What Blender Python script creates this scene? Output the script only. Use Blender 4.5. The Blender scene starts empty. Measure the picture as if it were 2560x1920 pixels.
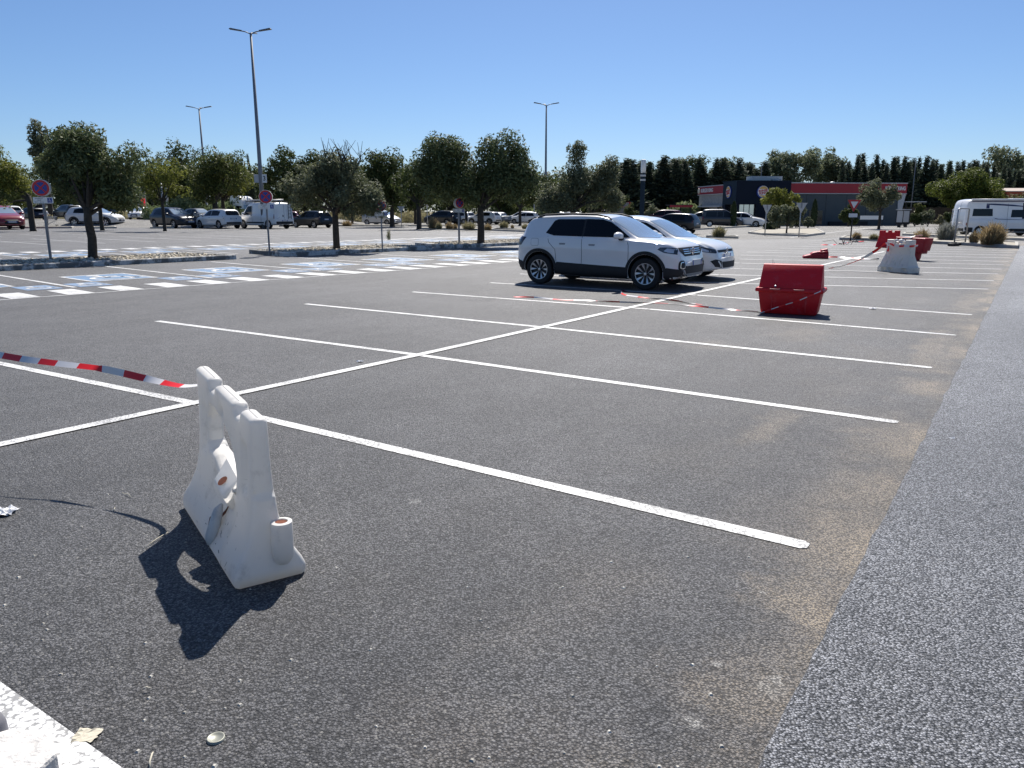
import bpy, bmesh, math, random
import numpy as np
from mathutils import Vector, Matrix, geometry
from mathutils.bvhtree import BVHTree
R = math.radians
SC = bpy.context.scene
COL = SC.collection

# ------------------------------------------------------------------ camera
CAM_H, FPX, PITCH = 1.57, 1923.0, R(12.661)
cd = bpy.data.cameras.new('camera')
cam = bpy.data.objects.new('camera', cd); COL.objects.link(cam)
cd.sensor_width = 36.0; cd.lens = 36.0 * FPX / 2560.0
cd.clip_start = 0.05; cd.clip_end = 3000.0
cam.location = (0, 0, CAM_H)
cam.rotation_euler = (math.pi / 2 - PITCH, 0, 0)
SC.camera = cam

# ------------------------------------------------------------------ light
SUN_AZ, SUN_EL = R(8.0), R(50.0)          # azimuth from +Y towards +X
w = bpy.data.worlds.new('World'); SC.world = w; w.use_nodes = True
nt = w.node_tree
bg = nt.nodes['Background']
sky = nt.nodes.new('ShaderNodeTexSky'); sky.sky_type = 'NISHITA'
sky.sun_disc = False; sky.sun_elevation = SUN_EL; sky.sun_rotation = SUN_AZ
sky.altitude = 2000; sky.air_density = 1.1; sky.dust_density = 2.2; sky.ozone_density = 9.0
nt.links.new(sky.outputs[0], bg.inputs[0]); bg.inputs[1].default_value = 0.0725
sd = bpy.data.lights.new('sun', 'SUN'); sd.energy = 5.0; sd.angle = R(0.5); sd.color = (1.0, 0.95, 0.88)
sun = bpy.data.objects.new('sun', sd); COL.objects.link(sun)
sv = Vector((math.sin(SUN_AZ) * math.cos(SUN_EL), math.cos(SUN_AZ) * math.cos(SUN_EL), math.sin(SUN_EL)))
sun.rotation_euler = sv.to_track_quat('Z', 'Y').to_euler(); sun.location = (0, 0, 60)
SC.view_settings.view_transform = 'Standard'; SC.view_settings.look = 'None'
SC.view_settings.exposure = 0.55; SC.view_settings.gamma = 1.0
SC.cycles.max_bounces = 5; SC.cycles.transparent_max_bounces = 4
SC.cycles.caustics_reflective = False; SC.cycles.caustics_refractive = False

# ------------------------------------------------------------------ survey helpers (photo survey -> world)
def ray(u, v):
    dx = (u - 1280) / FPX; dy = (v - 960) / FPX
    return Vector((dx, math.cos(PITCH) - dy * math.sin(PITCH), -math.sin(PITCH) - dy * math.cos(PITCH)))
def at(u, v, z=0.0):
    d = ray(u, v); t = (z - CAM_H) / d.z
    return Vector((d.x * t, d.y * t, z))
def on_depth(u, v, y):
    d = ray(u, v); t = y / d.y
    return Vector((d.x * t, y, CAM_H + d.z * t))

# ------------------------------------------------------------------ tagging
def tag(o, label=None, cat=None, group=None, kind=None):
    if label: o['label'] = label
    if cat: o['category'] = cat
    if group: o['group'] = group
    if kind: o['kind'] = kind
    return o
def thing(name, label, cat, loc=(0, 0, 0), rz=0.0, group=None, scale=1.0):
    o = bpy.data.objects.new(name, None); COL.objects.link(o)
    o.location = loc; o.rotation_euler = (0, 0, rz); o.scale = (scale,) * 3
    o.empty_display_size = 0.2
    return tag(o, label, cat, group)
def dup(root, parent=None):
    kids = list(root.children)
    c = root.copy(); COL.objects.link(c)
    if parent: c.parent = parent
    for k in kids: dup(k, c)
    return c

# ------------------------------------------------------------------ materials
MATS = {}
def mat(name, col, rough=0.6, metal=0.0, var=0.0, vscale=6.0, bump=0.0, bscale=40.0, coat=0.0, spec=0.5, emit=None, island=0.0):
    if name in MATS: return MATS[name]
    m = bpy.data.materials.new(name); m.use_nodes = True
    n = m.node_tree.nodes; l = m.node_tree.links; b = n['Principled BSDF']
    b.inputs['Base Color'].default_value = (*col, 1); b.inputs['Roughness'].default_value = rough
    b.inputs['Metallic'].default_value = metal; b.inputs['Coat Weight'].default_value = coat
    b.inputs['Coat Roughness'].default_value = 0.04
    b.inputs['Specular IOR Level'].default_value = spec
    tc = n.new('ShaderNodeTexCoord')
    if var > 0:
        no = n.new('ShaderNodeTexNoise'); no.inputs['Scale'].default_value = vscale; no.inputs['Detail'].default_value = 6
        l.new(tc.outputs['Object'], no.inputs['Vector'])
        mr = n.new('ShaderNodeMapRange'); mr.inputs[1].default_value = .3; mr.inputs[2].default_value = .7
        mr.inputs[3].default_value = 1 - var; mr.inputs[4].default_value = 1 + var
        l.new(no.outputs[0], mr.inputs[0])
        mx = n.new('ShaderNodeVectorMath'); mx.operation = 'SCALE'; mx.inputs[0].default_value = col
        l.new(mr.outputs[0], mx.inputs['Scale']); l.new(mx.outputs[0], b.inputs['Base Color'])
    if island > 0:
        ge = n.new('ShaderNodeNewGeometry')
        mr = n.new('ShaderNodeMapRange'); mr.inputs[3].default_value = 1 - island; mr.inputs[4].default_value = 1 + island
        l.new(ge.outputs['Random Per Island'], mr.inputs[0])
        mx = n.new('ShaderNodeVectorMath'); mx.operation = 'SCALE'; mx.inputs[0].default_value = col
        l.new(mr.outputs[0], mx.inputs['Scale']); l.new(mx.outputs[0], b.inputs['Base Color'])
    if bump > 0:
        no = n.new('ShaderNodeTexNoise'); no.inputs['Scale'].default_value = bscale; no.inputs['Detail'].default_value = 4
        l.new(tc.outputs['Object'], no.inputs['Vector'])
        bp = n.new('ShaderNodeBump'); bp.inputs['Strength'].default_value = bump; bp.inputs['Distance'].default_value = .01
        l.new(no.outputs[0], bp.inputs['Height']); l.new(bp.outputs[0], b.inputs['Normal'])
    if emit:
        b.inputs['Emission Color'].default_value = (*emit, 1); b.inputs['Emission Strength'].default_value = 1
    MATS[name] = m
    return m
def leaf_mat(name, c1, c2, trans=0.25, gloss=0.45):
    if name in MATS: return MATS[name]
    m = bpy.data.materials.new(name); m.use_nodes = True
    n = m.node_tree.nodes; l = m.node_tree.links; b = n['Principled BSDF']
    ge = n.new('ShaderNodeNewGeometry')
    ramp = n.new('ShaderNodeValToRGB')
    ramp.color_ramp.elements[0].color = (*c1, 1); ramp.color_ramp.elements[1].color = (*c2, 1)
    l.new(ge.outputs['Random Per Island'], ramp.inputs[0])
    l.new(ramp.outputs[0], b.inputs['Base Color']); b.inputs['Roughness'].default_value = gloss
    b.inputs['Specular IOR Level'].default_value = 0.22
    tr = n.new('ShaderNodeBsdfTranslucent'); l.new(ramp.outputs[0], tr.inputs[0])
    mx = n.new('ShaderNodeMixShader'); mx.inputs[0].default_value = trans
    l.new(b.outputs[0], mx.inputs[1]); l.new(tr.outputs[0], mx.inputs[2])
    l.new(mx.outputs[0], n['Material Output'].inputs[0])
    MATS[name] = m
    return m

# ------------------------------------------------------------------ mesh builder
class MB:
    def __init__(s): s.v = []; s.f = []; s.mi = []
    def add(s, vs, fs, m=0, M=None):
        o = len(s.v)
        s.v += [tuple(M @ Vector(p)) if M else tuple(p) for p in vs]
        s.f += [tuple(i + o for i in f) for f in fs]; s.mi += [m] * len(fs)
        return s
    def box(s, c, d, rz=0.0, m=0, M=None):
        x, y, z = d[0] / 2, d[1] / 2, d[2] / 2
        ca, sa = math.cos(rz), math.sin(rz)
        vs = [(c[0] + ca * a * x - sa * b * y, c[1] + sa * a * x + ca * b * y, c[2] + e * z) for e in (-1, 1) for a, b in ((-1, -1), (1, -1), (1, 1), (-1, 1))]
        return s.add(vs, [(3, 2, 1, 0), (4, 5, 6, 7), (0, 1, 5, 4), (1, 2, 6, 5), (2, 3, 7, 6), (3, 0, 4, 7)], m, M)
    def tube(s, pts, rad, n=8, m=0, cap=True, M=None):
        pts = [Vector(p) for p in pts]; k = len(pts)
        if not hasattr(rad, '__len__'): rad = [rad] * k
        vs = []; fs = []; prev = None
        for i, p in enumerate(pts):
            t = (pts[min(i + 1, k - 1)] - pts[max(i - 1, 0)]).normalized()
            a = prev if prev else (Vector((1, 0, 0)) if abs(t.x) < .8 else Vector((0, 1, 0)))
            u = (a - t * a.dot(t)).normalized(); prev = u; w_ = t.cross(u)
            for j in range(n):
                g = 2 * math.pi * j / n
                vs.append(p + (u * math.cos(g) + w_ * math.sin(g)) * rad[i])
        for i in range(k - 1):
            for j in range(n):
                fs.append((i * n + j, i * n + (j + 1) % n, (i + 1) * n + (j + 1) % n, (i + 1) * n + j))
        if cap: fs += [tuple(range(n))[::-1], tuple((k - 1) * n + j for j in range(n))]
        return s.add(vs, fs, m, M)
    def prism(s, poly, z0, z1, m=0, M=None):
        n = len(poly); vs = [(x, y, z0) for x, y in poly] + [(x, y, z1) for x, y in poly]
        fs = [tuple(range(n))[::-1], tuple(range(n, 2 * n))] + [(i, (i + 1) % n, n + (i + 1) % n, n + i) for i in range(n)]
        return s.add(vs, fs, m, M)
    def flat(s, poly, z=0.0, m=0, M=None):
        return s.add([(x, y, z) for x, y in poly], [tuple(range(len(poly)))], m, M)
    def lathe(s, prof, n=24, m=0, M=None):
        vs = []; fs = []; k = len(prof)
        for i in range(n):
            a = 2 * math.pi * i / n
            vs += [(r * math.cos(a), r * math.sin(a), z) for r, z in prof]
        for i in range(n):
            for j in range(k - 1):
                fs.append((i * k + j, ((i + 1) % n) * k + j, ((i + 1) % n) * k + j + 1, i * k + j + 1))
        return s.add(vs, fs, m, M)
    def ball(s, c, r, m=0, nu=12, nv=8):
        r = r if hasattr(r, '__len__') else (r, r, r)
        vs = []; fs = []
        for i in range(nv + 1):
            p = math.pi * i / nv
            for j in range(nu):
                a = 2 * math.pi * j / nu
                vs.append((c[0] + r[0] * math.sin(p) * math.cos(a), c[1] + r[1] * math.sin(p) * math.sin(a), c[2] + r[2] * math.cos(p)))
        for i in range(nv):
            for j in range(nu):
                fs.append((i * nu + j, (i + 1) * nu + j, (i + 1) * nu + (j + 1) % nu, i * nu + (j + 1) % nu))
        return s.add(vs, fs, m)
    def build(s, name, mats, parent=None, smooth=False, bevel=0.0, angle=None, weld=False):
        me = bpy.data.meshes.new(name); me.from_pydata(s.v, [], s.f)
        mats = mats if isinstance(mats, (list, tuple)) else [mats]
        for m in mats: me.materials.append(m)
        if len(mats) > 1: me.polygons.foreach_set('material_index', s.mi)
        if bevel > 0 or weld:
            bm = bmesh.new(); bm.from_mesh(me)
            bmesh.ops.remove_doubles(bm, verts=bm.verts, dist=1e-5)
            if bevel > 0:
                es = [e for e in bm.edges if len(e.link_faces) == 2 and e.calc_face_angle(0) > .6]
                bmesh.ops.bevel(bm, geom=es, offset=bevel, segments=2, affect='EDGES', profile=.6, clamp_overlap=True)
            bm.to_mesh(me); bm.free()
        if smooth: me.polygons.foreach_set('use_smooth', [True] * len(me.polygons))
        if smooth and angle: 
            try: me.set_sharp_from_angle(angle=angle)
            except Exception: pass
        me.update()
        o = bpy.data.objects.new(name, me); COL.objects.link(o)
        if parent: o.parent = parent
        return o

def text_obj(txt, size, m, parent, M, name='lettering', ext=0.01, align='CENTER', bold=0.0, shear=0.0, sx=1.0):
    cu = bpy.data.curves.new('t', 'FONT'); cu.body = txt; cu.size = size; cu.extrude = ext
    cu.align_x = align; cu.align_y = 'CENTER'; cu.offset = bold; cu.shear = shear; cu.resolution_u = 3
    o = bpy.data.objects.new('t', cu); COL.objects.link(o)
    me = bpy.data.meshes.new_from_object(o.evaluated_get(bpy.context.evaluated_depsgraph_get()))
    bpy.data.objects.remove(o); bpy.data.curves.remove(cu)
    me.transform(M @ Matrix.Diagonal((sx, 1, 1, 1))); me.materials.clear(); me.materials.append(m)
    ob = bpy.data.objects.new(name, me); COL.objects.link(ob); ob.parent = parent
    return ob
def frame(o, ex, ey):
    ex = Vector(ex).normalized(); ey = Vector(ey).normalized(); ez = ex.cross(ey)
    return Matrix(((ex.x, ey.x, ez.x, o[0]), (ex.y, ey.y, ez.y, o[1]), (ex.z, ey.z, ez.z, o[2]), (0, 0, 0, 1)))
def strip_poly(a, b, wd):
    a = Vector(a[:2]); b = Vector(b[:2]); d = (b - a).normalized(); n = Vector((-d.y, d.x)) * wd / 2
    return [(a - n)[:], (b - n)[:], (b + n)[:], (a + n)[:]]


# ------------------------------------------------------------------ ground
def dotn(n, l, src, vec, off):
    d = n.new('ShaderNodeVectorMath'); d.operation = 'DOT_PRODUCT'; d.inputs[1].default_value = vec
    l.new(src, d.inputs[0])
    a = n.new('ShaderNodeMath'); a.operation = 'ADD'; a.inputs[1].default_value = off
    l.new(d.outputs['Value'], a.inputs[0]); return a.outputs[0]
def mathn(n, l, op, a, b=None, clamp=False):
    m = n.new('ShaderNodeMath'); m.operation = op; m.use_clamp = clamp
    for i, x in enumerate((a, b)):
        if x is None: continue
        if hasattr(x, 'links'): l.new(x, m.inputs[i])
        else: m.inputs[i].default_value = x
    return m.outputs[0]
def rng(n, l, x, a, b, c, d, smooth=True):
    m = n.new('ShaderNodeMapRange'); m.interpolation_type = 'SMOOTHSTEP' if smooth else 'LINEAR'
    for i, q in zip((1, 2, 3, 4), (a, b, c, d)): m.inputs[i].default_value = q
    l.new(x, m.inputs[0]); return m.outputs[0]
def noise(n, l, vec, scale, det=4, rough=.55):
    t = n.new('ShaderNodeTexNoise'); t.inputs['Scale'].default_value = scale; t.inputs['Detail'].default_value = det
    t.inputs['Roughness'].default_value = rough; l.new(vec, t.inputs['Vector']); return t.outputs[0]
def vor(n, l, vec, scale, feat='F1', out='Distance'):
    t = n.new('ShaderNodeTexVoronoi'); t.inputs['Scale'].default_value = scale; t.feature = feat
    l.new(vec, t.inputs['Vector']); return t.outputs[out]
def mix(n, l, f, a, b):
    m = n.new('ShaderNodeMix'); m.data_type = 'RGBA'
    if hasattr(f, 'links'): l.new(f, m.inputs[0])
    else: m.inputs[0].default_value = f
    for i, x in ((6, a), (7, b)):
        if hasattr(x, 'links'): l.new(x, m.inputs[i])
        else: m.inputs[i].default_value = (*x, 1)
    return m.outputs[2]

E0p, E1p = at(1898, 1920), at(2488, 741)          # border between the old and the new asphalt
ED = (E1p - E0p).normalized(); EN = Vector((-ED.y, ED.x, 0))   # EN points to the old asphalt

def asphalt(name, base, agg, cell, rough, sand, gloss=0.5, bump=.6, tint=(1, 1, 1.04), macro=.2, gap=.3):
    m = bpy.data.materials.new(name); m.use_nodes = True
    n = m.node_tree.nodes; l = m.node_tree.links; b = n['Principled BSDF']
    P_ = n.new('ShaderNodeTexCoord').outputs['Object']
    cellc = vor(n, l, P_, cell, 'F1', 'Color')
    sep = n.new('ShaderNodeSeparateColor'); l.new(cellc, sep.inputs[0])
    dist = vor(n, l, P_, cell, 'F1', 'Distance')
    fine = noise(n, l, P_, 260, 3)
    mac = noise(n, l, P_, .35, 5); mid = noise(n, l, P_, 3.0, 5, .65)
    lum = rng(n, l, sep.outputs[0], 0, 1, 1 - agg, 1 + agg, False)
    lum = mathn(n, l, 'MULTIPLY', lum, rng(n, l, dist, .3, .72, 1.2, gap))  # shade in the gaps between the stones is painted darker
    lum = mathn(n, l, 'MULTIPLY', lum, rng(n, l, fine, .3, .7, .7, 1.3))
    lum = mathn(n, l, 'MULTIPLY', lum, rng(n, l, noise(n, l, P_, 34, 3, .7), .3, .7, .84, 1.16))
    lum = mathn(n, l, 'MULTIPLY', lum, rng(n, l, mac, .3, .7, 1 - macro, 1 + macro))
    cw = n.new('ShaderNodeCombineXYZ')                       # worn wheel paths along the aisle
    l.new(mathn(n, l, 'MULTIPLY', dotn(n, l, P_, EN, 0), 1.1), cw.inputs[0]); l.new(mathn(n, l, 'MULTIPLY', dotn(n, l, P_, ED, 0), .07), cw.inputs[1])
    lum = mathn(n, l, 'MULTIPLY', lum, rng(n, l, noise(n, l, cw.outputs[0], 1.3, 4, .6), .3, .7, .90, 1.10))
    lum = mathn(n, l, 'MULTIPLY', lum, rng(n, l, mid, .25, .75, 1 - macro * .7, 1 + macro * .7))
    sc = n.new('ShaderNodeVectorMath'); sc.operation = 'SCALE'; sc.inputs[0].default_value = [base * t for t in tint]
    l.new(lum, sc.inputs['Scale']); col = sc.outputs[0]
    # old oil drips
    ov = vor(n, l, P_, .42, 'F1', 'Distance'); oc = n.new('ShaderNodeSeparateColor'); l.new(vor(n, l, P_, .42, 'F1', 'Color'), oc.inputs[0])
    orad = mathn(n, l, 'MULTIPLY', oc.outputs[1], .085)
    oil = rng(n, l, mathn(n, l, 'DIVIDE', mathn(n, l, 'ADD', ov, rng(n, l, noise(n, l, P_, 9, 3), .3, .7, -.02, .02)), mathn(n, l, 'ADD', orad, .004)), .35, 1.1, .30, 0)
    oil = mathn(n, l, 'MULTIPLY', oil, mathn(n, l, 'GREATER_THAN', oc.outputs[0], .5))
    col = mix(n, l, oil, col, (.02, .02, .022))
    # light stones scattered in the mix
    st = rng(n, l, sep.outputs[1], .965, .985, 0, 1)
    col = mix(n, l, mathn(n, l, 'MULTIPLY', st, .55), col, (.30, .29, .27))
    if sand:
        dv = dotn(n, l, P_, EN, -EN.dot(E0p))
        along = dotn(n, l, P_, ED, -ED.dot(E0p))
        cmb = n.new('ShaderNodeCombineXYZ'); l.new(dv, cmb.inputs[0])
        l.new(mathn(n, l, 'MULTIPLY', along, .28), cmb.inputs[1])
        streak = noise(n, l, cmb.outputs[0], 1.7, 5, .6)
        patch = noise(n, l, P_, .9, 4, .6)
        f = mathn(n, l, 'ADD', rng(n, l, dv, .02, .55, .95, 0.0), rng(n, l, dv, .1, 2.6, .24, 0.0))
        f = mathn(n, l, 'MULTIPLY', f, rng(n, l, streak, .36, .62, .3, 1.0))
        f = mathn(n, l, 'MULTIPLY', f, rng(n, l, patch, .38, .62, .12, 1.0))
        # two heavy drifts of sand, and wheel tracks further on
        for (pu, pv, rx, ry, amt) in ((2035, 1525, .34, .36, 1.0), (2270, 1108, .5, .9, .7), (1950, 1740, .35, .5, .55), (1925, 1063, .2, .7, .55), (2330, 870, .25, 2.6, .55), (2420, 760, .3, 3.5, .5), (1790, 865, .5, .4, .35), (2010, 835, .5, .8, .25)):
            c = at(pu, pv)
            a1 = mathn(n, l, 'DIVIDE', dotn(n, l, P_, EN, -EN.dot(c)), rx)
            a2 = mathn(n, l, 'DIVIDE', dotn(n, l, P_, ED, -ED.dot(c)), ry)
            q = mathn(n, l, 'SQRT', mathn(n, l, 'ADD', mathn(n, l, 'MULTIPLY', a1, a1), mathn(n, l, 'MULTIPLY', a2, a2)))
            q = mathn(n, l, 'ADD', q, rng(n, l, noise(n, l, P_, 2.6, 5, .65), .2, .8, -.55, .55))
            f = mathn(n, l, 'MAXIMUM', f, rng(n, l, q, .1, 1.15, amt, 0))
        grain = rng(n, l, dist, .2, .62, 1.0, .2)
        f = mathn(n, l, 'MULTIPLY', mathn(n, l, 'MULTIPLY', f, grain), sand, True)
        col = mix(n, l, f, col, (.43, .35, .25))
        for (pu, pv, rr_) in ((1733, 1806, .035), (1925, 1722, .06), (1940, 1700, .03), (1796, 1660, .022), (1908, 1482, .018), (1037, 1254, .05)):   # spilt white paint
            c = at(pu, pv); dd = n.new('ShaderNodeVectorMath'); dd.operation = 'DISTANCE'; dd.inputs[1].default_value = c; l.new(P_, dd.inputs[0])
            q = mathn(n, l, 'ADD', mathn(n, l, 'DIVIDE', dd.outputs['Value'], rr_), rng(n, l, noise(n, l, P_, 30, 4, .7), .3, .7, -.5, .5))
            col = mix(n, l, mathn(n, l, 'MULTIPLY', rng(n, l, q, .3, 1.1, .8 if rr_ < .05 else .45, 0), grain), col, (.50, .49, .46))
        # chewing gum and paint drops
        g = vor(n, l, P_, 1.15, 'F1', 'Distance')
        gc = n.new('ShaderNodeSeparateColor'); l.new(vor(n, l, P_, 1.15, 'F1', 'Color'), gc.inputs[0])
        gw = mathn(n, l, 'MULTIPLY', gc.outputs[2], .030)
        spot = mathn(n, l, 'LESS_THAN', g, gw)
        spot = mathn(n, l, 'MULTIPLY', spot, mathn(n, l, 'GREATER_THAN', gc.outputs[0], .45))
        col = mix(n, l, mathn(n, l, 'MULTIPLY', spot, .6), col, (.32, .31, .29))
    l.new(col, b.inputs['Base Color'])
    b.inputs['Roughness'].default_value = rough; b.inputs['Specular IOR Level'].default_value = gloss
    bp = n.new('ShaderNodeBump'); bp.inputs['Strength'].default_value = bump; bp.inputs['Distance'].default_value = .008
    hh = mathn(n, l, 'SUBTRACT', rng(n, l, fine, .2, .8, 0, .5), dist)
    l.new(hh, bp.inputs['Height']); l.new(bp.outputs[0], b.inputs['Normal'])
    return m
M_OLD = asphalt('old_asphalt', .100, .62, 112, .62, 1.0, .5, .9)
M_NEW = asphalt('new_asphalt', .255, .75, 118, .5, 0, .5, 1.0, (1, 1.015, 1.07), .14, .12)
M_PALE = asphalt('pale_ground', .26, .2, 60, .85, 0, .3, .2, (1.03, 1.0, .94), .12)
M_MIDL = asphalt('worn_asphalt', .13, .3, 80, .75, 0, .4, .3, (1, 1, 1.02), .12)

def paint(name, col, wear=.35):
    m = bpy.data.materials.new(name); m.use_nodes = True
    n = m.node_tree.nodes; l = m.node_tree.links; b = n['Principled BSDF']
    P_ = n.new('ShaderNodeTexCoord').outputs['Object']
    a = vor(n, l, P_, 62, 'F1', 'Distance'); mac = noise(n, l, P_, 2.2, 5, .65); fi = noise(n, l, P_, 55, 3)
    f = rng(n, l, mathn(n, l, 'ADD', a, rng(n, l, mac, .3, .7, -.16, .2)), .55, .75, 0, wear)
    f = mathn(n, l, 'MAXIMUM', f, rng(n, l, mathn(n, l, 'ADD', fi, rng(n, l, mac, .3, .75, -.1, .12)), .62, .70, 0, wear))
    dk = [.10 + .1 * c for c in col]
    l.new(mix(n, l, f, col, dk), b.inputs['Base Color']); b.inputs['Roughness'].default_value = .6
    bp = n.new('ShaderNodeBump'); bp.inputs['Strength'].default_value = .35; bp.inputs['Distance'].default_value = .006
    l.new(mathn(n, l, 'SUBTRACT', fi, a), bp.inputs['Height']); l.new(bp.outputs[0], b.inputs['Normal'])
    return m
M_WHITE = paint('white_road_paint', (.64, .64, .63), .8)
M_WORNW = paint('worn_road_paint', (.52, .52, .51), .8)
M_BLUE = paint('blue_road_paint', (.105, .205, .35), .4)
M_LBLUE = paint('pale_blue_road_paint', (.16, .25, .39), .5)

def ground_sheet(name, poly, z, m):
    mb = MB(); mb.flat([p[:2] for p in poly], z)
    return tag(mb.build(name, m), kind='structure')
ground_sheet('ground', [(-900, -40), (900, -40), (900, 1500), (-900, 1500)], 0.0, M_OLD)
nb = [E0p - ED * 6, E0p + ED * 41, E0p + ED * 41 - EN * 60, E0p - ED * 6 - EN * 60]
# slightly ragged border of the fresh layer
rr = random.Random(4)
edge = []
for i in range(380):
    t = -6 + 47 * i / 379
    edge.append(E0p + ED * t + EN * (rr.uniform(-.006, .006) + .004 * math.sin(t * 1.3) + .004 * math.sin(t * 7.1)))
mb = MB()
top = [(p.x, p.y, .012) for p in edge]; low = [(p.x + EN.x * .006, p.y + EN.y * .006, .0) for p in edge]
k = len(edge)
mb.add(top + low, [(i, i + 1, k + i + 1, k + i) for i in range(k - 1)])
mb.add(top + [(q.x, q.y, .012) for q in (nb[2], nb[3])], [tuple(range(k)) + (k, k + 1)])
tag(mb.build('road', M_NEW), kind='structure')
ground_sheet('service_road', [at(1500, 589), at(1800, 599), at(2060, 596), at(2110, 592), at(2700, 606), (90, 60), (120, 160), (-10, 160), (-5, 62)], .006, M_PALE)
def bank_z(x, y):                                            # the ground climbs a little behind the left car rows
    a = min(1, max(0, (y - 78.5) / 6)); b = min(1, max(0, (-19 - x) / 6))
    return .006 + .62 * a * a * (3 - 2 * a) * b * b * (3 - 2 * b)
xs_ = [-180, -60, -45, -35, -30, -27, -25, -23, -21, -19, -12, -6]; ys_ = [76.5, 78.5, 80, 81.5, 83, 84.5, 90, 120, 170]
mb = MB(); mb.add([(x, y, bank_z(x, y)) for y in ys_ for x in xs_], [(j * 12 + i, j * 12 + i + 1, j * 12 + i + 13, j * 12 + i + 12) for j in range(8) for i in range(11)])
tag(mb.build('pavement', M_PALE, None, True), kind='structure')
ground_sheet('yard', [(-900, 150), (900, 150), (900, 1400), (-900, 1400)], .01, mat('dry_soil', (.2, .16, .09), .95, var=.3, vscale=.2))

LINES = MB(); OLDL = MB()
def line(pts, wd=.10, z=.004, mb=None, rnd=True):
    mb = mb or LINES
    P3 = [at(*p) if len(p) == 2 else Vector(p) for p in pts]
    for a, b in zip(P3[:-1], P3[1:]):
        q = strip_poly(a, b, wd)
        if rnd:
            d = (b - a).normalized() * wd * .28
            n_ = Vector((-d.y, d.x, 0)) / .28 * .36
            e1, e2 = b.xy + d.xy, b.xy
            q = [q[0], q[1], (e1 - n_.xy * .75)[:], (e1 + n_.xy * .75)[:], q[2], q[3]]
        mb.flat(q, z)
line([(-260, 1171), (0, 1113), (1047, 888), (1898, 697), (2211, 629)], .115, .008, rnd=False)
for seg in ([(-420, 830), (0, 909), (497, 1011)], [(497, 1009), (2006, 1363)], [(393, 803), (1047, 888)], [(1047, 888), (2235, 1055)], [(764, 760), (1354, 818)], [(1354, 818), (2322, 919)],
            [(1032, 730), (1620, 773)], [(1620, 773), (2384, 838)], [(1226, 707), (1740, 738)], [(1740, 738), (2425, 787)], [(1300, 685), (1706, 706)], [(1706, 706), (2467, 723)],
            [(1360, 669), (1798, 687)], [(1798, 687), (2481, 702)], [(1430, 652), (1850, 672)], [(1850, 672), (2492, 685)], [(1640, 648), (1850, 658)], [(1850, 658), (2501, 673)], [(1850, 648), (2508, 662)],
            [(1852, 638), (2518, 654)], [(1866, 630), (2523, 645)], [(1912, 626), (2529, 638)], [(1951, 621), (2534, 632)], [(1985, 616), (2536, 627)], [(2020, 611), (2310, 618)]):
    line(seg, .10 if seg[0][1] > 700 else .11)
# broad worn line at the near left corner
LINES.flat([at(-90, 1642).xy[:], at(470, 2038).xy[:], at(270, 2020).xy[:], at(84, 1880).xy[:], at(11, 1825).xy[:], at(-90, 1748).xy[:]], .004)

# rows of the disabled bays: r runs along the row, b from the island towards the camera
RO = Vector((-9.29, 16.33)); RV = Vector((.653, .757)); BV = Vector((.757, -.653))
def rf(r, b): return (RO + RV * r + BV * b)[:]
def rquad(r0, r1, b0, b1): return [rf(r0, b0), rf(r0, b1), rf(r1, b1), rf(r1, b0)]
STR = MB(); PAN = MB(); ICO = MB(); SML = MB()
def chair_icon(mb, M, m=0, k=24):
    def seg(a, b, wd): mb.flat(strip_poly(a, b, wd), 0, m, M)
    mb.flat([(-.06 + .085 * math.cos(t * math.pi / 8), .38 + .085 * math.sin(t * math.pi / 8)) for t in range(16)], 0, m, M)
    seg((-.06, .28), (-.02, -.06), .10); seg((-.065, -.03), (.2, -.03), .08); seg((.18, .0), (.28, -.32), .08); seg((.25, -.3), (.38, -.26), .07); seg((-.03, .13), (.17, .13), .07)
    arc = [R(115 + 235 * i / k) for i in range(k + 1)]
    for a, b in zip(arc[:-1], arc[1:]):
        mb.flat([(r_ * math.cos(t) + .0, r_ * math.sin(t) - .16) for r_, t in ((.29, a), (.29, b), (.22, b), (.22, a))], 0, m, M)
def icon_M(r, b, size, z, flip=1):
    o = rf(r, b); up = Vector((*(-BV * flip), 0)); ex = Vector((*(-RV * flip), 0))
    ex = Vector((up.y, -up.x, 0))
    return frame((o[0], o[1], z), ex, up) @ Matrix.Scale(size, 4)
for side in (0, 1):
    fb = (lambda b: b) if not side else (lambda b: -15.4 - b)
    fl = 1 if not side else -1
    r = -22.0
    while r < (27 if not side else 40):
        a, b = sorted((fb(.42), fb(1.57)))
        STR.flat(rquad(r, r + .49, a, b)[::1], .006); r += .97
    a, b = sorted((fb(1.57), fb(1.64))); STR.flat(rquad(-22, 27 if not side else 40, a, b), .005)
    for i in range(-6, 9 if not side else 12):
        r0 = 3.08 * i
        p, q = rf(r0, fb(.12)), rf(r0, fb(-6.0 if i not in (2,) else -5.7))
        LINES.flat(strip_poly(p, q, .10), .006)
        rc = r0 + 1.55
        a, b = sorted((fb(-3.05), fb(-1.05)))
        for (r_a, r_b, b_a, b_b) in ((rc - .78, rc + .78, a, a + .1), (rc - .78, rc + .78, b - .1, b), (rc - .78, rc - .7, a + .1, b - .1), (rc + .7, rc + .78, a + .1, b - .1)):
            ICO.flat(rquad(r_a, r_b, b_a, b_b), .006)
        PAN.flat(rquad(rc - .70, rc + .70, a + .1, b - .1), .004)
        chair_icon(ICO, icon_M(rc, (a + b) / 2, 1.75, .008, fl))
        for dr in (-.55, .46):
            a, b = sorted((fb(-.92), fb(.10)))
            SML.flat(rquad(r0 + dr - .34, r0 + dr + .34, a, b), .0045)
            chair_icon(ICO, icon_M(r0 + dr, (a + b) / 2, .85, .0085, fl))
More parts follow.
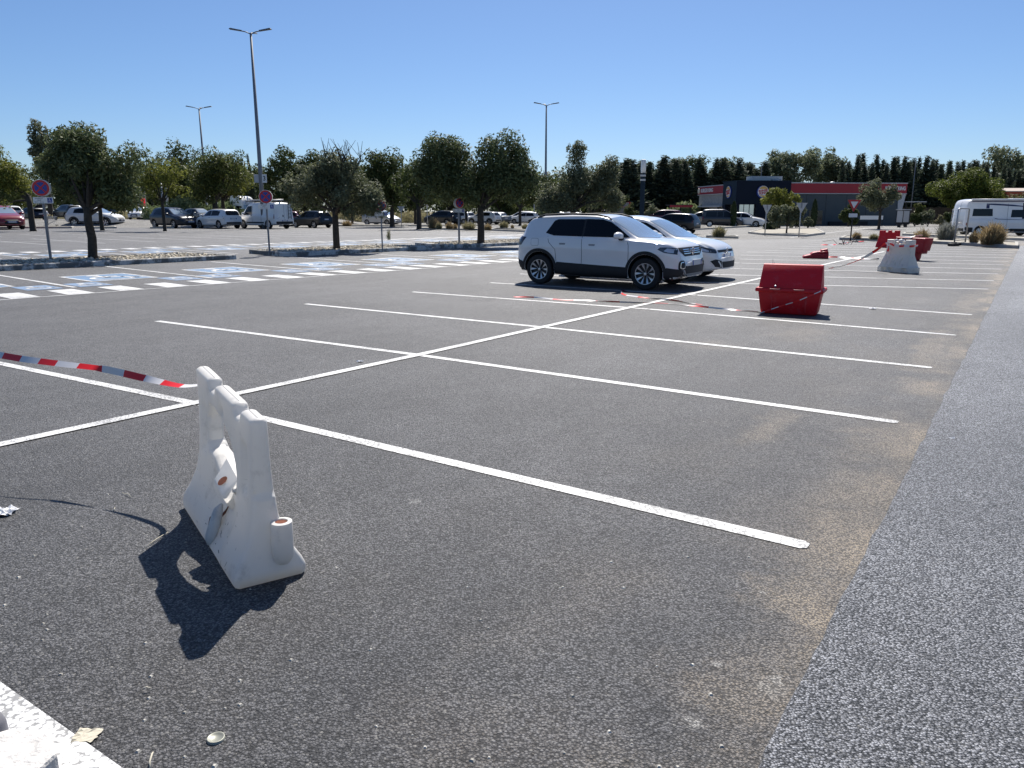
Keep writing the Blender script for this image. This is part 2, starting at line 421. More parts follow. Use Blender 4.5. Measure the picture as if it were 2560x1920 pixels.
# ordinary bays further back
for i in range(-22, 26):
    LINES_ = OLDL
    LINES_.flat(strip_poly(rf(i * 2.5, -23.2), rf(i * 2.5, -33.4), .11), .004)
OLDL.flat(strip_poly(rf(-55, -28.3), rf(64, -28.3), .11), .007)
for i in range(-10, 22): OLDL.flat(strip_poly(rf(i * 2.5, -38.5), rf(i * 2.5, -43.4), .11), .004)
# line guiding to the service road
line([(1975, 594), (2240, 562)], .16, .011, OLDL, False); line([(2010, 604), (2070, 601)], .12, .011, OLDL, False)
line([(2110, 570), (2260, 556)], .14, .011, OLDL, False)
for nm, mb_, m_ in (('parking_lines', LINES, M_WHITE), ('path_stripes', STR, M_WHITE), ('bay_panels', PAN, M_BLUE), ('bay_symbols', ICO, M_WHITE), ('bay_logos', SML, M_LBLUE), ('faded_parking_lines', OLDL, M_WORNW)):
    tag(mb_.build(nm, m_), kind='structure')

# ------------------------------------------------------------------ kerbs and islands
def kerb_mat():
    m = bpy.data.materials.new('painted_kerb'); m.use_nodes = True
    n = m.node_tree.nodes; l = m.node_tree.links; b = n['Principled BSDF']
    P_ = n.new('ShaderNodeTexCoord').outputs['Object']
    f = rng(n, l, noise(n, l, P_, 1.6, 6, .75), .44, .56, 0, 1)
    l.new(mix(n, l, f, (.62, .61, .58), (.17, .165, .155)), b.inputs['Base Color']); b.inputs['Roughness'].default_value = .85
    return m
M_KERB = kerb_mat()
M_KERBC = mat('kerb_concrete', (.42, .40, .36), .9, var=.25, vscale=2.5)
M_SOIL = mat('island_soil', (.20, .17, .12), .95, var=.35, vscale=5, bump=.6, bscale=25)
M_GRAV = mat('gravel_ground', (.36, .33, .27), .95, var=.25, vscale=8, bump=.5, bscale=30)
M_STONE = mat('gravel_stone', (.48, .43, .34), .9, island=.45)
def inset(poly, d):
    n = len(poly); out = []
    P2 = [Vector(p[:2]) for p in poly]
    ar = sum(P2[i].x * P2[(i + 1) % n].y - P2[(i + 1) % n].x * P2[i].y for i in range(n))
    sg = 1 if ar > 0 else -1
    for i in range(n):
        a, b, c = P2[i - 1], P2[i], P2[(i + 1) % n]
        d1 = (b - a).normalized(); d2 = (c - b).normalized()
        n1 = Vector((-d1.y, d1.x)) * sg; n2 = Vector((-d2.y, d2.x)) * sg
        bi = (n1 + n2); bi = bi / max(.35, bi.length_squared / 2) 
        out.append((b + bi * d)[:])
    return out
STONES = MB()
def island(poly, h=.15, m=None, fill=None, stones=0, seed=1, wd=.16):
    poly = [tuple(p[:2]) for p in poly]; n = len(poly)
    b_in = inset(poly, .018); i_in = inset(poly, wd)
    mb = MB()
    vs = [(x, y, 0) for x, y in poly] + [(x, y, h - .02) for x, y in poly] + [(x, y, h) for x, y in b_in] + [(x, y, h) for x, y in i_in] + [(x, y, h - .05) for x, y in i_in]
    fs = [(k * n + i, k * n + (i + 1) % n, (k + 1) * n + (i + 1) % n, (k + 1) * n + i) for k in range(4) for i in range(n)]
    mb.add(vs, fs); tag(mb.build('island_kerb', m or M_KERB), kind='structure')
    mb = MB(); mb.flat(i_in, h - .035); tag(mb.build('island_ground', fill or M_SOIL), kind='structure')
    r_ = random.Random(seed)
    xs = [p[0] for p in i_in]; ys = [p[1] for p in i_in]; cnt = 0
    def inside(x, y):
        c = False
        for i in range(n):
            (x1, y1), (x2, y2) = i_in[i], i_in[i - 1]
            if (y1 > y) != (y2 > y) and x < (x2 - x1) * (y - y1) / (y2 - y1) + x1: c = not c
        return c
    while cnt < stones:
        x, y = r_.uniform(min(xs), max(xs)), r_.uniform(min(ys), max(ys))
        if not inside(x, y): continue
        cnt += 1; s = r_.uniform(.03, .085); a = r_.uniform(0, 6.3)
        vs = []
        for dx, dy, dz in ((1, 0, 0), (0, 1, 0), (-1, 0, 0), (0, -1, 0), (0, 0, .8), (0, 0, -.3), (.6, .6, .4), (-.6, .5, .45), (.1, -.7, .5)):
            q = s * r_.uniform(.75, 1.2)
            vs.append((x + q * (dx * math.cos(a) - dy * math.sin(a)), y + q * (dx * math.sin(a) + dy * math.cos(a)), h - .03 + q * dz))
        STONES.add(vs, [(0, 6, 4), (6, 1, 4), (1, 7, 4), (7, 2, 4), (2, 8, 4), (3, 8, 2), (8, 0, 4), (3, 0, 8), (0, 1, 6), (1, 2, 7), (0, 3, 5), (3, 2, 5), (2, 1, 5), (1, 0, 5)])
island([rf(-16, -6.2), rf(7.4, -6.3), rf(7.45, -6.6), rf(7.1, -9.2), rf(-16, -9.2)], stones=1500, seed=2)
island([rf(9.3, -6.5), rf(9.7, -6.2), rf(16.3, -6.2), rf(16.5, -6.6), rf(16.1, -9.2), rf(9.6, -9.2)], stones=700, seed=3)
island([rf(17.3, -6.2), rf(27.5, -6.3), rf(27.5, -9.2), rf(18.4, -9.6)], stones=700, seed=4)
tag(STONES.build('gravel', M_STONE), kind='stuff')
# distant kerbed islands
for q in ([(1043, 573), (1230, 577), (1345, 582), (1345, 579), (1235, 573), (1050, 570)], [(1225, 576.5), (1330, 578.5), (1370, 575), (1240, 573)],
          [(-40, 571), (180, 571), (185, 569.3), (-40, 569)], [(230, 571.5), (292, 571), (290, 569.5), (232, 569.5)], [(375, 571.5), (435, 571.5), (438, 569.5), (385, 569.5)],
          [(840, 566), (1010, 566.5), (1030, 564.5), (850, 564)], [(1020, 566), (1075, 566), (1085, 564), (1025, 564)]):
    island([at(*p) for p in q], .15, M_KERBC, M_GRAV)
for q in ([(1870, 584), (1905, 588), (2015, 592), (2063, 586), (2040, 574), (1900, 576)], [(1765, 594), (1845, 597), (1846, 594.5), (1780, 591)],
          [(1733, 576), (1905, 566), (2110, 561), (2105, 559), (1900, 563.5), (1735, 573)], [(2098, 600), (2240, 604), (2545, 622), (2546, 612), (2300, 597), (2110, 595)],
          [(2255, 589), (2700, 608), (2700, 602), (2260, 586)], [(2150, 563), (2255, 563), (2258, 561), (2155, 560.5)]):
    island([at(*p) for p in q], .15, M_KERBC, M_GRAV)

# ------------------------------------------------------------------ moulded plastic barriers
def plastic(name, col, dirt=.25, rough=.45, tr=0.0, lift=None):
    m = bpy.data.materials.new(name); m.use_nodes = True
    n = m.node_tree.nodes; l = m.node_tree.links; b = n['Principled BSDF']
    P_ = n.new('ShaderNodeTexCoord').outputs['Object']
    a = noise(n, l, P_, 7, 6, .7); s = noise(n, l, P_, 2.2, 5, .6)
    f = mathn(n, l, 'MULTIPLY', rng(n, l, a, .52, .75, 0, 1), dirt)
    sx = n.new('ShaderNodeMapping'); sx.inputs['Scale'].default_value = (3, 3, 60); l.new(P_, sx.inputs[0])
    sc_ = rng(n, l, noise(n, l, sx.outputs[0], 3, 3, .5), .66, .72, 0, dirt * 1.2)
    f = mathn(n, l, 'MAXIMUM', f, mathn(n, l, 'MULTIPLY', sc_, rng(n, l, s, .5, .6, 0, 1)))
    c2 = lift or [c * .45 + .05 for c in col]
    l.new(mix(n, l, f, col, c2), b.inputs['Base Color']); b.inputs['Roughness'].default_value = rough
    if tr:                                                   # thin hollow walls let light through
        tl = n.new('ShaderNodeBsdfTranslucent'); l.new(mix(n, l, f, col, c2), tl.inputs[0])
        ms = n.new('ShaderNodeMixShader'); ms.inputs[0].default_value = tr
        l.new(b.outputs[0], ms.inputs[1]); l.new(tl.outputs[0], ms.inputs[2]); l.new(ms.outputs[0], n['Material Output'].inputs[0])
    bp = n.new('ShaderNodeBump'); bp.inputs['Strength'].default_value = .12; bp.inputs['Distance'].default_value = .01
    l.new(noise(n, l, P_, 28, 3), bp.inputs['Height']); l.new(bp.outputs[0], b.inputs['Normal'])
    return m
M_WPL = plastic('white_plastic', (.86, .84, .80), .5, .42, .36)
M_WPL2 = plastic('weathered_white_plastic', (.78, .76, .70), .5, .5, .2)
M_RPL = plastic('red_plastic', (.68, .014, .024), .4, .5, .2, (.55, .16, .20))
M_RPL2 = plastic('faded_red_plastic', (.40, .014, .026), .35, .5, .1, (.36, .10, .13))
M_RUST = mat('rusty_filler', (.16, .045, .02), .9, var=.4, vscale=30)
M_DARK = mat('dark_gap', (.012, .012, .013), .8)

def moulded(outline, holes, T, rnd=.03, step=.03, bottom=None):
    """closed shell whose side view is outline (s,z) with holes, half thickness T(s,z), rounded along its rims"""
    def dens(poly, st):
        out = []
        for i, p in enumerate(poly):
            q = poly[(i + 1) % len(poly)]
            k = max(1, int(math.hypot(q[0] - p[0], q[1] - p[1]) / st))
            out += [(p[0] + (q[0] - p[0]) * j / k, p[1] + (q[1] - p[1]) * j / k) for j in range(k)]
        return out
    loops = [dens(outline, step * .7)] + [dens(h, step * .7) for h in holes]
    segs = np.array([(a[0], a[1], b[0], b[1]) for L in loops for a, b in zip(L, L[1:] + L[:1])])
    def dist(p):
        ax, ay, bx, by = segs.T; dx, dy = bx - ax, by - ay
        t = np.clip(((p[0] - ax) * dx + (p[1] - ay) * dy) / (dx * dx + dy * dy + 1e-12), 0, 1)
        return float(np.sqrt(((p[0] - ax - t * dx) ** 2 + (p[1] - ay - t * dy) ** 2).min()))
    def inside(p):
        c = False
        for L in loops:
            for i in range(len(L)):
                (x1, y1), (x2, y2) = L[i], L[i - 1]
                if (y1 > p[1]) != (y2 > p[1]) and p[0] < (x2 - x1) * (p[1] - y1) / (y2 - y1) + x1: c = not c
        return c
    verts = []; edges = []
    for L in loops:
        o = len(verts); verts += [Vector(p) for p in L]; edges += [(o + i, o + (i + 1) % len(L)) for i in range(len(L))]
    nb = len(verts)
    ringd = [rnd * q for q in (.08, .28, .6, 1.0)]
    for L in loops:
        k = len(L)
        for i in range(k):
            a, b = Vector(L[i]), Vector(L[(i + 1) % k]); mm = (a + b) / 2; d = (b - a)
            if d.length < 1e-6: continue
            nn = Vector((-d.y, d.x)).normalized()
            for rd in ringd:
                for sg in (1, -1):
                    p = mm + nn * sg * rd
                    if inside(p) and abs(dist(p) - rd) < rd * .12: verts.append(p)
    xs = [p[0] for p in outline]; ys = [p[1] for p in outline]
    x = min(xs)
    while x < max(xs):
        y = min(ys)
        while y < max(ys):
            p = Vector((x + .001, y + .0013))
            if inside(p) and dist(p) > rnd * 1.3: verts.append(p)
            y += step
        x += step
    vo, eo, fo, ov, oe, of = geometry.delaunay_2d_cdt(verts, edges, [], 0, 1e-5)
    keep = [f for f in fo if inside(((vo[f[0]].x + vo[f[1]].x + vo[f[2]].x) / 3, (vo[f[0]].y + vo[f[1]].y + vo[f[2]].y) / 3))]
    N = len(vo)
    th = []
    for p in vo:
        d = dist(p); t = T(p.x, p.y)
        k = 1.0 if d >= rnd else math.sqrt(max(0, 1 - (1 - d / rnd) ** 2))
        th.append(max(.0, t - rnd) + min(t, rnd) * k)
    vs = [(p.x, th[i], p.y) for i, p in enumerate(vo)] + [(p.x, -th[i], p.y) for i, p in enumerate(vo)]
    cnt = {}
    for f in keep:
        for a, b in zip(f, f[1:] + f[:1]): cnt[(a, b)] = 1
    fs = [tuple(reversed(f)) for f in keep] + [tuple(i + N for i in f) for f in keep]
    for (a, b) in cnt:
        if (b, a) not in cnt: fs.append((a, b, b + N, a + N))
    bm = bmesh.new(); me = bpy.data.meshes.new('m'); me.from_pydata(vs, [], fs); bm.from_mesh(me)
    bmesh.ops.remove_doubles(bm, verts=bm.verts, dist=1e-5)
    bmesh.ops.recalc_face_normals(bm, faces=bm.faces)
    bm.to_mesh(me); bm.free()
    return me
def lerp_prof(tab, z):
    return float(np.interp(z, [a for a, _ in tab], [b for _, b in tab]))
def sm(a, b, x):
    t = min(1, max(0, (x - a) / (b - a))); return t * t * (3 - 2 * t)
def mesh_obj(name, me, mats, parent=None, smooth=True, angle=R(50)):
    me.name = name; ix = [p.material_index for p in me.polygons]; me.materials.clear()
    for m in (mats if isinstance(mats, (list, tuple)) else [mats]): me.materials.append(m)
    if len(me.materials) > 1: me.polygons.foreach_set('material_index', ix)
    if smooth:
        me.polygons.foreach_set('use_smooth', [True] * len(me.polygons))
        if angle: me.set_sharp_from_angle(angle=angle)
    o = bpy.data.objects.new(name, me); COL.objects.link(o)
    if parent: o.parent = parent
    return o
def bvh_of(me):
    return BVHTree.FromPolygons([v.co.copy() for v in me.vertices], [tuple(p.vertices) for p in me.polygons])

# --- near white barrier
BAR_O = (-1.052, 3.085, 0); BAR_A = math.atan2(.838, -.545)
t = thing('plastic_barrier', 'white plastic crowd barrier with notched top and rusty split, nearest in the car park', 'barrier', BAR_O, BAR_A)
PT = [(0, .158), (.05, .156), (.09, .140), (.15, .106), (.22, .078), (.32, .057), (.44, .045), (.60, .037), (.80, .037)]
def T_near(s, z):
    v = lerp_prof(PT, z)
    # hollow panels beside the post, small handle pocket, ribs of the flare
    for (s0, s1, z0, z1, dp) in ((.120, .205, .40, .62, .022), (.52, .60, .635, .685, .020), (.88, .97, .36, .60, .018)):
        v -= dp * sm(s0 - .012, s0 + .006, s) * (1 - sm(s1 - .006, s1 + .012, s)) * sm(z0 - .02, z0 + .02, z) * (1 - sm(z1 - .02, z1 + .02, z))
    # waist of the side panel between the two feet
    v -= .035 * sm(.22, .36, s) * (1 - sm(.52, .66, s)) * (1 - sm(.20, .34, z)) * sm(.0, .09, z)
    v += .004 * math.exp(-((s - .055) / .05) ** 2) * sm(.30, .38, z) * (1 - sm(.62, .72, z)) * .6
    return v
top = [(1.10, .0), (1.125, .07), (1.10, .16), (1.075, .30), (1.07, .755), (1.06, .775), (.80, .775), (.785, .765), (.77, .725), (.69, .722), (.68, .735), (.665, .765), (.645, .772), (.345, .772), (.325, .765), (.307, .73), (.30, .722),
       (.235, .722), (.225, .73), (.21, .765), (.19, .775), (.05, .775), (.035, .765), (.03, .70), (.035, .42), (.022, .40), (.02, .36), (.012, .25), (-.01, .12), (-.025, .05), (-.01, .0)]
hole = [(.86, .43), (.85, .56), (.80, .63), (.70, .64), (.57, .615), (.43, .565), (.345, .49), (.305, .41), (.315, .345), (.42, .315), (.58, .345), (.72, .395), (.82, .40)]
me = moulded(top[::-1], [hole], T_near, .024, .022)
body = mesh_obj('shell', me, M_WPL, t)
BV_ = bvh_of(me)
# socket on the end face, spout under the opening and ribs: moulded lumps
mb = MB()
def socket(mb, c, r, h, tilt=0):
    pr = [(.0, -.045), (r * .55, -.038), (r * .9, -.012), (r, .03), (r, h - .012), (r * .97, h), (r * .60, h + .002), (r * .56, h - .006)]
    mb.lathe(pr, 20, 0, Matrix.Translation(c) @ Matrix.Rotation(tilt, 4, 'Y'))
socket(mb, (-.012, -.055, .12), .047, .17)
mb.build('socket', M_WPL, body, True, angle=R(40))
mb = MB(); mb.lathe([(0, .1665), (.028, .1665)], 16, 0, Matrix.Translation((-.012, -.055, .12))); mb.build('socket_opening', M_RUST, body)
mb = MB()
sp = [(.34, .03, .385), (.55, .03, .43), (.35, .105, .315), (.50, .108, .345), (.43, .05, .195), (.345, .02, .26), (.53, .02, .29)]
mb.add(sp, [(0, 2, 3, 1), (0, 5, 2), (1, 3, 6), (2, 5, 4), (3, 4, 6), (2, 4, 3)])
o = mb.build('spout', M_WPL, body, True, bevel=.012, angle=R(60))
mb = MB(); mb.lathe([(0, 0), (.026, 0.0)], 16, 0, Matrix.Translation((.425, .081, .3625)) @ Matrix.Rotation(R(-38), 4, 'X') @ Matrix.Rotation(R(-8), 4, 'Y')); mb.build('filler_hole', M_RUST, body)
mb = MB()
mb.tube([(.50, .075, .215), (.495, .095, .19), (.49, .118, .12), (.485, .140, .05), (.485, .145, .02)], [.006, .022, .028, .030, .016], 14)
mb.build('rib', M_WPL, body, True)
mb = MB()
mb.tube([(.30, .05, .33), (.30, .058, .36), (.295, .066, .345)], [.006, .014, .006], 8); mb.build('lug', M_WPL, body, True)
# split in the side wall, laid on the surface it follows
def on_side(s, z, side=1, off=.0025):
    h = BV_.ray_cast(Vector((s, side * 1.0, z)), Vector((0, -side, 0)))
    return Vector((s, h[0].y + side * off, z)) if h[0] else None
crack = [(.47, .235), (.476, .205), (.49, .175), (.515, .15), (.55, .132), (.60, .122)]; cw = [.001, .006, .011, .011, .007, .001]
pts = []
for i in range(21):
    f = i / 20 * (len(crack) - 1); a = int(min(f, len(crack) - 2)); u_ = f - a
    pts.append((crack[a][0] * (1 - u_) + crack[a + 1][0] * u_, crack[a][1] * (1 - u_) + crack[a + 1][1] * u_, cw[a] * (1 - u_) + cw[a + 1] * u_))
vs = []; fs = []
for s_, z_, w_ in pts:
    for q in (-1, 1):
        p = on_side(s_ + q * w_ * .8, z_ + q * w_ * .5); vs.append(p if p else Vector((s_, .1, z_)))
fs = [(2 * i, 2 * i + 1, 2 * i + 3, 2 * i + 2) for i in range(20)]
mb = MB(); mb.add(vs, fs); mb.build('split', M_RUST, body)
mb = MB()
mb.tube([(.50, .112, .165), (.53, .125, .14), (.535, .138, .10)], [.002, .007, .003], 6); mb.build('split', M_RUST, body)
# scuffs and the parting line of the mould
rr = random.Random(11); mb = MB()
for i in range(34):
    s_, z_ = rr.uniform(.10, .62), rr.choice([rr.uniform(.02, .12), rr.uniform(.1, .42)]); L_ = rr.uniform(.004, .035); a_ = rr.choice([R(75), R(60), R(-65), R(10)]) + rr.uniform(-.2, .2); w_ = rr.uniform(.0007, .0018)
    q = [on_side(s_ + L_ * k * math.cos(a_) + e * w_ * math.sin(a_), z_ + L_ * k * math.sin(a_) - e * w_ * math.cos(a_), 1, .0012) for k, e in ((0, -1), (1, -1), (1, 1), (0, 1))]
    if all(q) and max(p.y for p in q) - min(p.y for p in q) < .01: mb.add(q, [(0, 1, 2, 3)])
tag(mb.build('scuff', mat('scuff_mark', (.10, .10, .105), .8), body), kind='stuff')
for zz, s0, s1 in ((.7757, .06, .185), (.7727, .35, .64), (.7757, .80, 1.05)): MB().box(((s0 + s1) / 2, 0, zz), (s1 - s0, .003, .0016)).build('seam', mat('seam_grey', (.42, .41, .4), .7), body)

# the whole moulding has sagged a little towards its near end
for o in t.children_recursive:
    for v in o.data.vertices:
        q = max(0, 1 - v.co.x / 1.1); zz = v.co.z
        v.co.x -= .045 * (zz / .77) * q; v.co.z *= 1 - .062 * q
# --- red and white hazard tape
M_TR = mat('tape_red', (.80, .014, .016), .4, var=.1); M_TW = mat('tape_white', (.75, .73, .72), .4)
def tape(name, label, pts, wd=.05, seg=.20, twist=None, z_min=.004, group=None, knots=None):
    P3 = [Vector(p) for p in pts]
    # resample with a Catmull-Rom spline
    out = []
    for i in range(len(P3) - 1):
        p0, p1, p2, p3 = P3[max(i - 1, 0)], P3[i], P3[i + 1], P3[min(i + 2, len(P3) - 1)]
        k = max(3, int((p2 - p1).length / .035))
        for j in range(k):
            u = j / k
            out.append(.5 * ((2 * p1) + (p2 - p0) * u + (2 * p0 - 5 * p1 + 4 * p2 - p3) * u * u + (3 * p1 - p0 - 3 * p2 + p3) * u ** 3))
    out.append(P3[-1])
    vs = []; fs = []; mi = []; L = 0
    for i, p in enumerate(out):
        tdir = (out[min(i + 1, len(out) - 1)] - out[max(i - 1, 0)]).normalized()
        up = Vector((0, 0, 1)); sidev = tdir.cross(up).normalized() if abs(tdir.z) < .98 else Vector((1, 0, 0)); nup = sidev.cross(tdir)
        if i: L += (out[i] - out[i - 1]).length
        a = twist(L) if twist else math.pi / 2
        wv = (nup * math.cos(a) + sidev * math.sin(a)) * wd / 2
        for q in (p - wv, p + wv):
            vs.append((q.x, q.y, max(q.z, z_min)))
        if i:
            fs.append((2 * i - 2, 2 * i - 1, 2 * i + 1, 2 * i)); mi.append(int(L / seg) % 2)
    mb = MB(); mb.add(vs, fs); mb.mi = mi
    o = mb.build(name, [M_TR, M_TW], None, True)
    return tag(o, label, 'tape', group)
GT = 'lengths of red and white tape'
tape('hazard_tape', 'red and white hazard tape tied to the near white barrier, running off left', [(-1.655, 4.085, .655), (-1.70, 4.17, .635), (-1.88, 4.27, .600), (-2.16, 4.42, .612), (-2.48, 4.56, .640), (-2.80, 4.64, .658), (-3.3, 4.86, .672), (-4.2, 5.3, .74), (-5.6, 5.9, .86)],
     .042, .165, lambda L: .75 + .6 * math.sin(L * 4.2 + .6) if L < 1.0 else .80 + .25 * math.sin(L * 2.3), group=GT)
mb = MB(); mb.tube([(-1.63, 4.08, .68), (-1.66, 4.14, .66), (-1.70, 4.16, .64)], [.012, .02, .008], 6)
tw = lambda L: math.pi / 2 + .9 * math.sin(L * 2.1) + .5 * math.sin(L * 5.3)
def gz(u, v, z=.01): return at(u, v, z)
tape('hazard_tape', 'long red and white tape lying flat across the bays in front of the white crossover', [gz(1283, 742), gz(1340, 744), gz(1400, 749), gz(1490, 752), gz(1560, 756), gz(1660, 758), gz(1735, 765), gz(1800, 772), gz(1880, 778), gz(1906, 782)], .038, .42, tw, group=GT)
tape('hazard_tape', 'thin loop of tape curling out of the shadow of the white crossover', [gz(1573, 729), gz(1556, 727), gz(1553, 732), gz(1566, 738), gz(1610, 744), gz(1680, 751), gz(1755, 762)], .04, .35, tw, group=GT)
tape('hazard_tape', 'red and white tape sloping from the far white barrier down to the ground', [on_depth(2206, 614, 20.3), on_depth(2190, 626, 20.5), on_depth(2165, 641, 20.7), on_depth(2135, 655, 20.8), on_depth(2100, 666, 20.9), on_depth(2072, 671, 20.9)], .07, .36, tw, group=GT)
tape('hazard_tape', 'tape lying on the bay lines left of the far white barrier', [gz(2058, 643), gz(2100, 644), gz(2150, 647), gz(2198, 648)], .09, .5, tw, group=GT)
tape('hazard_tape', 'faint tape lying beyond the toppled red barrier', [gz(2052, 612), gz(2075, 613), gz(2100, 610), gz(2130, 605), gz(2160, 604)], .09, .5, tw, group=GT)

# --- big red bin
def red_bin():
    a, b = at(1901, 782), at(2041, 790)
    c = (a + b) / 2; dx = (b - a); Wd = dx.length
    rz = math.atan2(dx.y, dx.x)
    dp = .30                               # depth away from the viewer
    n_ = Vector((-math.sin(rz), math.cos(rz), 0))
    t = thing('grit_bin', 'red plastic bin with a sloping lid standing alone on the painted bays', 'bin', c + n_ * dp / 2, rz)
    s = Wd / .90; HS = .94
    def ring(w, d, z, yo=0): return [(-w / 2, -d / 2 + yo, z), (w / 2, -d / 2 + yo, z), (w / 2, d / 2 + yo, z), (-w / 2, d / 2 + yo, z)]
    def loft(rings):
        vs = sum(rings, []); n = len(rings)
        fs = [(4 * k + i, 4 * k + (i + 1) % 4, 4 * k + 4 + (i + 1) % 4, 4 * k + 4 + i) for k in range(n - 1) for i in range(4)] + [(3, 2, 1, 0), tuple(4 * (n - 1) + i for i in range(4))]
        return vs, fs
    mb = MB(); mb.add(*loft([ring(.87 * s, dp, 0), ring(.90 * s, dp + .05, .03), ring(1.0 * s, dp + .16, .375)]))
    o1 = mb.build('tub', M_RPL, t, True, bevel=.02, angle=R(35))
    mb = MB()
    mb.add(*loft([ring(1.07 * s, dp + .24, .37), ring(1.09 * s, dp + .26, .40), ring(1.06 * s, dp + .24, .435)])); mb.build('rim', M_RPL, o1, True, bevel=.012, angle=R(35))
    mb = MB()
    mb.add(*loft([ring(.99 * s, dp + .14, .435), ring(.985 * s, dp + .12, .47), ring(.955 * s, .14, .80, .05), ring(.95 * s, .11, .812, .05)]))
    o2 = mb.build('lid', M_RPL, t, True, bevel=.012, angle=R(30))
    yf = -(dp + .24) / 2
    for xx in (-.22 * s, .16 * s):
        mb = MB(); mb.tube([(xx - .07, yf + .01, .432), (xx - .07, yf - .035, .42), (xx + .07, yf - .035, .42), (xx + .07, yf + .01, .432)], .010, 8)
        mb.build('handle', mat('worn_red_handle', (.42, .10, .10), .6), t, True)
    mb = MB(); mb.tube([(-.22 * s, yf - .0, .455), (-.22 * s, yf + .02, .475)], .016, 8); mb.build('latch', mat('zinc', (.5, .5, .52), .4, .6), t, True)
    mb = MB()
    for xx in (-.27, .27): (mb := MB()).prism([(xx * s - .01, -.03), (xx * s + .01, -.03), (xx * s + .01, .01), (xx * s - .01, .01)], .04, .36, 0, Matrix.Translation((0, -dp / 2 - .035, 0))).build('rib', M_RPL, o1, True, bevel=.006)
    mb = MB(); mb.tube([(-.34 * s, .05, .80), (-.345 * s, .05, .89), (-.31 * s, .05, .81)], .003, 5); mb.build('wire', mat('wire', (.12, .11, .1), .6), t)
    # tape crossing the front
    for o in t.children_recursive:
        for v in o.data.vertices: v.co.z *= HS
    return t, s, yf, dp
RB, RS, RYF, RDP = red_bin()
RM = Matrix.Translation(RB.location) @ Matrix.Rotation(RB.rotation_euler.z, 4, 'Z')
tape('hazard_tape', 'narrow tape drawn slantwise across the front of the red bin', [RM @ Vector(p) for p in ((.52 * RS, RYF + .02, .46), (.50 * RS, RYF - .03, .40), (.36 * RS, RYF - .028, .33), (.15 * RS, RYF - .022, .23), (-.1 * RS, RYF - .0, .14), (-.30 * RS, RYF + .055, .06), (-.44 * RS, RYF - .06, .012))], .013, .11, lambda L: .3 * math.sin(L * 9), group=GT)

# --- barriers further on
def T_far(tab):
    return lambda s, z: lerp_prof(tab, z)
# white tapered barrier seen from its side
a, b = at(2194, 678), at(2272, 684)
d = b - a; L_ = d.length; rz = math.atan2(d.y, d.x); hgt = .98
t = thing('plastic_barrier', 'dirty white plastic barrier with two top lugs and forklift slots, wrapped in hazard tape', 'barrier', (a + b) / 2 + Vector((-math.sin(rz), math.cos(rz), 0)) * .2, rz)
k = L_ / 1.0
out = [(-.50 * k, 0), (.50 * k, 0), (.50 * k, .16), (.455 * k, .22), (.405 * k, .50), (.40 * k, .95), (.395 * k, .98), (.20 * k, .98), (.195 * k, .86), (-.16 * k, .86), (-.165 * k, .98), (-.38 * k, .98), (-.385 * k, .60), (-.41 * k, .50), (-.47 * k, .20), (-.50 * k, .16)]
PTW = [(0, .235), (.15, .235), (.17, .222), (.55, .095), (1, .09)]
def T_w(s, z):
    v = lerp_prof(PTW, z)
    for c_ in (-.27, -.12, .03, .17): v -= .035 * math.exp(-((s / k - c_ - (z - .25) * .18) / .016) ** 2) * sm(.16, .22, z) * (1 - sm(.40, .5, z))
    v -= .07 * sm(.02, .05, z) * (1 - sm(.13, .15, z)) * sum(sm(c_ - .075, c_ - .065, s / k) * (1 - sm(c_ + .065, c_ + .075, s / k)) for c_ in (-.30, -.07, .36))
    return v
me = moulded(out, [], T_w, .02, .022); me.transform(Matrix.Diagonal((1, 1, .86, 1))); mesh_obj('shell', me, M_WPL2, t)
WM = Matrix.Translation(t.location) @ Matrix.Rotation(rz, 4, 'Z') @ Matrix.Diagonal((1, 1, .86, 1))
tape('hazard_tape', 'red and white tape knotted round the top of the far white barrier', [WM @ Vector(p) for p in ((-.5 * k, -.12, .80), (-.35 * k, -.125, .865), (-.2 * k, -.13, .84), (-.1 * k, -.13, .80), (.05 * k, -.13, .79), (.2 * k, -.125, .80), (.40 * k, -.12, .80), (.43 * k, 0, .81), (.40 * k, .12, .82), (-.3 * k, .12, .84), (-.42 * k, 0, .84), (-.33 * k, -.13, .86), (-.27 * k, -.135, .72), (-.31 * k, -.14, .58))], .05, .14, lambda L: .4 * math.sin(L * 7), group=GT)
mb = MB(); rr = random.Random(3)
for i in range(14):
    p = Vector((.0 + rr.uniform(-.14, .14) * k, -.03 + rr.uniform(-.1, .08), .88 + rr.uniform(0, .1)))
    mb.ball(p, (rr.uniform(.03, .07), rr.uniform(.03, .06), rr.uniform(.015, .04)), 0, 6, 4)
tag(mb.build('plastic_sheet', M_TW), 'bunched white plastic film stuffed between the lugs of the far white barrier', 'plastic film').matrix_world = WM

# red notched barrier standing behind
a, b = at(2193, 618), at(2249, 620)
d = b - a; L_ = d.length; rz = math.atan2(d.y, d.x)
t = thing('plastic_barrier', 'bright red plastic barrier with a castellated top behind the far white one', 'barrier', (a + b) / 2, rz)
k = L_
out = [(-.56 * k, 0), (.56 * k, 0), (.56 * k, .1), (.50 * k, .3), (.49 * k, .62), (.485 * k, .66), (.485 * k, 1.10), (.25 * k, 1.10), (.24 * k, .99), (.10 * k, .99), (.09 * k, 1.10), (-.06 * k, 1.10), (-.07 * k, .99), (-.21 * k, .99), (-.22 * k, 1.10), (-.485 * k, 1.10), (-.485 * k, .7), (-.53 * k, .45), (-.56 * k, .3)]
me = moulded(out, [], T_far([(0, .2), (.12, .19), (.35, .09), (1.1, .07)]), .02, .04); me.transform(Matrix.Diagonal((.92, .8, .68, 1))); mesh_obj('shell', me, M_RPL, t)
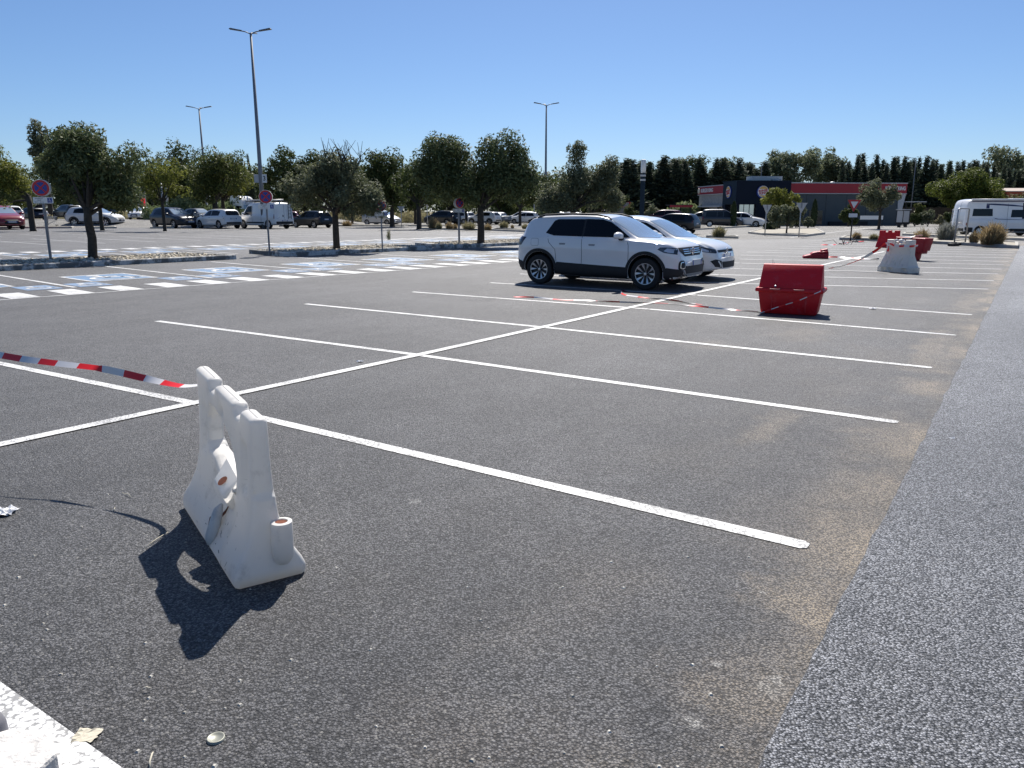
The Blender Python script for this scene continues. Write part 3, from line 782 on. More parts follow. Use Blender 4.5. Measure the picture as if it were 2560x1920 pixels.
# dark red tank on a narrow foot
a, b = at(2276, 650), at(2305, 652)
d = b - a; rz = math.atan2(d.y, d.x) + .05; k = d.length / .34
t = thing('plastic_barrier', 'dark red plastic barrier standing upside down on its narrow end, white film on top', 'barrier', (a + b) / 2 + Vector((-.05, .2, 0)), rz)
out = [(-.20 * k, 0), (-.045 * k, 0), (-.035 * k, .04), (.035 * k, .04), (.045 * k, 0), (.165 * k, 0), (.19 * k, .10), (.20 * k, .37), (.245 * k, .37), (.245 * k, .31), (.335 * k, .31), (.335 * k, .44), (.39 * k, .44), (.43 * k, .90), (.435 * k, 1.0), (-.40 * k, 1.03), (-.41 * k, .98), (-.36 * k, .72), (-.30 * k, .38), (-.24 * k, .2)]
me = moulded(out, [], T_far([(0, .12), (.3, .14), (.36, .16), (.9, .20), (1.03, .21)]), .025, .04); me.transform(Matrix.Diagonal((1, 1, .72, 1))); sh = mesh_obj('shell', me, M_RPL2, t)
mb = MB(); mb.box((-.08 * k, -.208, .69), (.17 * k, .012, .04)); mb.build('label_plate', mat('pale_label', (.45, .42, .42), .6), sh)
DM = Matrix.Translation(t.location) @ Matrix.Rotation(rz, 4, 'Z') @ Matrix.Diagonal((1, 1, .715, 1))
mb = MB()
vs = [(-.3 * k, -.1, 1.045), (-.05 * k, -.12, 1.05), (.05 * k, -.22, 1.03), (.07 * k, -.23, .99), (-.03 * k, .12, 1.06), (.1 * k, -.1, 1.11), (.16 * k, -.05, 1.15), (.17 * k, .12, 1.14), (-.3 * k, .1, 1.05), (.02 * k, -.23, .99)]
mb.add(vs, [(0, 1, 4, 8), (1, 5, 4), (1, 2, 5), (2, 1, 9), (2, 9, 3), (5, 6, 7, 4)])
o = tag(mb.build('plastic_sheet', M_TW, None, True), 'white plastic film draped over the top of the dark red barrier', 'plastic film'); o.matrix_world = DM
md = o.modifiers.new('s', 'SOLIDIFY'); md.thickness = .012
# toppled red barrier
a, b = at(2013, 646), at(2076, 647)
d = b - a; rz = math.atan2(d.y, d.x); k = d.length
t = thing('plastic_barrier', 'red plastic barrier toppled over on its side left of the others', 'barrier', (a + b) / 2 + Vector((0, .22, 0)), rz)
out = [(-.50 * k, 0), (.46 * k, 0), (.50 * k, .04), (.49 * k, .20), (.465 * k, .24), (.46 * k, .29), (.445 * k, .335), (.20 * k, .295), (.185 * k, .275), (.17 * k, .25), (.10 * k, .235), (.05 * k, .235), (-.10 * k, .21), (-.16 * k, .19), (-.22 * k, .135), (-.46 * k, .085), (-.50 * k, .06)]
me = moulded(out, [], T_far([(0, .25), (.15, .26), (.22, .22), (.34, .16)]), .02, .03)
sh = mesh_obj('shell', me, M_RPL2, t)
mb = MB(); mb.tube([(.14 * k, -.25, .19), (.30 * k, -.255, .215), (.47 * k, -.24, .235)], [.03, .035, .02], 8); mb.build('rib', M_RPL2, sh, True)

# ------------------------------------------------------------------ cars
def car_paint(name, col, rough=.35, coat=.8, metal=0.0):
    m = mat(name, col, rough, metal, coat=coat, var=.03, vscale=2); m['pt'] = 1; return m
P_WHITE = car_paint('white_car_paint', (.83, .82, .80), .28, 1.0); P_WHITE2 = car_paint('dull_white_car_paint', (.62, .63, .63), .45, .4)
P_BLACK = car_paint('black_car_paint', (.004, .005, .007), .3, .25); P_NAVY = car_paint('navy_car_paint', (.005, .008, .018), .3, .25)
P_GREY = car_paint('grey_car_paint', (.15, .16, .17), .35, .8, .3); P_SILVER = car_paint('silver_car_paint', (.42, .43, .44), .35, .8, .5)
P_RED = car_paint('dark_red_car_paint', (.22, .010, .018), .3); P_ANTH = car_paint('anthracite_car_paint', (.018, .020, .028), .32, .4)
P_BEIGE = car_paint('beige_car_paint', (.26, .25, .22), .35, .8, .4); P_MAROON = car_paint('maroon_car_paint', (.10, .012, .018), .3)
M_CLAD = mat('black_trim', (.014, .014, .016), .65, var=.2, vscale=8)
M_WELL = mat('wheel_well', (.006, .006, .006), .95)
M_GLASS = mat('tinted_glass', (.006, .008, .011), .03, spec=.28)
M_SCREEN = mat('windscreen_glass', (.20, .26, .32), .05, spec=1.0, coat=1.0)  # pale blue base colour paints in the reflected sky
M_TYRE = mat('tyre_rubber', (.016, .016, .017), .85, bump=.2, bscale=60)
M_RIM = mat('alloy_rim', (.62, .63, .65), .32, .75); M_RIMD = mat('black_rim', (.012, .012, .013), .4)
M_LAMP = mat('lamp_glass', (.50, .53, .56), .08, .35, coat=1.0); M_LAMPD = mat('smoked_lamp', (.05, .055, .06), .08, .2, coat=1.0)
M_TAIL = mat('tail_lamp_red', (.20, .008, .012), .15, coat=1.0); M_TAILD = mat('tail_lamp_dark', (.035, .012, .014), .12, coat=1.0)
M_PLATE = mat('number_plate', (.62, .63, .64), .5); M_CHROME = mat('chrome', (.75, .76, .78), .12, 1.0)
M_PBLUE = mat('plate_blue', (.02, .06, .32), .5); M_SEAM = mat('door_seam', (.09, .095, .105), .7)
M_DKTXT = mat('dark_lettering', (.03, .03, .035), .6)

def pchip(tab):
    xs = [a for a, _ in tab]; ys = [b for _, b in tab]; n = len(xs)
    h = [xs[i + 1] - xs[i] for i in range(n - 1)]; d = [(ys[i + 1] - ys[i]) / h[i] for i in range(n - 1)]
    m = [d[0]] + [0 if d[i - 1] * d[i] <= 0 else 2 * d[i - 1] * d[i] / (d[i - 1] + d[i]) for i in range(1, n - 1)] + [d[-1]]
    def f(x):
        if x <= xs[0]: return ys[0]
        if x >= xs[-1]: return ys[-1]
        i = 0
        while x > xs[i + 1]: i += 1
        t = (x - xs[i]) / h[i]
        return (1 + 2 * t) * (1 - t) ** 2 * ys[i] + t * (1 - t) ** 2 * h[i] * m[i] + t * t * (3 - 2 * t) * ys[i + 1] + t * t * (t - 1) * h[i] * m[i + 1]
    return f
def chaikin(pts, k):
    for _ in range(k):
        out = [pts[0]]
        for a, b in zip(pts[:-1], pts[1:]):
            out += [(.75 * a[0] + .25 * b[0], .75 * a[1] + .25 * b[1]), (.25 * a[0] + .75 * b[0], .25 * a[1] + .75 * b[1])]
        out.append(pts[-1]); pts = out
    return pts
def car_shell(sp, detail):
    ftop, fbot, fbelt, fw, fwr = (pchip(sp[k]) for k in ('top', 'bot', 'belt', 'w', 'wr'))
    x0, x1 = sp['top'][0][0], sp['top'][-1][0]; L = x1 - x0
    n = 96 if detail else 44
    xs = [x0 + L * (.5 - .5 * math.cos(math.pi * i / n)) * .5 + L * i / n * .5 for i in range(n + 1)]
    rk = 2 if detail else 1
    secs = []
    for x in xs:
        T = ftop(x); b = fbot(x); B = min(fbelt(x), T - .035); W = fw(x); wr = min(fwr(x), W * .965); r = min(.085, (T - B) * .6)
        B = max(B, b + .2)
        h = B - b
        half = [(0, b), (.86 * W, b), (.955 * W, b + .05 * h), (.988 * W, b + .22 * h), (.984 * W, b + .48 * h), (1.0 * W, b + .70 * h), (1.0 * W, b + .745 * h), (.985 * W, b + .89 * h), (.968 * W, B - .02), (.956 * W, B - .006), (.944 * W, B + .004 + .02 * min(1, (T - B))),
                (.5 * (.945 * W + wr), .5 * (B + T - r)), (wr, T - r * .9), (wr * .93, T - r * .12), (wr * .62, T + sp.get('crown', .018)), (0, T + sp.get('crown', .018) * 1.5)]
        secs.append(chaikin(half, rk))
    k = len(secs[0]); vs = []; fs = []
    for x, s in zip(xs, secs):
        vs += [(x, y, z) for y, z in s] + [(x, -y, z) for y, z in s[-2:0:-1]]
    c = 2 * k - 2
    for i in range(n):
        for j in range(c):
            fs.append((i * c + j, (i + 1) * c + j, (i + 1) * c + (j + 1) % c, i * c + (j + 1) % c))
    # end caps: rows between mirrored section points, bulged along x
    for base, sg, x in ((0, -1, xs[0]), (n * c, 1, xs[-1])):
        m = 8; sec = secs[0] if sg < 0 else secs[-1]; rows = []
        W = max(y for y, _ in sec)
        bl = sp.get('bulge', (.05, .09))[0 if sg < 0 else 1]
        for j in range(k):
            y, z = sec[j]
            if j in (0, k - 1): rows.append([base + j]); continue
            row = [base + j]
            for q in range(1, m):
                yy = y * (1 - 2 * q / m)
                row.append(len(vs)); vs.append((x + sg * bl * (1 - (abs(yy) / W) ** 2.2) * min(1, (1 - (abs(yy) / y) ** 2) * 3), yy, z))
            row.append(base + c - j); rows.append(row)
        for a, b in zip(rows[:-1], rows[1:]):
            if len(a) == 1 and len(b) == 1: continue
            if len(a) == 1: f_ = [(a[0], b[q + 1], b[q]) for q in range(m)]
            elif len(b) == 1: f_ = [(a[q], a[q + 1], b[0]) for q in range(m)]
            else: f_ = [(a[q], a[q + 1], b[q + 1], b[q]) for q in range(m)]
            fs += f_ if sg > 0 else [tuple(reversed(f)) for f in f_]
    me = bpy.data.meshes.new('shell'); me.from_pydata(vs, [], fs)
    bm = bmesh.new(); bm.from_mesh(me); bmesh.ops.remove_doubles(bm, verts=bm.verts, dist=1e-5)
    bmesh.ops.recalc_face_normals(bm, faces=bm.faces); bm.to_mesh(me); bm.free()
    return me
def cut_wheels(me, sp, ra):
    o = bpy.data.objects.new('c', me); COL.objects.link(o)
    for m in (P_WHITE, M_WELL): me.materials.append(m)
    mb = MB()
    for wx in (sp['xf'], sp['xr']):
        for s in (-1, 1):
            W = sp['W']
            ys = (s * (W - .30), s * (W + .3)); prof = []
            ang = [2 * math.pi * i / 40 for i in range(40)]
            vs = [(wx + ra * math.cos(a), y, sp['rw'] + .01 + ra * math.sin(a)) for y in ys for a in ang]
            fs = [tuple(range(40)), tuple(range(40, 80))[::-1]] + [(i, 40 + i, 40 + (i + 1) % 40, (i + 1) % 40) for i in range(40)]
            if s > 0: fs = [tuple(reversed(f)) for f in fs]
            mb.add(vs, fs, 1)
    ct = mb.build('ct', [P_WHITE, M_WELL])
    bm = bmesh.new(); bm.from_mesh(ct.data); bmesh.ops.recalc_face_normals(bm, faces=bm.faces); bm.to_mesh(ct.data); bm.free()
    md = o.modifiers.new('b', 'BOOLEAN'); md.operation = 'DIFFERENCE'; md.object = ct; md.solver = 'EXACT'
    out = bpy.data.meshes.new_from_object(o.evaluated_get(bpy.context.evaluated_depsgraph_get()))
    bpy.data.objects.remove(o); bpy.data.objects.remove(ct)
    return out
def inpoly(p, L):
    c = False
    for i in range(len(L)):
        (x1, y1), (x2, y2) = L[i], L[i - 1]
        if (y1 > p[1]) != (y2 > p[1]) and p[0] < (x2 - x1) * (p[1] - y1) / (y2 - y1) + x1: c = not c
    return c
def decal(bv, poly, axis, off=.004, step=.06):
    """sheet that lies on the car skin, its outline given in side (x,z), front/back (y,z) or top (x,y) view"""
    b = []
    for i, p in enumerate(poly):
        q = poly[(i + 1) % len(poly)]; k = max(1, int(math.hypot(q[0] - p[0], q[1] - p[1]) / step))
        b += [(p[0] + (q[0] - p[0]) * j / k, p[1] + (q[1] - p[1]) * j / k) for j in range(k)]
    pts = [Vector(p) for p in b]; n = len(pts)
    xs = [p[0] for p in b]; ys = [p[1] for p in b]
    x = min(xs) + step / 2
    while x < max(xs):
        y = min(ys) + step / 2
        while y < max(ys):
            if inpoly((x, y), b) and min((Vector((x, y)) - q).length for q in pts[:n]) > step * .4: pts.append(Vector((x, y)))
            y += step
        x += step
    vo, _, fo, *_r = geometry.delaunay_2d_cdt(pts, [(i, (i + 1) % n) for i in range(n)], [], 1, 1e-6)
    vs = []; ok = []
    for p in vo:
        if axis in ('l', 'r'): s = 1 if axis == 'l' else -1; o, d = Vector((p.x, s * 4, p.y)), Vector((0, -s, 0))
        elif axis == 'f': o, d = Vector((6, p.x, p.y)), Vector((-1, 0, 0))
        elif axis == 'b': o, d = Vector((-6, p.x, p.y)), Vector((1, 0, 0))
        else: o, d = Vector((p.x, p.y, 6)), Vector((0, 0, -1))
        h = bv.ray_cast(o, d)
        if h[0] is None: vs.append(None); continue
        nn = h[1] if h[1].dot(d) < 0 else -h[1]
        vs.append(h[0] + nn * off)
    mp = {}; V = []
    for i, v in enumerate(vs):
        if v is not None: mp[i] = len(V); V.append(v)
    F = []
    for f in fo:
        if all(i in mp for i in f):
            g = [mp[i] for i in f]
            nn = (V[g[1]] - V[g[0]]).cross(V[g[2]] - V[g[0]])
            dd = {'l': Vector((0, 1, 0)), 'r': Vector((0, -1, 0)), 'f': Vector((1, 0, 0)), 'b': Vector((-1, 0, 0)), 't': Vector((0, 0, 1))}[axis]
            F.append(tuple(g) if nn.dot(dd) > 0 else tuple(g[::-1]))
    return V, F
def add_decal(parent, bv, poly, axis, name, m, off=.004, step=.06):
    V, F = decal(bv, poly, axis, off, step)
    mb = MB(); mb.add(V, F)
    return mb.build(name, m, parent, True)
WHEELS = {}
def wheel(parent, x, y, r, wd, style, side):
    key = (round(r, 3), round(wd, 3), style)
    if key not in WHEELS:
        ty = MB(); rr = r * .665
        ty.lathe([(rr, -wd * .45), (r * .80, -wd * .5), (r * .95, -wd * .46), (r, -wd * .32), (r, wd * .32), (r * .95, wd * .46), (r * .80, wd * .5), (rr, wd * .45), (rr * .95, wd * .2), (rr * .95, -wd * .2)], 36)
        hub = MB(); hub.lathe([(0, wd * .10), (rr * .97, wd * .16), (rr, wd * .40), (rr * .985, wd * .45), (rr * .96, wd * .42)], 36)
        hub.lathe([(rr * .97, wd * .16), (rr, -wd * .3), (0, -wd * .3)], 36)
        rim = MB(); z = wd * .33
        rim.lathe([(rr * .94, wd * .38), (rr * .955, wd * .45), (rr * 1.0, wd * .455), (rr * 1.005, wd * .40)], 36)
        if style == 'petal':
            for k in range(5):
                a = 2 * math.pi * k / 5 + .31
                for s in (-1, 1):
                    pr = [(.16, .05 * s), (.22, .16 * s), (.45, .19 * s), (.70, .185 * s), (.955, .18 * s), (.955, .43 * s), (.80, .42 * s), (.58, .36 * s), (.36, .22 * s)]
                    vs = []
                    for dz in (z - .03, z):
                        vs += [(rr * q * math.cos(a + w_), rr * q * math.sin(a + w_), dz + .04 * q * q - .02) for q, w_ in pr]
                    n = len(pr); f = [tuple(range(n, 2 * n)), tuple(range(n))[::-1]] + [(i, (i + 1) % n, n + (i + 1) % n, n + i) for i in range(n)]
                    rim.add(vs, f if s > 0 else [tuple(reversed(q)) for q in f])
        else:
            nk = 7 if style == 'cap' else 5
            for k in range(nk):
                a = 2 * math.pi * k / nk + .2; w0, w1 = (.32, .30) if style == 'cap' else (.30, .17)
                vs = []
                for dz in (z - .03, z):
                    vs += [(rr * q * math.cos(a + w_), rr * q * math.sin(a + w_), dz) for q, w_ in ((.12, -w0 * 1.6), (.95, -w1), (.95, w1), (.12, w0 * 1.6))]
                rim.add(vs, [(4, 5, 6, 7), (3, 2, 1, 0), (0, 1, 5, 4), (1, 2, 6, 5), (2, 3, 7, 6), (3, 0, 4, 7)])
        rim.lathe([(0, z + .012), (rr * .13, z + .010), (rr * .16, z - .02)], 16)
        WHEELS[key] = (hub.build('wheel', M_RIMD, None, True, angle=R(35)), ty.build('tyre', M_TYRE, None, True, angle=R(40)), rim.build('rim', M_RIM, None, False))
        for o in WHEELS[key]: COL.objects.unlink(o)
    h, t, rm = WHEELS[key]
    hub = h.copy(); COL.objects.link(hub); hub.parent = parent; hub.location = (x, y, r)
    hub.rotation_euler = (R(-90) if side > 0 else R(90), 0, 0)
    for o in (t, rm):
        c = o.copy(); COL.objects.link(c); c.parent = hub
    return hub
def rrect(cx, cy, w_, h_, r=.03, k=3):
    out = []
    for sx, sy, a0 in ((1, -1, -90), (1, 1, 0), (-1, 1, 90), (-1, -1, 180)):
        for i in range(k + 1):
            a = R(a0 + 90 * i / k); out.append((cx + sx * (w_ / 2 - r) + r * math.cos(a), cy + sy * (h_ / 2 - r) + r * math.sin(a)))
    return out
def stroke(pts, wd):
    P2 = [Vector(p) for p in pts]; l, r = [], []
    for i, p in enumerate(P2):
        d = (P2[min(i + 1, len(P2) - 1)] - P2[max(i - 1, 0)]).normalized(); n = Vector((-d.y, d.x)) * wd / 2
        l.append((p + n)[:]); r.append((p - n)[:])
    return r + l[::-1]
def build_car(name, label, sp, paint_, detail=False, group=None, cat='car'):
    t = thing(name, label, cat, group=group)
    me = car_shell(sp, detail); me = cut_wheels(me, sp, sp.get('ra', sp['rw'] * 1.13))
    body = mesh_obj('body', me, [paint_, M_WELL], t, True, R(35))
    bv = bvh_of(me)
    for key in ('side', 'front', 'back', 'top_'):
        for it in sp.get(key, []):
            nm, m, poly = it[0], it[1], it[2]; off = it[3] if len(it) > 3 else .004
            m = paint_ if m == 'paint' else m
            st = .05 if detail else .11
            if key == 'side':
                for s, ax in ((1, 'l'), (-1, 'r')): add_decal(t, bv, poly, ax, nm, m, off, st)
            elif key == 'top_': add_decal(t, bv, poly, 't', nm, m, off, st)
            else:
                ax = 'f' if key == 'front' else 'b'
                add_decal(t, bv, poly, ax, nm, m, off, st)
                if len(it) > 4: add_decal(t, bv, [(-a, b) for a, b in poly], ax, nm, m, off, st)
    yw = sp['W'] - sp.get('ww', .21) / 2 - .012
    for wx in (sp['xf'], sp['xr']):
        for s in (-1, 1): wheel(t, wx, s * yw, sp['rw'], sp.get('ww', .21), sp.get('rim', 'five'), s)
    if 'mirror' in sp:
        mx, my, mz = sp['mirror']
        for s in (-1, 1):
            mb = MB(); mb.ball((mx, s * (my + .10), mz), (.10, .155, .088), 0, 16, 12); mb.v = [(min(max(x, mx - .055), mx + .09), y, max(z, mz - .05 - .12 * abs(abs(y) - my) * 0)) for x, y, z in mb.v]; o = mb.build('mirror', paint_, t, True)
            mb = MB(); mb.tube([(mx + .03, s * (my - .06), mz - .06), (mx + .01, s * (my + .06), mz - .055)], [.035, .03], 8); mb.build('mirror_arm', M_CLAD, o, True)
    if 'plate' in sp:
        for ax, (yy, zz), sg in (('f', sp['plate'][0], 1), ('b', sp['plate'][1], -1)):
            h = bv.ray_cast(Vector((sg * 6, yy, zz)), Vector((-sg, 0, 0)))
            if not h[0]: continue
            mb = MB(); xx = h[0].x + sg * .012
            mb.box((xx, yy, zz), (.016, .52, .11)); pl = mb.build('number_plate', M_PLATE, t)
            for e in (-1, 1): MB().box((xx + sg * .009, yy + e * .237, zz), (.004, .045, .108)).build('plate_band', M_PBLUE, pl)
    return t, body, bv

def mirror_pts(p): return [(-a, b) for a, b in p]
# generic small hatchback, 4.0 m
def hatch_spec(L=4.05, H=1.45, W=.87, boxy=0.0, high=0.0):
    q = L / 4.05; h = H / 1.45; g = high
    top = [(-2.02, .58), (-2.01, .80), (-1.97, .95), (-1.88, 1.08 + .08 * boxy), (-1.66 - .12 * boxy, 1.34), (-1.46 - .15 * boxy, 1.405), (-1.0, 1.44), (-.3, 1.45), (.15, 1.40), (.42, 1.30), (.98, 1.00), (1.12, .96), (1.6, .86), (1.85, .76), (1.97, .64), (2.03, .50)]
    sp = dict(top=[(x * q, z * h + g) for x, z in top], bot=[(-2.02 * q, .34 + g), (-1.7 * q, .24 + g), (0, .19 + g), (1.7 * q, .20 + g), (2.03 * q, .27 + g)],
              belt=[(-2.02 * q, .92 * h + g), (0, .93 * h + g), (1.0 * q, .90 * h + g), (2.03 * q, .62 * h + g)],
              w=[(-2.02 * q, W * .82), (-1.8 * q, W * .95), (-1.3 * q, W), (1.3 * q, W), (1.75 * q, W * .93), (1.95 * q, W * .80), (2.03 * q, W * .68)],
              wr=[(-2.02 * q, W * .72), (-1.4 * q, W * .66), (-.4 * q, W * .70), (.4 * q, W * .72), (1.0 * q, W * .84), (1.6 * q, W * .84), (2.03 * q, W * .66)],
              W=W, xf=1.22 * q, xr=-1.28 * q, rw=.30 + g * .25, mirror=(.72 * q, W, .98 * h + g), plate=((0, .47 + g), (0, .74 + g)), bulge=(.06, .10))
    sc = lambda P: [(x * q, z * h + g) for x, z in P]
    b = boxy
    sp['side'] = [('side_window', M_GLASS, sc([(-1.30, .975), (-.30, .955), (-.30, 1.345), (-.9, 1.335), (-1.22 - .1 * b, 1.27)])), ('side_window', M_GLASS, sc([(-.26, .955), (.84, .94), (.30, 1.265), (.0, 1.34), (-.26, 1.345)])),
                  ('trim_strip', M_CLAD, sc([(-.98, .235), (.9, .225), (.9, .29), (-.98, .30)])),
                  ('headlight', M_LAMP, sc([(1.52, .70), (1.90, .60), (1.86, .70), (1.58, .79)])), ('taillight', M_TAIL, sc([(-1.99, .72), (-1.84, .74), (-1.80, .94), (-1.97, .92)])),
                  ('door_handle', M_CLAD, sc([(-.22, .80), (-.08, .80), (-.08, .825), (-.22, .825)]))]
    ws = [(-.60 * W / .87, .985), (.60 * W / .87, .985), (.53 * W / .87, 1.345), (-.53 * W / .87, 1.345)]
    sp['front'] = [('windscreen', M_SCREEN, [(y, z * h + g) for y, z in ws]), ('grille', M_CLAD, [(y, z * h + g) for y, z in ((-.42, .34), (.42, .34), (.36, .60), (-.36, .60))])]
    sp['back'] = [('rear_window', M_GLASS, [(y, z * h + g) for y, z in ((-.58, 1.0), (.58, 1.0), (.50, 1.33), (-.50, 1.33))]), ('bumper_trim', M_CLAD, [(y, z * h + g) for y, z in ((-.62, .36), (.62, .36), (.62, .50), (-.62, .50))])]
    return sp
def suv_spec(L=4.4, H=1.62, W=.91):
    sp = hatch_spec(L, H - .10, W, .3, .10); sp['rw'] = .345
    q = L / 4.05; h = (H - .1) / 1.45
    a = lambda cx: stroke([(cx + .45 * math.cos(R(t_)), .35 + .45 * math.sin(R(t_))) for t_ in range(0, 181, 12)], .10)
    sp['side'] = sp['side'] + [('wheel_arch_trim', M_CLAD, a(1.22 * q)), ('wheel_arch_trim', M_CLAD, a(-1.28 * q)), ('sill_trim', M_CLAD, [(-.82 * q, .34), (.76 * q, .33), (.76 * q, .45), (-.82 * q, .46)])]
    return sp
def sedan_spec():
    sp = hatch_spec(4.5, 1.44, .88)
    q = 4.5 / 4.05
    sp['top'] = [(x, z) for x, z in [(-2.25, .55), (-2.24, .82), (-2.18, .96), (-1.75, 1.02), (-1.55, 1.05), (-.95, 1.36), (-.6, 1.42), (-.1, 1.44), (.25, 1.38), (.5, 1.28), (1.1, .99), (1.25, .95), (1.8, .85), (2.08, .75), (2.2, .62), (2.25, .48)]]
    sp['side'][0] = ('side_window', M_GLASS, [(-1.30, .975), (-.25, .955), (-.25, 1.345), (-.72, 1.32)])
    return sp
def mpv_spec():
    sp = hatch_spec(4.28, 1.62, .88, .2); q = 4.28 / 4.05; h = 1.62 / 1.45
    top = [(-2.02, .50), (-2.01, .75), (-1.97, .9), (-1.84, 1.1), (-1.58, 1.34), (-1.3, 1.41), (-.8, 1.45), (-.3, 1.45), (.15, 1.40), (.55, 1.26), (1.2, .93), (1.45, .82), (1.75, .70), (1.93, .60), (2.03, .45)]
    sp['top'] = [(x * q, z * h) for x, z in top]
    return sp
T_X = 1.22
def tcross_spec():
    W = .875
    top = [(-1.95, .62), (-1.945, .80), (-1.93, .95), (-1.88, 1.07), (-1.73, 1.36), (-1.60, 1.46), (-1.2, 1.505), (-.5, 1.525), (.0, 1.51), (.26, 1.46), (.48, 1.365), (1.0, 1.065), (1.10, 1.03), (1.48, .995), (1.72, .945), (1.85, .875), (1.91, .77), (1.96, .56)]
    sp = dict(top=top, bot=[(-1.95, .40), (-1.8, .27), (0, .20), (1.75, .21), (1.96, .28)], belt=[(-1.95, 1.0), (-1.2, 1.06), (0, 1.03), (1.0, .99), (1.6, .94), (1.96, .74)],
              w=[(-1.95, W * .80), (-1.86, W * .90), (-1.7, W * .965), (-1.4, W * .99), (-.5, W * .985), (.5, W * .985), (1.3, W), (1.6, W * .98), (1.78, W * .91), (1.89, W * .83), (1.96, W * .74)],
              wr=[(-1.95, W * .76), (-1.6, W * .71), (-.6, W * .735), (.3, W * .73), (1.05, W * .86), (1.6, W * .90), (1.96, W * .74)],
              W=W, xf=1.24, xr=-1.31, rw=.33, ra=.385, ww=.215, rim='petal', mirror=(.66, W - .03, 1.09), plate=((0, .56), (0, .62)), bulge=(.06, .07), crown=.016)
    def arch(cx, r0, r1, a0=0, a1=180):
        z = .34
        A = [(cx + r1 * math.cos(R(a)), z + r1 * math.sin(R(a))) for a in range(a0, a1 + 1, 6)]
        B = [(cx + r0 * math.cos(R(a)), z + r0 * math.sin(R(a))) for a in range(a1, a0 - 1, -6)]
        return A + B
    S = []
    S += [('wheel_arch_trim', M_CLAD, arch(1.24, .388, .455, 6, 174), .010), ('wheel_arch_trim', M_CLAD, arch(-1.31, .388, .455, 6, 174), .010)]
    S += [('sill_trim', M_CLAD, [(-.921, .215), (.851, .215), (.852, .40), (.80, .447), (-.86, .505), (-.921, .40)], .007)]
    S += [('bumper_trim', M_CLAD, [(1.632, .215), (1.97, .26), (1.97, .43), (1.69, .47), (1.632, .40)], .007), ('bumper_trim', M_CLAD, [(-2.0, .38), (-1.702, .235), (-1.702, .40), (-1.755, .50), (-2.0, .56)], .007)]
    # door openings drawn as fine dark gaps
    gap = .011
    S += [('door_seam', M_SEAM, stroke([(-.245, .475), (-.235, .75), (-.25, 1.0), (-.245, 1.09)], gap), .002), ('door_seam', M_SEAM, stroke([(.845, .44), (.86, .75), (.85, .9), (.80, 1.03)], gap), .002),
          ('door_seam', M_SEAM, stroke([(-.87, .52), (-.90, .78), (-1.06, .93), (-1.10, 1.06)], gap), .002), ('door_seam', M_SEAM, stroke([(-.86, .507), (-.25, .482), (.80, .447)], gap), .002)]
    S += [('fuel_flap_gap', mat('panel_gap', (.30, .31, .33), .6), rrect(-1.42, .93, .205, .165, .04), .002), ('fuel_flap', 'paint', rrect(-1.42, .93, .19, .15, .036), .0035)]
    S += [('side_window', M_GLASS, [(-1.17, 1.13), (-.95, 1.075), (-.27, 1.065), (-.27, 1.43), (-.93, 1.425), (-1.02, 1.39)], .005), ('window_pillar', M_CLAD, [(-.272, 1.065), (-.218, 1.065), (-.218, 1.432), (-.272, 1.432)], .003), ('side_window', M_GLASS, [(-.22, 1.065), (.84, 1.055), (.56, 1.245), (.34, 1.375), (.15, 1.425), (-.22, 1.435)], .005)]
    S += [('headlight', M_LAMPD, [(1.50, .835), (1.64, .77), (1.88, .735), (1.92, .80), (1.85, .862), (1.68, .882), (1.55, .878)], .006)]
    S += [('headlight_lens', M_LAMP, [(1.63, .805), (1.71, .78), (1.81, .765), (1.83, .845), (1.69, .863)], .009)]
    S += [('taillight', M_TAILD, [(-1.94, .84), (-1.80, .86), (-1.66, 1.03), (-1.90, 1.06)], .006)]
    S += [('door_handle', 'paint', rrect(-.72, .935, .19, .03, .013), .024), ('door_handle', 'paint', rrect(.0, .925, .19, .03, .013), .024)]
    S += [('handle_recess', mat('handle_shadow', (.30, .31, .33), .6), rrect(-.72, .905, .15, .04, .018), .003), ('handle_recess', mat('handle_shadow', (.3, .31, .33), .6), rrect(.0, .895, .15, .04, .018), .003)]  # flat grey patches paint the shade in the handle recesses
    sp['side'] = S
    sp['front'] = [('windscreen', M_SCREEN, [(-.665, 1.065), (0, 1.04), (.665, 1.065), (.60, 1.37), (.57, 1.45), (0, 1.485), (-.57, 1.45), (-.60, 1.37)], .005),
                   ('grille', M_CLAD, [(-.44, .69), (.44, .69), (.655, .80), (.64, .868), (-.64, .868), (-.655, .80)], .006), ('lower_grille', M_CLAD, [(-.50, .34), (.50, .34), (.56, .50), (-.56, .50)], .006),
                   ('bumper_trim', M_CLAD, [(-.62, .29), (.62, .29), (.62, .335), (-.62, .335)], .006),
                   ('fog_lamp', M_CLAD, rrect(.605, .515, .20, .20, .05), .008, 1), ('fog_ring', M_CHROME, rrect(.605, .515, .14, .14, .04), .012, 1), ('fog_lens', M_CLAD, rrect(.605, .515, .108, .108, .03), .016, 1),
                   ('skid_plate', mat('skid_silver', (.17, .175, .18), .5), [(-.45, .295), (.45, .295), (.50, .335), (-.50, .335)], .010), ('skid_plate', mat('skid_silver', (.17, .175, .18), .5), [(.49, .30), (.545, .31), (.66, .46), (.60, .46)], .010, 1)]
    for z in (.745, .785, .825): sp['front'].append(('grille_bar', M_CHROME, [(-.47, z - .008), (.47, z - .008), (.48, z + .006), (-.48, z + .006)], .014))
    sp['back'] = [('rear_window', M_GLASS, [(-.56, 1.12), (.56, 1.12), (.52, 1.40), (-.52, 1.40)], .005), ('light_bar', M_TAILD, [(-.70, .94), (.70, .94), (.70, 1.03), (-.70, 1.03)], .005)]
    return sp
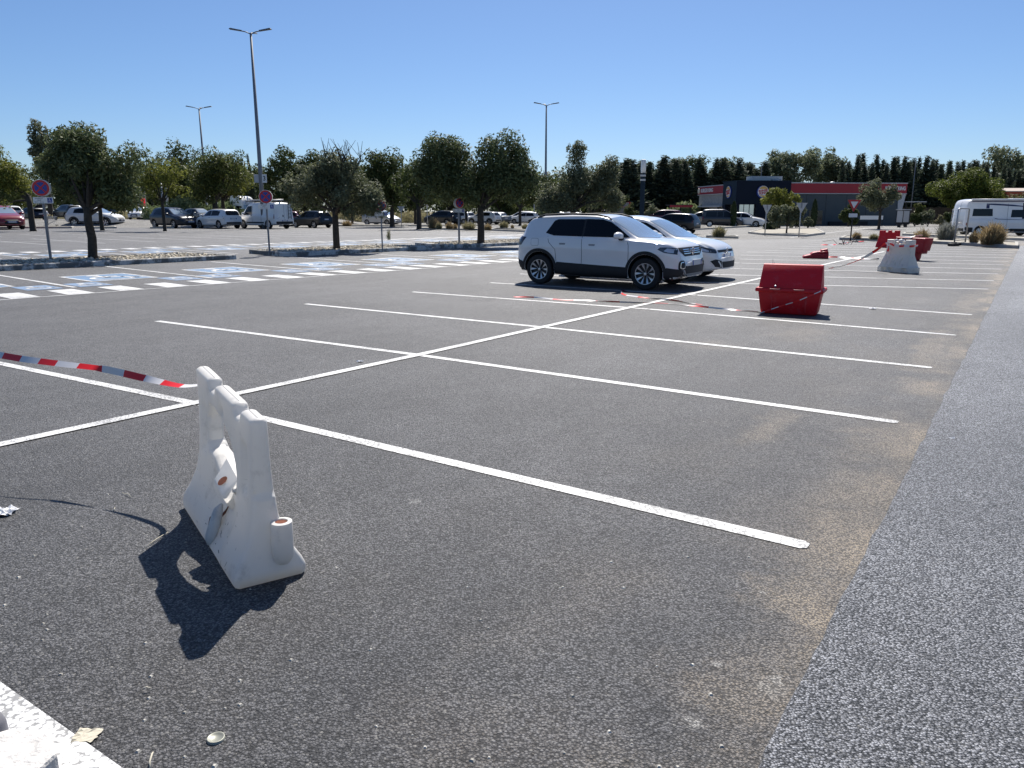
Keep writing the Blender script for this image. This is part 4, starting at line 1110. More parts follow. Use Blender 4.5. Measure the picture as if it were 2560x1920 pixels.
def polo_spec():
    W = .875
    top = [(-2.03, .55), (-2.02, .80), (-1.98, .95), (-1.88, 1.10), (-1.68, 1.33), (-1.5, 1.385), (-1.0, 1.43), (-.3, 1.445), (.1, 1.41), (.42, 1.305), (1.0, 1.0), (1.12, .965), (1.55, .90), (1.84, .81), (1.97, .71), (2.03, .52)]
    sp = hatch_spec(4.06, 1.445, W)
    sp.update(top=top, ra=.36, rw=.32, rim='five', mirror=(.70, W - .02, 1.0), plate=((0, .56), (0, .6)))
    sp['belt'] = [(-2.03, .90), (0, .93), (1.0, .91), (1.6, .84), (2.03, .60)]
    sp['wr'] = [(-2.03, W * .72), (-1.4, W * .66), (-.4, W * .70), (.4, W * .72), (1.0, W * .85), (1.6, W * .86), (2.03, W * .68)]
    sp['side'] = [('side_window', M_GLASS, [(-1.28, .995), (-.30, .965), (-.30, 1.33), (-.9, 1.32), (-1.16, 1.25)], .005), ('side_window', M_GLASS, [(-.25, .965), (.86, .955), (.52, 1.17), (.26, 1.30), (.05, 1.335), (-.25, 1.335)], .005),
                  ('headlight', M_LAMPD, [(1.46, .775), (1.72, .665), (1.98, .63), (2.0, .70), (1.80, .755), (1.60, .80)], .006), ('headlight_lens', M_LAMP, [(1.62, .735), (1.75, .675), (1.86, .66), (1.84, .70), (1.70, .75)], .009),
                  ('taillight', M_TAILD, [(-2.0, .78), (-1.84, .80), (-1.80, .94), (-1.97, .96)], .005), ('door_seam', M_SEAM, stroke([(.86, .36), (.88, .7), (.82, .95)], .011), .002), ('door_seam', M_SEAM, stroke([(-.27, .34), (-.27, .95)], .011), .002),
                  ('door_handle', 'paint', rrect(-.02, .83, .19, .03, .013), .022), ('sill_trim', M_CLAD, [(-.9, .215), (.85, .215), (.85, .255), (-.9, .26)], .004)]
    sp['front'] = [('windscreen', M_SCREEN, [(-.665, .985), (0, .965), (.665, .985), (.58, 1.28), (.55, 1.345), (0, 1.375), (-.55, 1.345), (-.58, 1.28)], .005), ('grille', M_CLAD, [(-.52, .645), (.52, .645), (.55, .70), (-.55, .70)], .006),
                   ('lower_grille', M_CLAD, [(-.42, .30), (.42, .30), (.46, .44), (-.46, .44)], .006), ('air_intake', M_CLAD, [(.46, .30), (.66, .33), (.74, .46), (.66, .50), (.48, .46)], .007, 1), ('intake_blade', 'paint', stroke([(.60, .46), (.52, .38), (.50, .325)], .035), .012, 1)]
    sp['back'] = [('rear_window', M_GLASS, [(-.56, 1.05), (.56, 1.05), (.5, 1.31), (-.5, 1.31)], .005)]
    return sp

def emblem(t, bv, z, r, m):
    h = bv.ray_cast(Vector((6, 0, z)), Vector((-1, 0, 0)))
    M = frame((h[0].x + .028, 0, z), (0, 1, 0), (0, 0, 1))
    mb = MB(); k = 28
    for a in range(k):
        t0, t1 = 2 * math.pi * a / k, 2 * math.pi * (a + 1) / k
        mb.add([(r * q * math.cos(t_), r * q * math.sin(t_), zz) for zz in (0, .008) for q, t_ in ((1, t0), (1, t1), (.86, t1), (.86, t0))], [(4, 5, 6, 7), (0, 4, 5, 1)[::-1], (3, 2, 6, 7)[::-1]], 0, M)
    for a, b in (((-.28, .78), (0, .12)), ((.28, .78), (0, .12)), ((-.72, .42), (-.32, -.70)), ((.72, .42), (.32, -.70)), ((-.32, -.70), (0, .0)), ((.32, -.70), (0, 0))):
        mb.prism([(x * r, y * r) for x, y in strip_poly(a, b, .14)], 0, .007, 0, M)
    mb.build('emblem', m, t)

# --- white crossover
CARD = Vector((.8405, -.5418, 0))            # heading of the two near cars
T, TB, TV = build_car('parked_car', 'white crossover with black wheel arches and roof rails, nearest parked car', tcross_spec(), P_WHITE, True)
w_r, w_f = Vector((.60, 17.17, 0)), Vector((2.76, 15.78, 0))
fw = (w_f - w_r).normalized(); lf = Vector((-fw.y, fw.x, 0))
T.location = (w_r + w_f) / 2 + fw * .035 * .975 + lf * .77
T.rotation_euler = (0, 0, math.atan2(fw.y, fw.x))
T.scale = ((w_f - w_r).length / 2.55 * .975,) * 3
emblem(T, TV, .785, .082, M_CHROME)
for s in (-1, 1):
    mb = MB(); mb.tube([(-1.5, s * .575, 1.46), (-1.3, s * .60, 1.515), (-.6, s * .615, 1.54), (0, s * .605, 1.525), (.26, s * .595, 1.47), (.33, s * .59, 1.42)], [.018, .022, .022, .022, .018, .012], 8)
    mb.build('roof_rail', M_CLAD, T, True)
mb = MB(); sv8 = [(x, y, z) for y in (-.56, .56) for x, z in ((-1.52, 1.462), (-1.58, 1.475), (-1.79, 1.395), (-1.77, 1.365))]
mb.add(sv8, [(0, 1, 5, 4), (1, 2, 6, 5), (2, 3, 7, 6), (3, 0, 4, 7), (3, 2, 1, 0), (4, 5, 6, 7)])
mb.build('spoiler', M_CLAD, T, bevel=.012)
mb = MB(); mb.tube([(.95, -.45, 1.09), (.72, -.15, 1.20)], .008, 5); mb.build('wiper', M_CLAD, T); mb = MB(); mb.tube([(.98, .05, 1.085), (.76, .38, 1.19)], .008, 5); mb.build('wiper', M_CLAD, T)
# --- white hatchback beside it
Pc, PB, PV = build_car('parked_car', 'white hatchback parked on the far side of the white crossover, its nose reaching past it', polo_spec(), P_WHITE, True)
Pc.location = T.location + lf * 2.52 + fw * -.20; Pc.rotation_euler = T.rotation_euler.copy()
emblem(Pc, PV, .665, .075, M_CHROME)

# ------------------------------------------------------------------ cars further away
def van_spec(L, H, W, kind):
    a, b = -L / 2, L / 2
    hood = .95 if kind != 'camper' else 1.0
    if kind == 'camper':
        top = [(a, .75), (a + .02, 1.3), (a + .08, 2.2), (a + .22, H - .08), (a + .5, H - .01), (0, H), (b - 2.2, H - .02), (b - 1.75, H - .18), (b - .95, 1.35), (b - .75, 1.22), (b - .3, 1.05), (b - .05, .85), (b, .55)]
    elif kind == 'van':
        top = [(a, .75), (a + .02, 1.2), (a + .06, H - .12), (a + .15, H - .04), (a + .5, H), (.4, H + .01), (b - 1.75, H - .03), (b - 1.45, H - .18), (b - .75, 1.22), (b - .55, 1.12), (b - .2, .95), (b - .04, .8), (b, .5)]
    else:
        top = [(a, .7), (a + .02, 1.1), (a + .08, H - .18), (a + .2, H - .05), (a + .6, H), (.0, H + .01), (b - 1.9, H - .04), (b - 1.6, H - .18), (b - .85, 1.10), (b - .7, 1.03), (b - .3, .92), (b - .05, .75), (b, .5)]
    bz = 1.22 if kind == 'camper' else 1.06
    sp = dict(top=top, bot=[(a, .34), (a + .4, .27), (0, .24), (b - .3, .24), (b, .3)], belt=[(a, bz), (0, bz), (b - 1.0, bz - .04), (b, .62)],
              w=[(a, W * .96), (a + .3, W), (b - 1.0, W), (b - .4, W * .93), (b - .1, W * .82), (b, W * .7)], wr=[(a, W * .86), (a + .4, W * .88), (b - 1.9, W * .85), (b - .9, W * .82), (b, W * .7)],
              W=W, xf=b - .93, xr=a + (.82 if kind != 'camper' else 1.05), rw=.33, rim='cap', mirror=(b - 1.25, W + .02, 1.18), plate=((0, .45), (0, .62)), bulge=(.03, .08), crown=.03)
    z0, z1 = bz + .03, H - .22
    S = [('front_window', M_GLASS, [(b - 2.05, z0 - .02), (b - .98, z0 - .06), (b - 1.42, z1 - .10), (b - 1.65, z1 - .02), (b - 2.05, z1 - .02)])]
    S += [('trim_strip', M_CLAD, [(a + 1.3, .42), (b - 1.4, .42), (b - 1.4, .52), (a + 1.3, .52)]), ('headlight', M_LAMP, [(b - .55, .78), (b - .1, .70), (b - .12, .86), (b - .4, .98)]), ('taillight', M_TAIL, [(a + .0, .75), (a + .14, .75), (a + .14, 1.25), (a + .02, 1.25)])]
    if kind == 'ludo': S += [('side_window', M_GLASS, [(a + .35, z0), (-.62, z0), (-.62, z1), (a + .45, z1)]), ('side_window', M_GLASS, [(-.56, z0), (b - 2.12, z0), (b - 2.12, z1), (-.56, z1)])]
    if kind == 'van': S += [('door_handle', M_CLAD, rrect(b - 2.0, 1.0, .12, .12, .03)), ('door_seam', M_SEAM, stroke([(b - 2.12, .5), (b - 2.12, H - .2)], .02)), ('door_seam', M_SEAM, stroke([(b - 3.2, .5), (b - 3.2, H - .2)], .02))]
    sp['side'] = S
    ws = W * .78
    sp['front'] = [('windscreen', M_SCREEN, [(-ws, bz + .06), (ws, bz + .06), (ws * .88, z1 + .02), (-ws * .88, z1 + .02)]), ('grille', M_CLAD, [(-.5, .4), (.5, .4), (.5, .68), (-.5, .68)])]
    sp['back'] = [('bumper_trim', M_CLAD, [(-W * .85, .36), (W * .85, .36), (W * .85, .56), (-W * .85, .56)]), ('door_seam', M_SEAM, stroke([(0, .6), (0, H - .15)], .02)), ('rear_handle', M_CLAD, rrect(.12, .98, .10, .16, .03))]
    if kind == 'ludo': sp['back'].append(('rear_window', M_GLASS, [(-W * .66, bz + .05), (W * .66, bz + .05), (W * .62, z1), (-W * .62, z1)]))
    return sp

GC = 'cars parked in the far bays'
PROTO = {}
def proto(kind):
    if kind not in PROTO:
        sp = {'hatch': lambda: hatch_spec(), 'boxy': lambda: hatch_spec(4.02, 1.43, .85, .9), 'suv': lambda: suv_spec(), 'sedan': sedan_spec, 'mpv': mpv_spec,
              'van': lambda: van_spec(4.8, 1.97, .95, 'van'), 'ludo': lambda: van_spec(4.25, 1.82, .91, 'ludo')}[kind]()
        t, b, v = build_car('parked_car', 'car', sp, P_WHITE, False, GC)
        PROTO[kind] = [t, sp['top'], False, sp]
    return PROTO[kind]
def place_car(kind, u0, u1, vtop, vbase, head, paint_, label, cat='car', group=GC, name='parked_car', push=.0, lift=None):
    pr = proto(kind)
    t = dup(pr[0]) if pr[2] else pr[0]
    pr[2] = True
    g = at((u0 + u1) / 2, vbase) if not lift else on_depth((u0 + u1) / 2, vbase, lift)
    H = max(z for _, z in pr[1])
    s = (vbase - vtop) / FPX * g.y * 1.0 / H
    hd = R(head); d = Vector((math.cos(hd), math.sin(hd), 0))
    off = .75 * abs(math.cos(hd)) * s + 1.3 * abs(math.sin(hd)) * s + push     # the near wheels stand on vbase
    t.location = g + Vector((g.x / g.y, 1, 0)) * off
    if lift: t.location.z = min(g.z, bank_z(t.location.x, t.location.y))
    t.rotation_euler = (0, 0, hd); t.scale = (s * (g.y + off) / g.y,) * 3
    t['label'] = label; t['category'] = cat; t['group'] = group; t.name = name
    for c in t.children_recursive:
        for sl in c.material_slots:
            if sl.material == P_WHITE or (sl.material and sl.material.get('pt')):
                sl.link = 'OBJECT'; sl.material = paint_
    return t
FAR = [
 ('hatch', -42, 56, 518, 574, -42, P_RED, 'dark red hatchback cut off by the left edge of the photo, nose to the right'),
 ('hatch', -10, 62, 515, 549, 138, P_WHITE2, 'pale hatchback seen from behind, above the dark red car at the left edge'),
 ('suv', 171, 313, 520, 567, -4, P_WHITE2, 'white crossover with dark cladding, side on between two tree trunks'),
 ('suv', 138, 206, 513, 549, 142, P_ANTH, 'dark grey car in the shade left of the white side-on crossover'),
 ('hatch', 262, 304, 519, 540, -25, P_NAVY, 'small dark car glimpsed behind the nose of the white side-on crossover'),
 ('hatch', 333, 371, 517, 547, -84, P_WHITE, 'white car facing the camera head-on beside the red price sign'),
 ('hatch', 384, 492, 522, 571, -36, P_NAVY, 'black hatchback parked nose right beside a thin tree trunk'),
 ('hatch', 466, 534, 523, 556, -36, P_GREY, 'grey hatchback half hidden behind the black and the white hatchbacks'),
 ('boxy', 489, 606, 526, 572, 143, P_WHITE, 'old boxy white hatchback seen from its rear corner'),
 ('hatch', 718, 746, 530, 567, 100, P_MAROON, 'dark maroon car squeezed behind the rear corner of the white van'),
 ('hatch', 730, 831, 530, 570, 143, P_BLACK, 'black hatchback right of the white van, shaded by the small-leaved tree'),
 ('mpv', 911, 999, 527, 564, -28, P_SILVER, 'silver rounded people carrier behind a tree trunk'),
 ('suv', 1062, 1149, 529, 564, 146, P_BLACK, 'black crossover beside the dry grass tufts, seen from behind'),
 ('hatch', 1120, 1177, 531, 561, 146, P_WHITE, 'white hatchback partly hidden behind the black crossover'),
 ('suv', 1174, 1246, 531, 562, 148, P_WHITE, 'white crossover with dark bumper behind the big double-crowned tree'),
 ('sedan', 1222, 1264, 532, 561, 120, P_GREY, 'grey car just right of the big tree trunk'),
 ('hatch', 1276, 1330, 530, 558, 165, P_WHITE2, 'white hatchback standing behind another white one, roof and windows showing'),
 ('hatch', 1277, 1348, 532, 560, 166, P_WHITE, 'white hatchback side on, left of the near crossover tail lamp'),
 ('hatch', 1350, 1410, 531, 560, 160, P_SILVER, 'silver car roof showing above the tail of the near white crossover'),
 ('hatch', 1384, 1450, 532, 562, 160, P_WHITE, 'white car roof showing above the roof rails of the near crossover'),
 ('hatch', 1508, 1560, 527, 560, -30, P_MAROON, 'red car mostly hidden behind the roof of the near crossover'),
 ('suv', 1612, 1690, 527, 566, 172, P_MAROON, 'dark red crossover with a black roof beyond the black one'),
 ('suv', 1618, 1737, 537, 586, 146, P_BLACK, 'large black crossover seen from behind over the bonnet of the near cars'),
 ('sedan', 1708, 1790, 531, 563, 178, P_BEIGE, 'beige grey saloon half hidden by the dark people carrier'),
 ('ludo', 1753, 1856, 526, 568, -12, P_ANTH, 'tall dark grey people carrier side on in front of the restaurant'),
 ('hatch', 1828, 1894, 533, 568, -26, P_WHITE, 'white hatchback with its nose right, between two columnar cypresses'),
 ('hatch', 1858, 1925, 531, 564, -18, P_NAVY, 'dark blue hatchback behind the white one near the restaurant window'),
]
LIFT = {515: 83, 513: 86, 519: 110, 517: 92}
for f in FAR: place_car(*f, lift=(LIFT.get(f[3]) if f[1] < 340 else 84.5 if f[1] == 466 else None))
# white van with roof rack and ladder
vt = place_car('van', 596, 729, 511, 572, 146, P_WHITE, 'white delivery van with a ladder rack on its roof', 'van', None, 'delivery_van')
if 'group' in vt: del vt['group']
mb = MB(); H = 1.97
for s in (-1, 1): mb.tube([(-2.2, s * .66, H + .14), (1.3, s * .66, H + .14)], .022, 6)
for x in (-2.1, -1.0, .1, 1.2): mb.tube([(x, -.74, H - .04), (x, -.68, H + .12), (x, .68, H + .12), (x, .74, H - .04)], .022, 6)
mb.build('roof_rack', M_CLAD, vt)
mb = MB(); mb.tube([(-2.5, .12, H + .2), (1.1, .12, H + .2)], .07, 8); mb.build('pipe_carrier', mat('dull_alu', (.42, .42, .42), .45, .6), vt, True)
mb = MB()
for y in (-.62, -.36): mb.tube([(-2.47, y, .75), (-2.47, y, H + .16)], .02, 6)
for k in range(5): mb.tube([(-2.47, -.62, .9 + .24 * k), (-2.47, -.36, .9 + .24 * k)], .014, 6)
mb.build('ladder', M_CLAD, vt)

# camper van at the right edge
sp = van_spec(6.0, 2.58, 1.02, 'camper'); sp['rw'] = .35
M_NAVYST = mat('navy_stripe', (.012, .02, .09), .4)
sp['side'] += [('side_window', M_GLASS, [(-2.55, 1.42), (-1.15, 1.42), (-1.12, 1.40), (-1.16, 1.93), (-2.5, 1.93)], .012), ('side_window', M_GLASS, [(.16, 1.34), (1.42, 1.34), (1.50, 1.86), (.20, 1.86)], .012),
               ('stripe', M_NAVYST, [(-1.62, 2.22), (1.5, 2.04), (1.5, 2.07), (.2, 2.22), (-1.0, 2.29), (-1.62, 2.29)], .006), ('stripe', M_NAVYST, [(-1.62, 1.96), (-1.40, 1.96), (-1.40, 2.2), (-1.62, 2.2)], .006),
               ('stripe', mat('grey_stripe', (.10, .11, .14), .5), [(-1.0, 1.24), (-.75, 1.19), (1.2, 1.15), (1.2, 1.17), (-.7, 1.23), (-.9, 1.28)], .006), ('door_handle', M_CLAD, rrect(1.38, 1.08, .17, .20, .05), .015), ('door_handle', M_CLAD, rrect(1.82, 1.08, .17, .20, .05), .015),
               ('door_seam', M_SEAM, stroke([(-.1, .55), (-.08, 2.3)], .018)), ('door_seam', M_SEAM, stroke([(1.62, .55), (1.62, 2.3)], .018)), ('sill_trim', M_CLAD, [(.2, .24), (2.0, .24), (2.0, .52), (.2, .55)], .008), ('bumper_trim', M_CLAD, [(-3.0, .34), (-2.4, .30), (-2.45, .62), (-3.0, .66)], .008), ('marker', mat('vent_red', (.16, .03, .03), .6), [(-1.35, .52), (-.85, .52), (-.85, .62), (-1.35, .62)], .006)]
ct, cb, cv = build_car('camper_van', 'white camper van with navy stripes and a bicycle rack, cut off by the right edge', sp, P_WHITE, False, None, 'camper van')
g = at(2385, 591); s = .89
ct.scale = (s,) * 3; ct.rotation_euler = (0, 0, R(-2))
ct.location = Vector((g.x + 3.0 * s + .7, g.y + .9, 0))
mb = MB(); mb.tube([(-2.7, -.97, 2.56), (1.9, -.97, 2.57)], .07, 10); mb.build('awning', mat('awning_white', (.78, .78, .78), .4), ct, True)
mb = MB(); mb.box((-.35, -1.0, 2.46), (4.7, .03, .07)); mb.build('awning_rail', M_NAVYST, ct)
mb = MB(); mb.box((.9, 0, 2.63), (.8, .6, .08)); mb.build('roof_hatch', mat('awning_white', (.78, .78, .78), .4), ct, bevel=.02)
mb = MB()
for y in (-.5, .5): mb.tube([(-3.02, y, 1.0), (-3.25, y, .95), (-3.2, y, 1.9), (-3.02, y, 2.0)], .02, 6)
for z in (1.0, 1.45, 1.85): mb.tube([(-3.22, -.5, z), (-3.22, .5, z)], .018, 6)
mb.build('bicycle_rack', mat('rack_alu', (.55, .55, .56), .4, .6), ct)

# white lorry cab behind the van
def lorry():
    sp = dict(top=[(-1.1, .9), (-1.09, 2.6), (-1.0, 3.5), (-.8, 3.62), (.2, 3.5), (.75, 3.1), (.95, 2.6), (1.05, 1.6), (1.1, .7)], bot=[(-1.1, .5), (1.1, .45)], belt=[(-1.1, 1.5), (1.1, 1.45)], w=[(-1.1, 1.18), (.6, 1.2), (1.1, 1.05)], wr=[(-1.1, 1.12), (.6, 1.1), (1.1, 1.0)],
              W=1.2, xf=.45, xr=-4.2, rw=.5, rim='five', ww=.3, bulge=(.03, .10), mirror=(.95, 1.25, 2.0))
    sp['side'] = [('side_window', M_GLASS, [(-.15, 1.6), (.85, 1.6), (.75, 2.3), (-.15, 2.35)]), ('marker', M_CLAD, [(-.6, 2.65), (-.2, 2.65), (-.2, 2.75), (-.6, 2.75)])]
    sp['front'] = [('windscreen', M_SCREEN, [(-1.0, 1.6), (1.0, 1.6), (.95, 2.5), (-.95, 2.5)]), ('grille', M_CLAD, [(-.8, .7), (.8, .7), (.8, 1.3), (-.8, 1.3)])]
    t, b, v = build_car('lorry', 'white lorry cab with a high roof showing above the white van', sp, P_WHITE, False, None, 'lorry')
    mb = MB(); mb.box((-2.9, 0, .75), (4.0, .9, .3)); mb.box((-1.4, 0, 1.9), (.25, 1.6, 2.0)); mb.build('chassis', M_CLAD, t)
    t.location = on_depth(610, 540, 92).xy.to_3d(); t.rotation_euler = (0, 0, R(-25)); t.scale = (.93,) * 3
lorry()

# hatchback with its tailgate raised, beside the post of the no-parking sign
tt = place_car('hatch', 52, 108, 521, 551, 150, P_NAVY, 'dark car with its tailgate raised, near a shopping trolley', lift=88)
mb = MB(); mb.box((0, 0, 0), (.06, 1.15, .95), m=0, M=Matrix.Translation((-2.15, 0, 1.62)) @ Matrix.Rotation(R(-68), 4, 'Y'))
mb.build('tailgate', P_NAVY, tt, bevel=.02)

# ------------------------------------------------------------------ vegetation
M_BARK = mat('dark_bark', (.055, .045, .035), .95, var=.35, vscale=14, bump=.9, bscale=30)
M_BARKG = mat('grey_bark', (.10, .085, .065), .95, var=.3, vscale=10, bump=.8, bscale=25)
L_OAK = leaf_mat('holm_oak_leaf', (.050, .070, .026), (.17, .20, .09), .3, .62)
L_OLIVE = leaf_mat('grey_green_leaf', (.075, .09, .05), (.22, .235, .135), .3, .62)
L_YELL = leaf_mat('yellowing_leaf', (.095, .115, .022), (.24, .25, .055), .4, .65)
L_GREEN = leaf_mat('dark_green_leaf', (.032, .050, .015), (.115, .14, .045), .3, .65)
L_BROAD = leaf_mat('broad_green_leaf', (.045, .065, .018), (.16, .18, .055), .35, .55)
L_CON = leaf_mat('conifer_needle', (.030, .046, .032), (.12, .15, .095), .3, .7)
L_POP = leaf_mat('poplar_leaf', (.08, .10, .055), (.27, .30, .17), .35, .6)
L_PINE = leaf_mat('pine_needle', (.05, .075, .012), (.18, .21, .04), .35, .6)
L_CYP = leaf_mat('cypress_leaf', (.014, .028, .012), (.05, .075, .03), .1, .6)
L_REED = leaf_mat('reed_leaf', (.09, .13, .05), (.30, .34, .17), .3, .5)
L_DRY = leaf_mat('dry_grass_blade', (.20, .14, .07), (.50, .40, .23), .3, .7)
L_DRYG = leaf_mat('half_dry_blade', (.15, .14, .07), (.42, .38, .22), .3, .7)
L_LAV = leaf_mat('grey_shrub_leaf', (.16, .17, .14), (.42, .42, .38), .2, .6)
L_TWIG = mat('bare_twig', (.08, .065, .05), .9)

def leaf_cloud(rng_, clumps, n, size, stretch=1.5, shell=.5, droop=0.0, zs=1.0):
    """n small leaf-shaped faces spread through the shells of many clumps"""
    C = np.array([c[:3] for c in clumps]); Rr = np.array([c[3] for c in clumps])
    w_ = Rr ** 2; idx = rng_.choice(len(clumps), n, p=w_ / w_.sum())
    d = rng_.normal(size=(n, 3)); d /= np.linalg.norm(d, axis=1)[:, None]
    r = Rr[idx] * (shell + (1.12 - shell) * rng_.random(n) ** .6)
    pos = C[idx] + d * r[:, None] * np.array([1, 1, zs])
    nrm = d * .7 + rng_.normal(size=(n, 3)) * .6 + np.array([0, 0, .35]); nrm /= np.linalg.norm(nrm, axis=1)[:, None]
    t = rng_.normal(size=(n, 3)) + np.array([0, 0, -droop]); t -= nrm * (t * nrm).sum(1)[:, None]; t /= np.linalg.norm(t, axis=1)[:, None]
    b = np.cross(nrm, t)
    s = size * (.6 + .8 * rng_.random(n))[:, None]
    v = np.stack([pos - t * s * stretch, pos + b * s * .55, pos + t * s * stretch, pos - b * s * .55], 1).reshape(-1, 3)
    f = np.arange(4 * n).reshape(n, 4)
    return v, f
def np_mesh(name, v, f, m, parent):
    me = bpy.data.meshes.new(name); n = len(f); k = f.shape[1]
    me.vertices.add(len(v)); me.vertices.foreach_set('co', v.astype(np.float32).ravel())
    me.loops.add(n * k); me.loops.foreach_set('vertex_index', f.astype(np.int32).ravel())
    me.polygons.add(n); me.polygons.foreach_set('loop_start', np.arange(0, n * k, k, dtype=np.int32)); me.polygons.foreach_set('loop_total', np.full(n, k, dtype=np.int32))
    me.materials.append(m); me.update(calc_edges=True)
    o = bpy.data.objects.new(name, me); COL.objects.link(o)
    if parent: o.parent = parent
    return o
def make_clumps(rng_, lobes, k, rmin, rmax):
    """clumps placed towards the surface of a few big lobes (cx,cy,cz,rx,ry,rz)"""
    out = []; vol = np.array([l[3] * l[4] * l[5] for l in lobes]) ** .67; vol /= vol.sum()
    for _ in range(k):
        L = lobes[rng_.choice(len(lobes), p=vol)]
        d = rng_.normal(size=3); d /= np.linalg.norm(d)
        q = rng_.random() ** .45 * rng_.uniform(.75, 1.0); r = rng_.uniform(rmin, rmax)
        out.append((L[0] + d[0] * q * L[3], L[1] + d[1] * q * L[4], L[2] + d[2] * q * L[5], r))
    return out
def tree(name, label, loc, h_trunk, lobes, seed, leaf, bark=None, r0=.13, nclump=70, rmin=.35, rmax=.75, n=9000, size=.07, cat='tree', group=None, lean=(0, 0), twigs=0, shell=.45, limbs=12, droop=0, stretch=1.5, fit=None):
    rg = np.random.default_rng(seed)
    t = thing(name, label, cat, loc, 0, group)
    cl = make_clumps(rg, lobes, nclump, rmin, rmax)
    if fit:                                                  # bring the crown to the measured width and height
        A = np.array(cl); lo = np.quantile(A[:, [0, 2]] - A[:, 3:], .02, 0); hi = np.quantile(A[:, [0, 2]] + A[:, 3:], .985, 0)
        for k_, (a_, b_) in ((0, fit[:2]), (2, fit[2:])):
            j_ = 0 if k_ == 0 else 1
            A[:, k_] = a_ + (A[:, k_] - lo[j_]) * (b_ - a_) / (hi[j_] - lo[j_])
        cl = [tuple(q) for q in A]
    mb = MB(); tx = Vector((lean[0], lean[1], h_trunk))
    w1 = Vector((rg.normal() * .02, rg.normal() * .02, 0))
    mb.tube([(0, 0, -.05), (0, 0, .12), tx * .4 + w1, tx * .75 - w1 * .5, tx], [r0 * 1.35, r0 * 1.08, r0, r0 * .92, r0 * .8], 9)
    for c in [cl[i] for i in rg.choice(len(cl), min(limbs, len(cl)), replace=False)]:
        e = Vector(c[:3]); st = tx * rg.uniform(.82, 1.0); mid = st.lerp(e, .5) + Vector((rg.normal() * .15, rg.normal() * .15, .12))
        mb.tube([st, st.lerp(mid, .5), mid, e], [r0 * .5, r0 * .40, r0 * .28, r0 * .08], 6, cap=False)
    for i in range(twigs):
        L = lobes[-1]; st = Vector((L[0] + rg.normal() * L[3] * .4, L[1] + rg.normal() * L[4] * .3, L[2])); e = st + Vector((rg.normal() * .35, rg.normal() * .2, L[5] * rg.uniform(.6, 1.25)))
        mb.tube([tx, st, e], [r0 * .2, r0 * .13, .006], 5, cap=False)
    mb.build('trunk', bark or M_BARK, t, True)
    v, f = leaf_cloud(rg, cl, n, size, stretch, shell, droop)
    np_mesh('crown', v, f, leaf, t)
    return t

# --- trees on the kerbed islands of the disabled bays (height of crown read off the survey)
def isl(u, v): return at(u, v, .12)
GI = 'trees on the islands between the bays'
def survey_fit(u, vb, u0, u1, vt, vcb):
    y = at(u, vb, .12).y; q = y / FPX * 1.0
    return ((u0 - u) * q, (u1 - u) * q, on_depth(u, vcb, y).z - .12, on_depth(u, vt, y).z - .12)
p = isl(233, 646); tree('holm_oak', 'big dark leafed tree on the gravel island at the left, behind the no-parking sign', p, 1.55,
    [(-.55, .95, 2.55, 1.25, 1.0, 1.05), (.55, .6, 2.6, 1.3, 1.1, 1.05), (.15, .6, 3.35, 1.0, .9, .75), (1.05, .5, 1.85, .65, .8, .55), (-.35, .9, 3.2, .75, .7, .55)], 11, L_OAK, r0=.13, nclump=130, rmin=.26, rmax=.46, n=24000, size=.046, fit=survey_fit(233, 646, 78, 356, 308, 520), group=GI)
p = isl(842, 623); tree('olive_tree', 'small leafed grey green tree with bare twigs at its top, middle gravel island', p, 1.55,
    [(-.55, 0, 2.45, 1.25, 1.2, .85), (.75, 0, 2.25, 1.2, 1.1, .75), (.05, .1, 3.05, 1.15, .9, .55), (1.55, 0, 1.95, .45, .6, .35), (.35, 0, 3.4, .9, .7, .6)], 12, L_OLIVE, r0=.125, nclump=105, rmin=.2, rmax=.42, n=17000, size=.045, fit=survey_fit(842, 623, 722, 966, 385, 545), group=GI, twigs=26)
p = isl(1202, 609); tree('holm_oak', 'dense tree with two broad dark crowns on the island left of the white crossover', p, 1.75,
    [(-1.15, 0, 3.05, 1.35, 1.25, 1.25), (1.2, 0, 3.1, 1.4, 1.25, 1.3), (-1.3, 0, 4.1, 1.05, .95, .7), (1.05, 0, 4.2, 1.05, .95, .7), (.0, .1, 2.7, 1.5, 1.2, .95), (-2.1, 0, 3.3, .6, .8, .8), (2.1, 0, 2.9, .6, .8, .8)], 13, L_OAK, r0=.16, nclump=190, rmin=.3, rmax=.54, n=32000, size=.052, fit=survey_fit(1202, 609, 1040, 1348, 333, 518), group=GI)
p = at(1432, 590); tree('holm_oak', 'ragged tree with reaching boughs rising behind the white crossover', p, 1.7,
    [(-1.2, 0, 2.6, 1.1, 1.2, 1.2), (.2, 0, 3.3, 1.5, 1.3, 1.5), (.1, 0, 5.0, .75, .7, .95), (1.9, 0, 3.5, 1.0, 1.0, 1.3), (2.0, 0, 4.7, .55, .5, .5), (2.4, 0, 2.3, .6, .8, .7), (-1.9, 0, 2.2, .6, .8, .8)], 14, L_OLIVE, r0=.17, nclump=170, rmin=.28, rmax=.5, n=25000, size=.056, fit=survey_fit(1432, 590, 1335, 1562, 337, 535), group=GI, limbs=22)

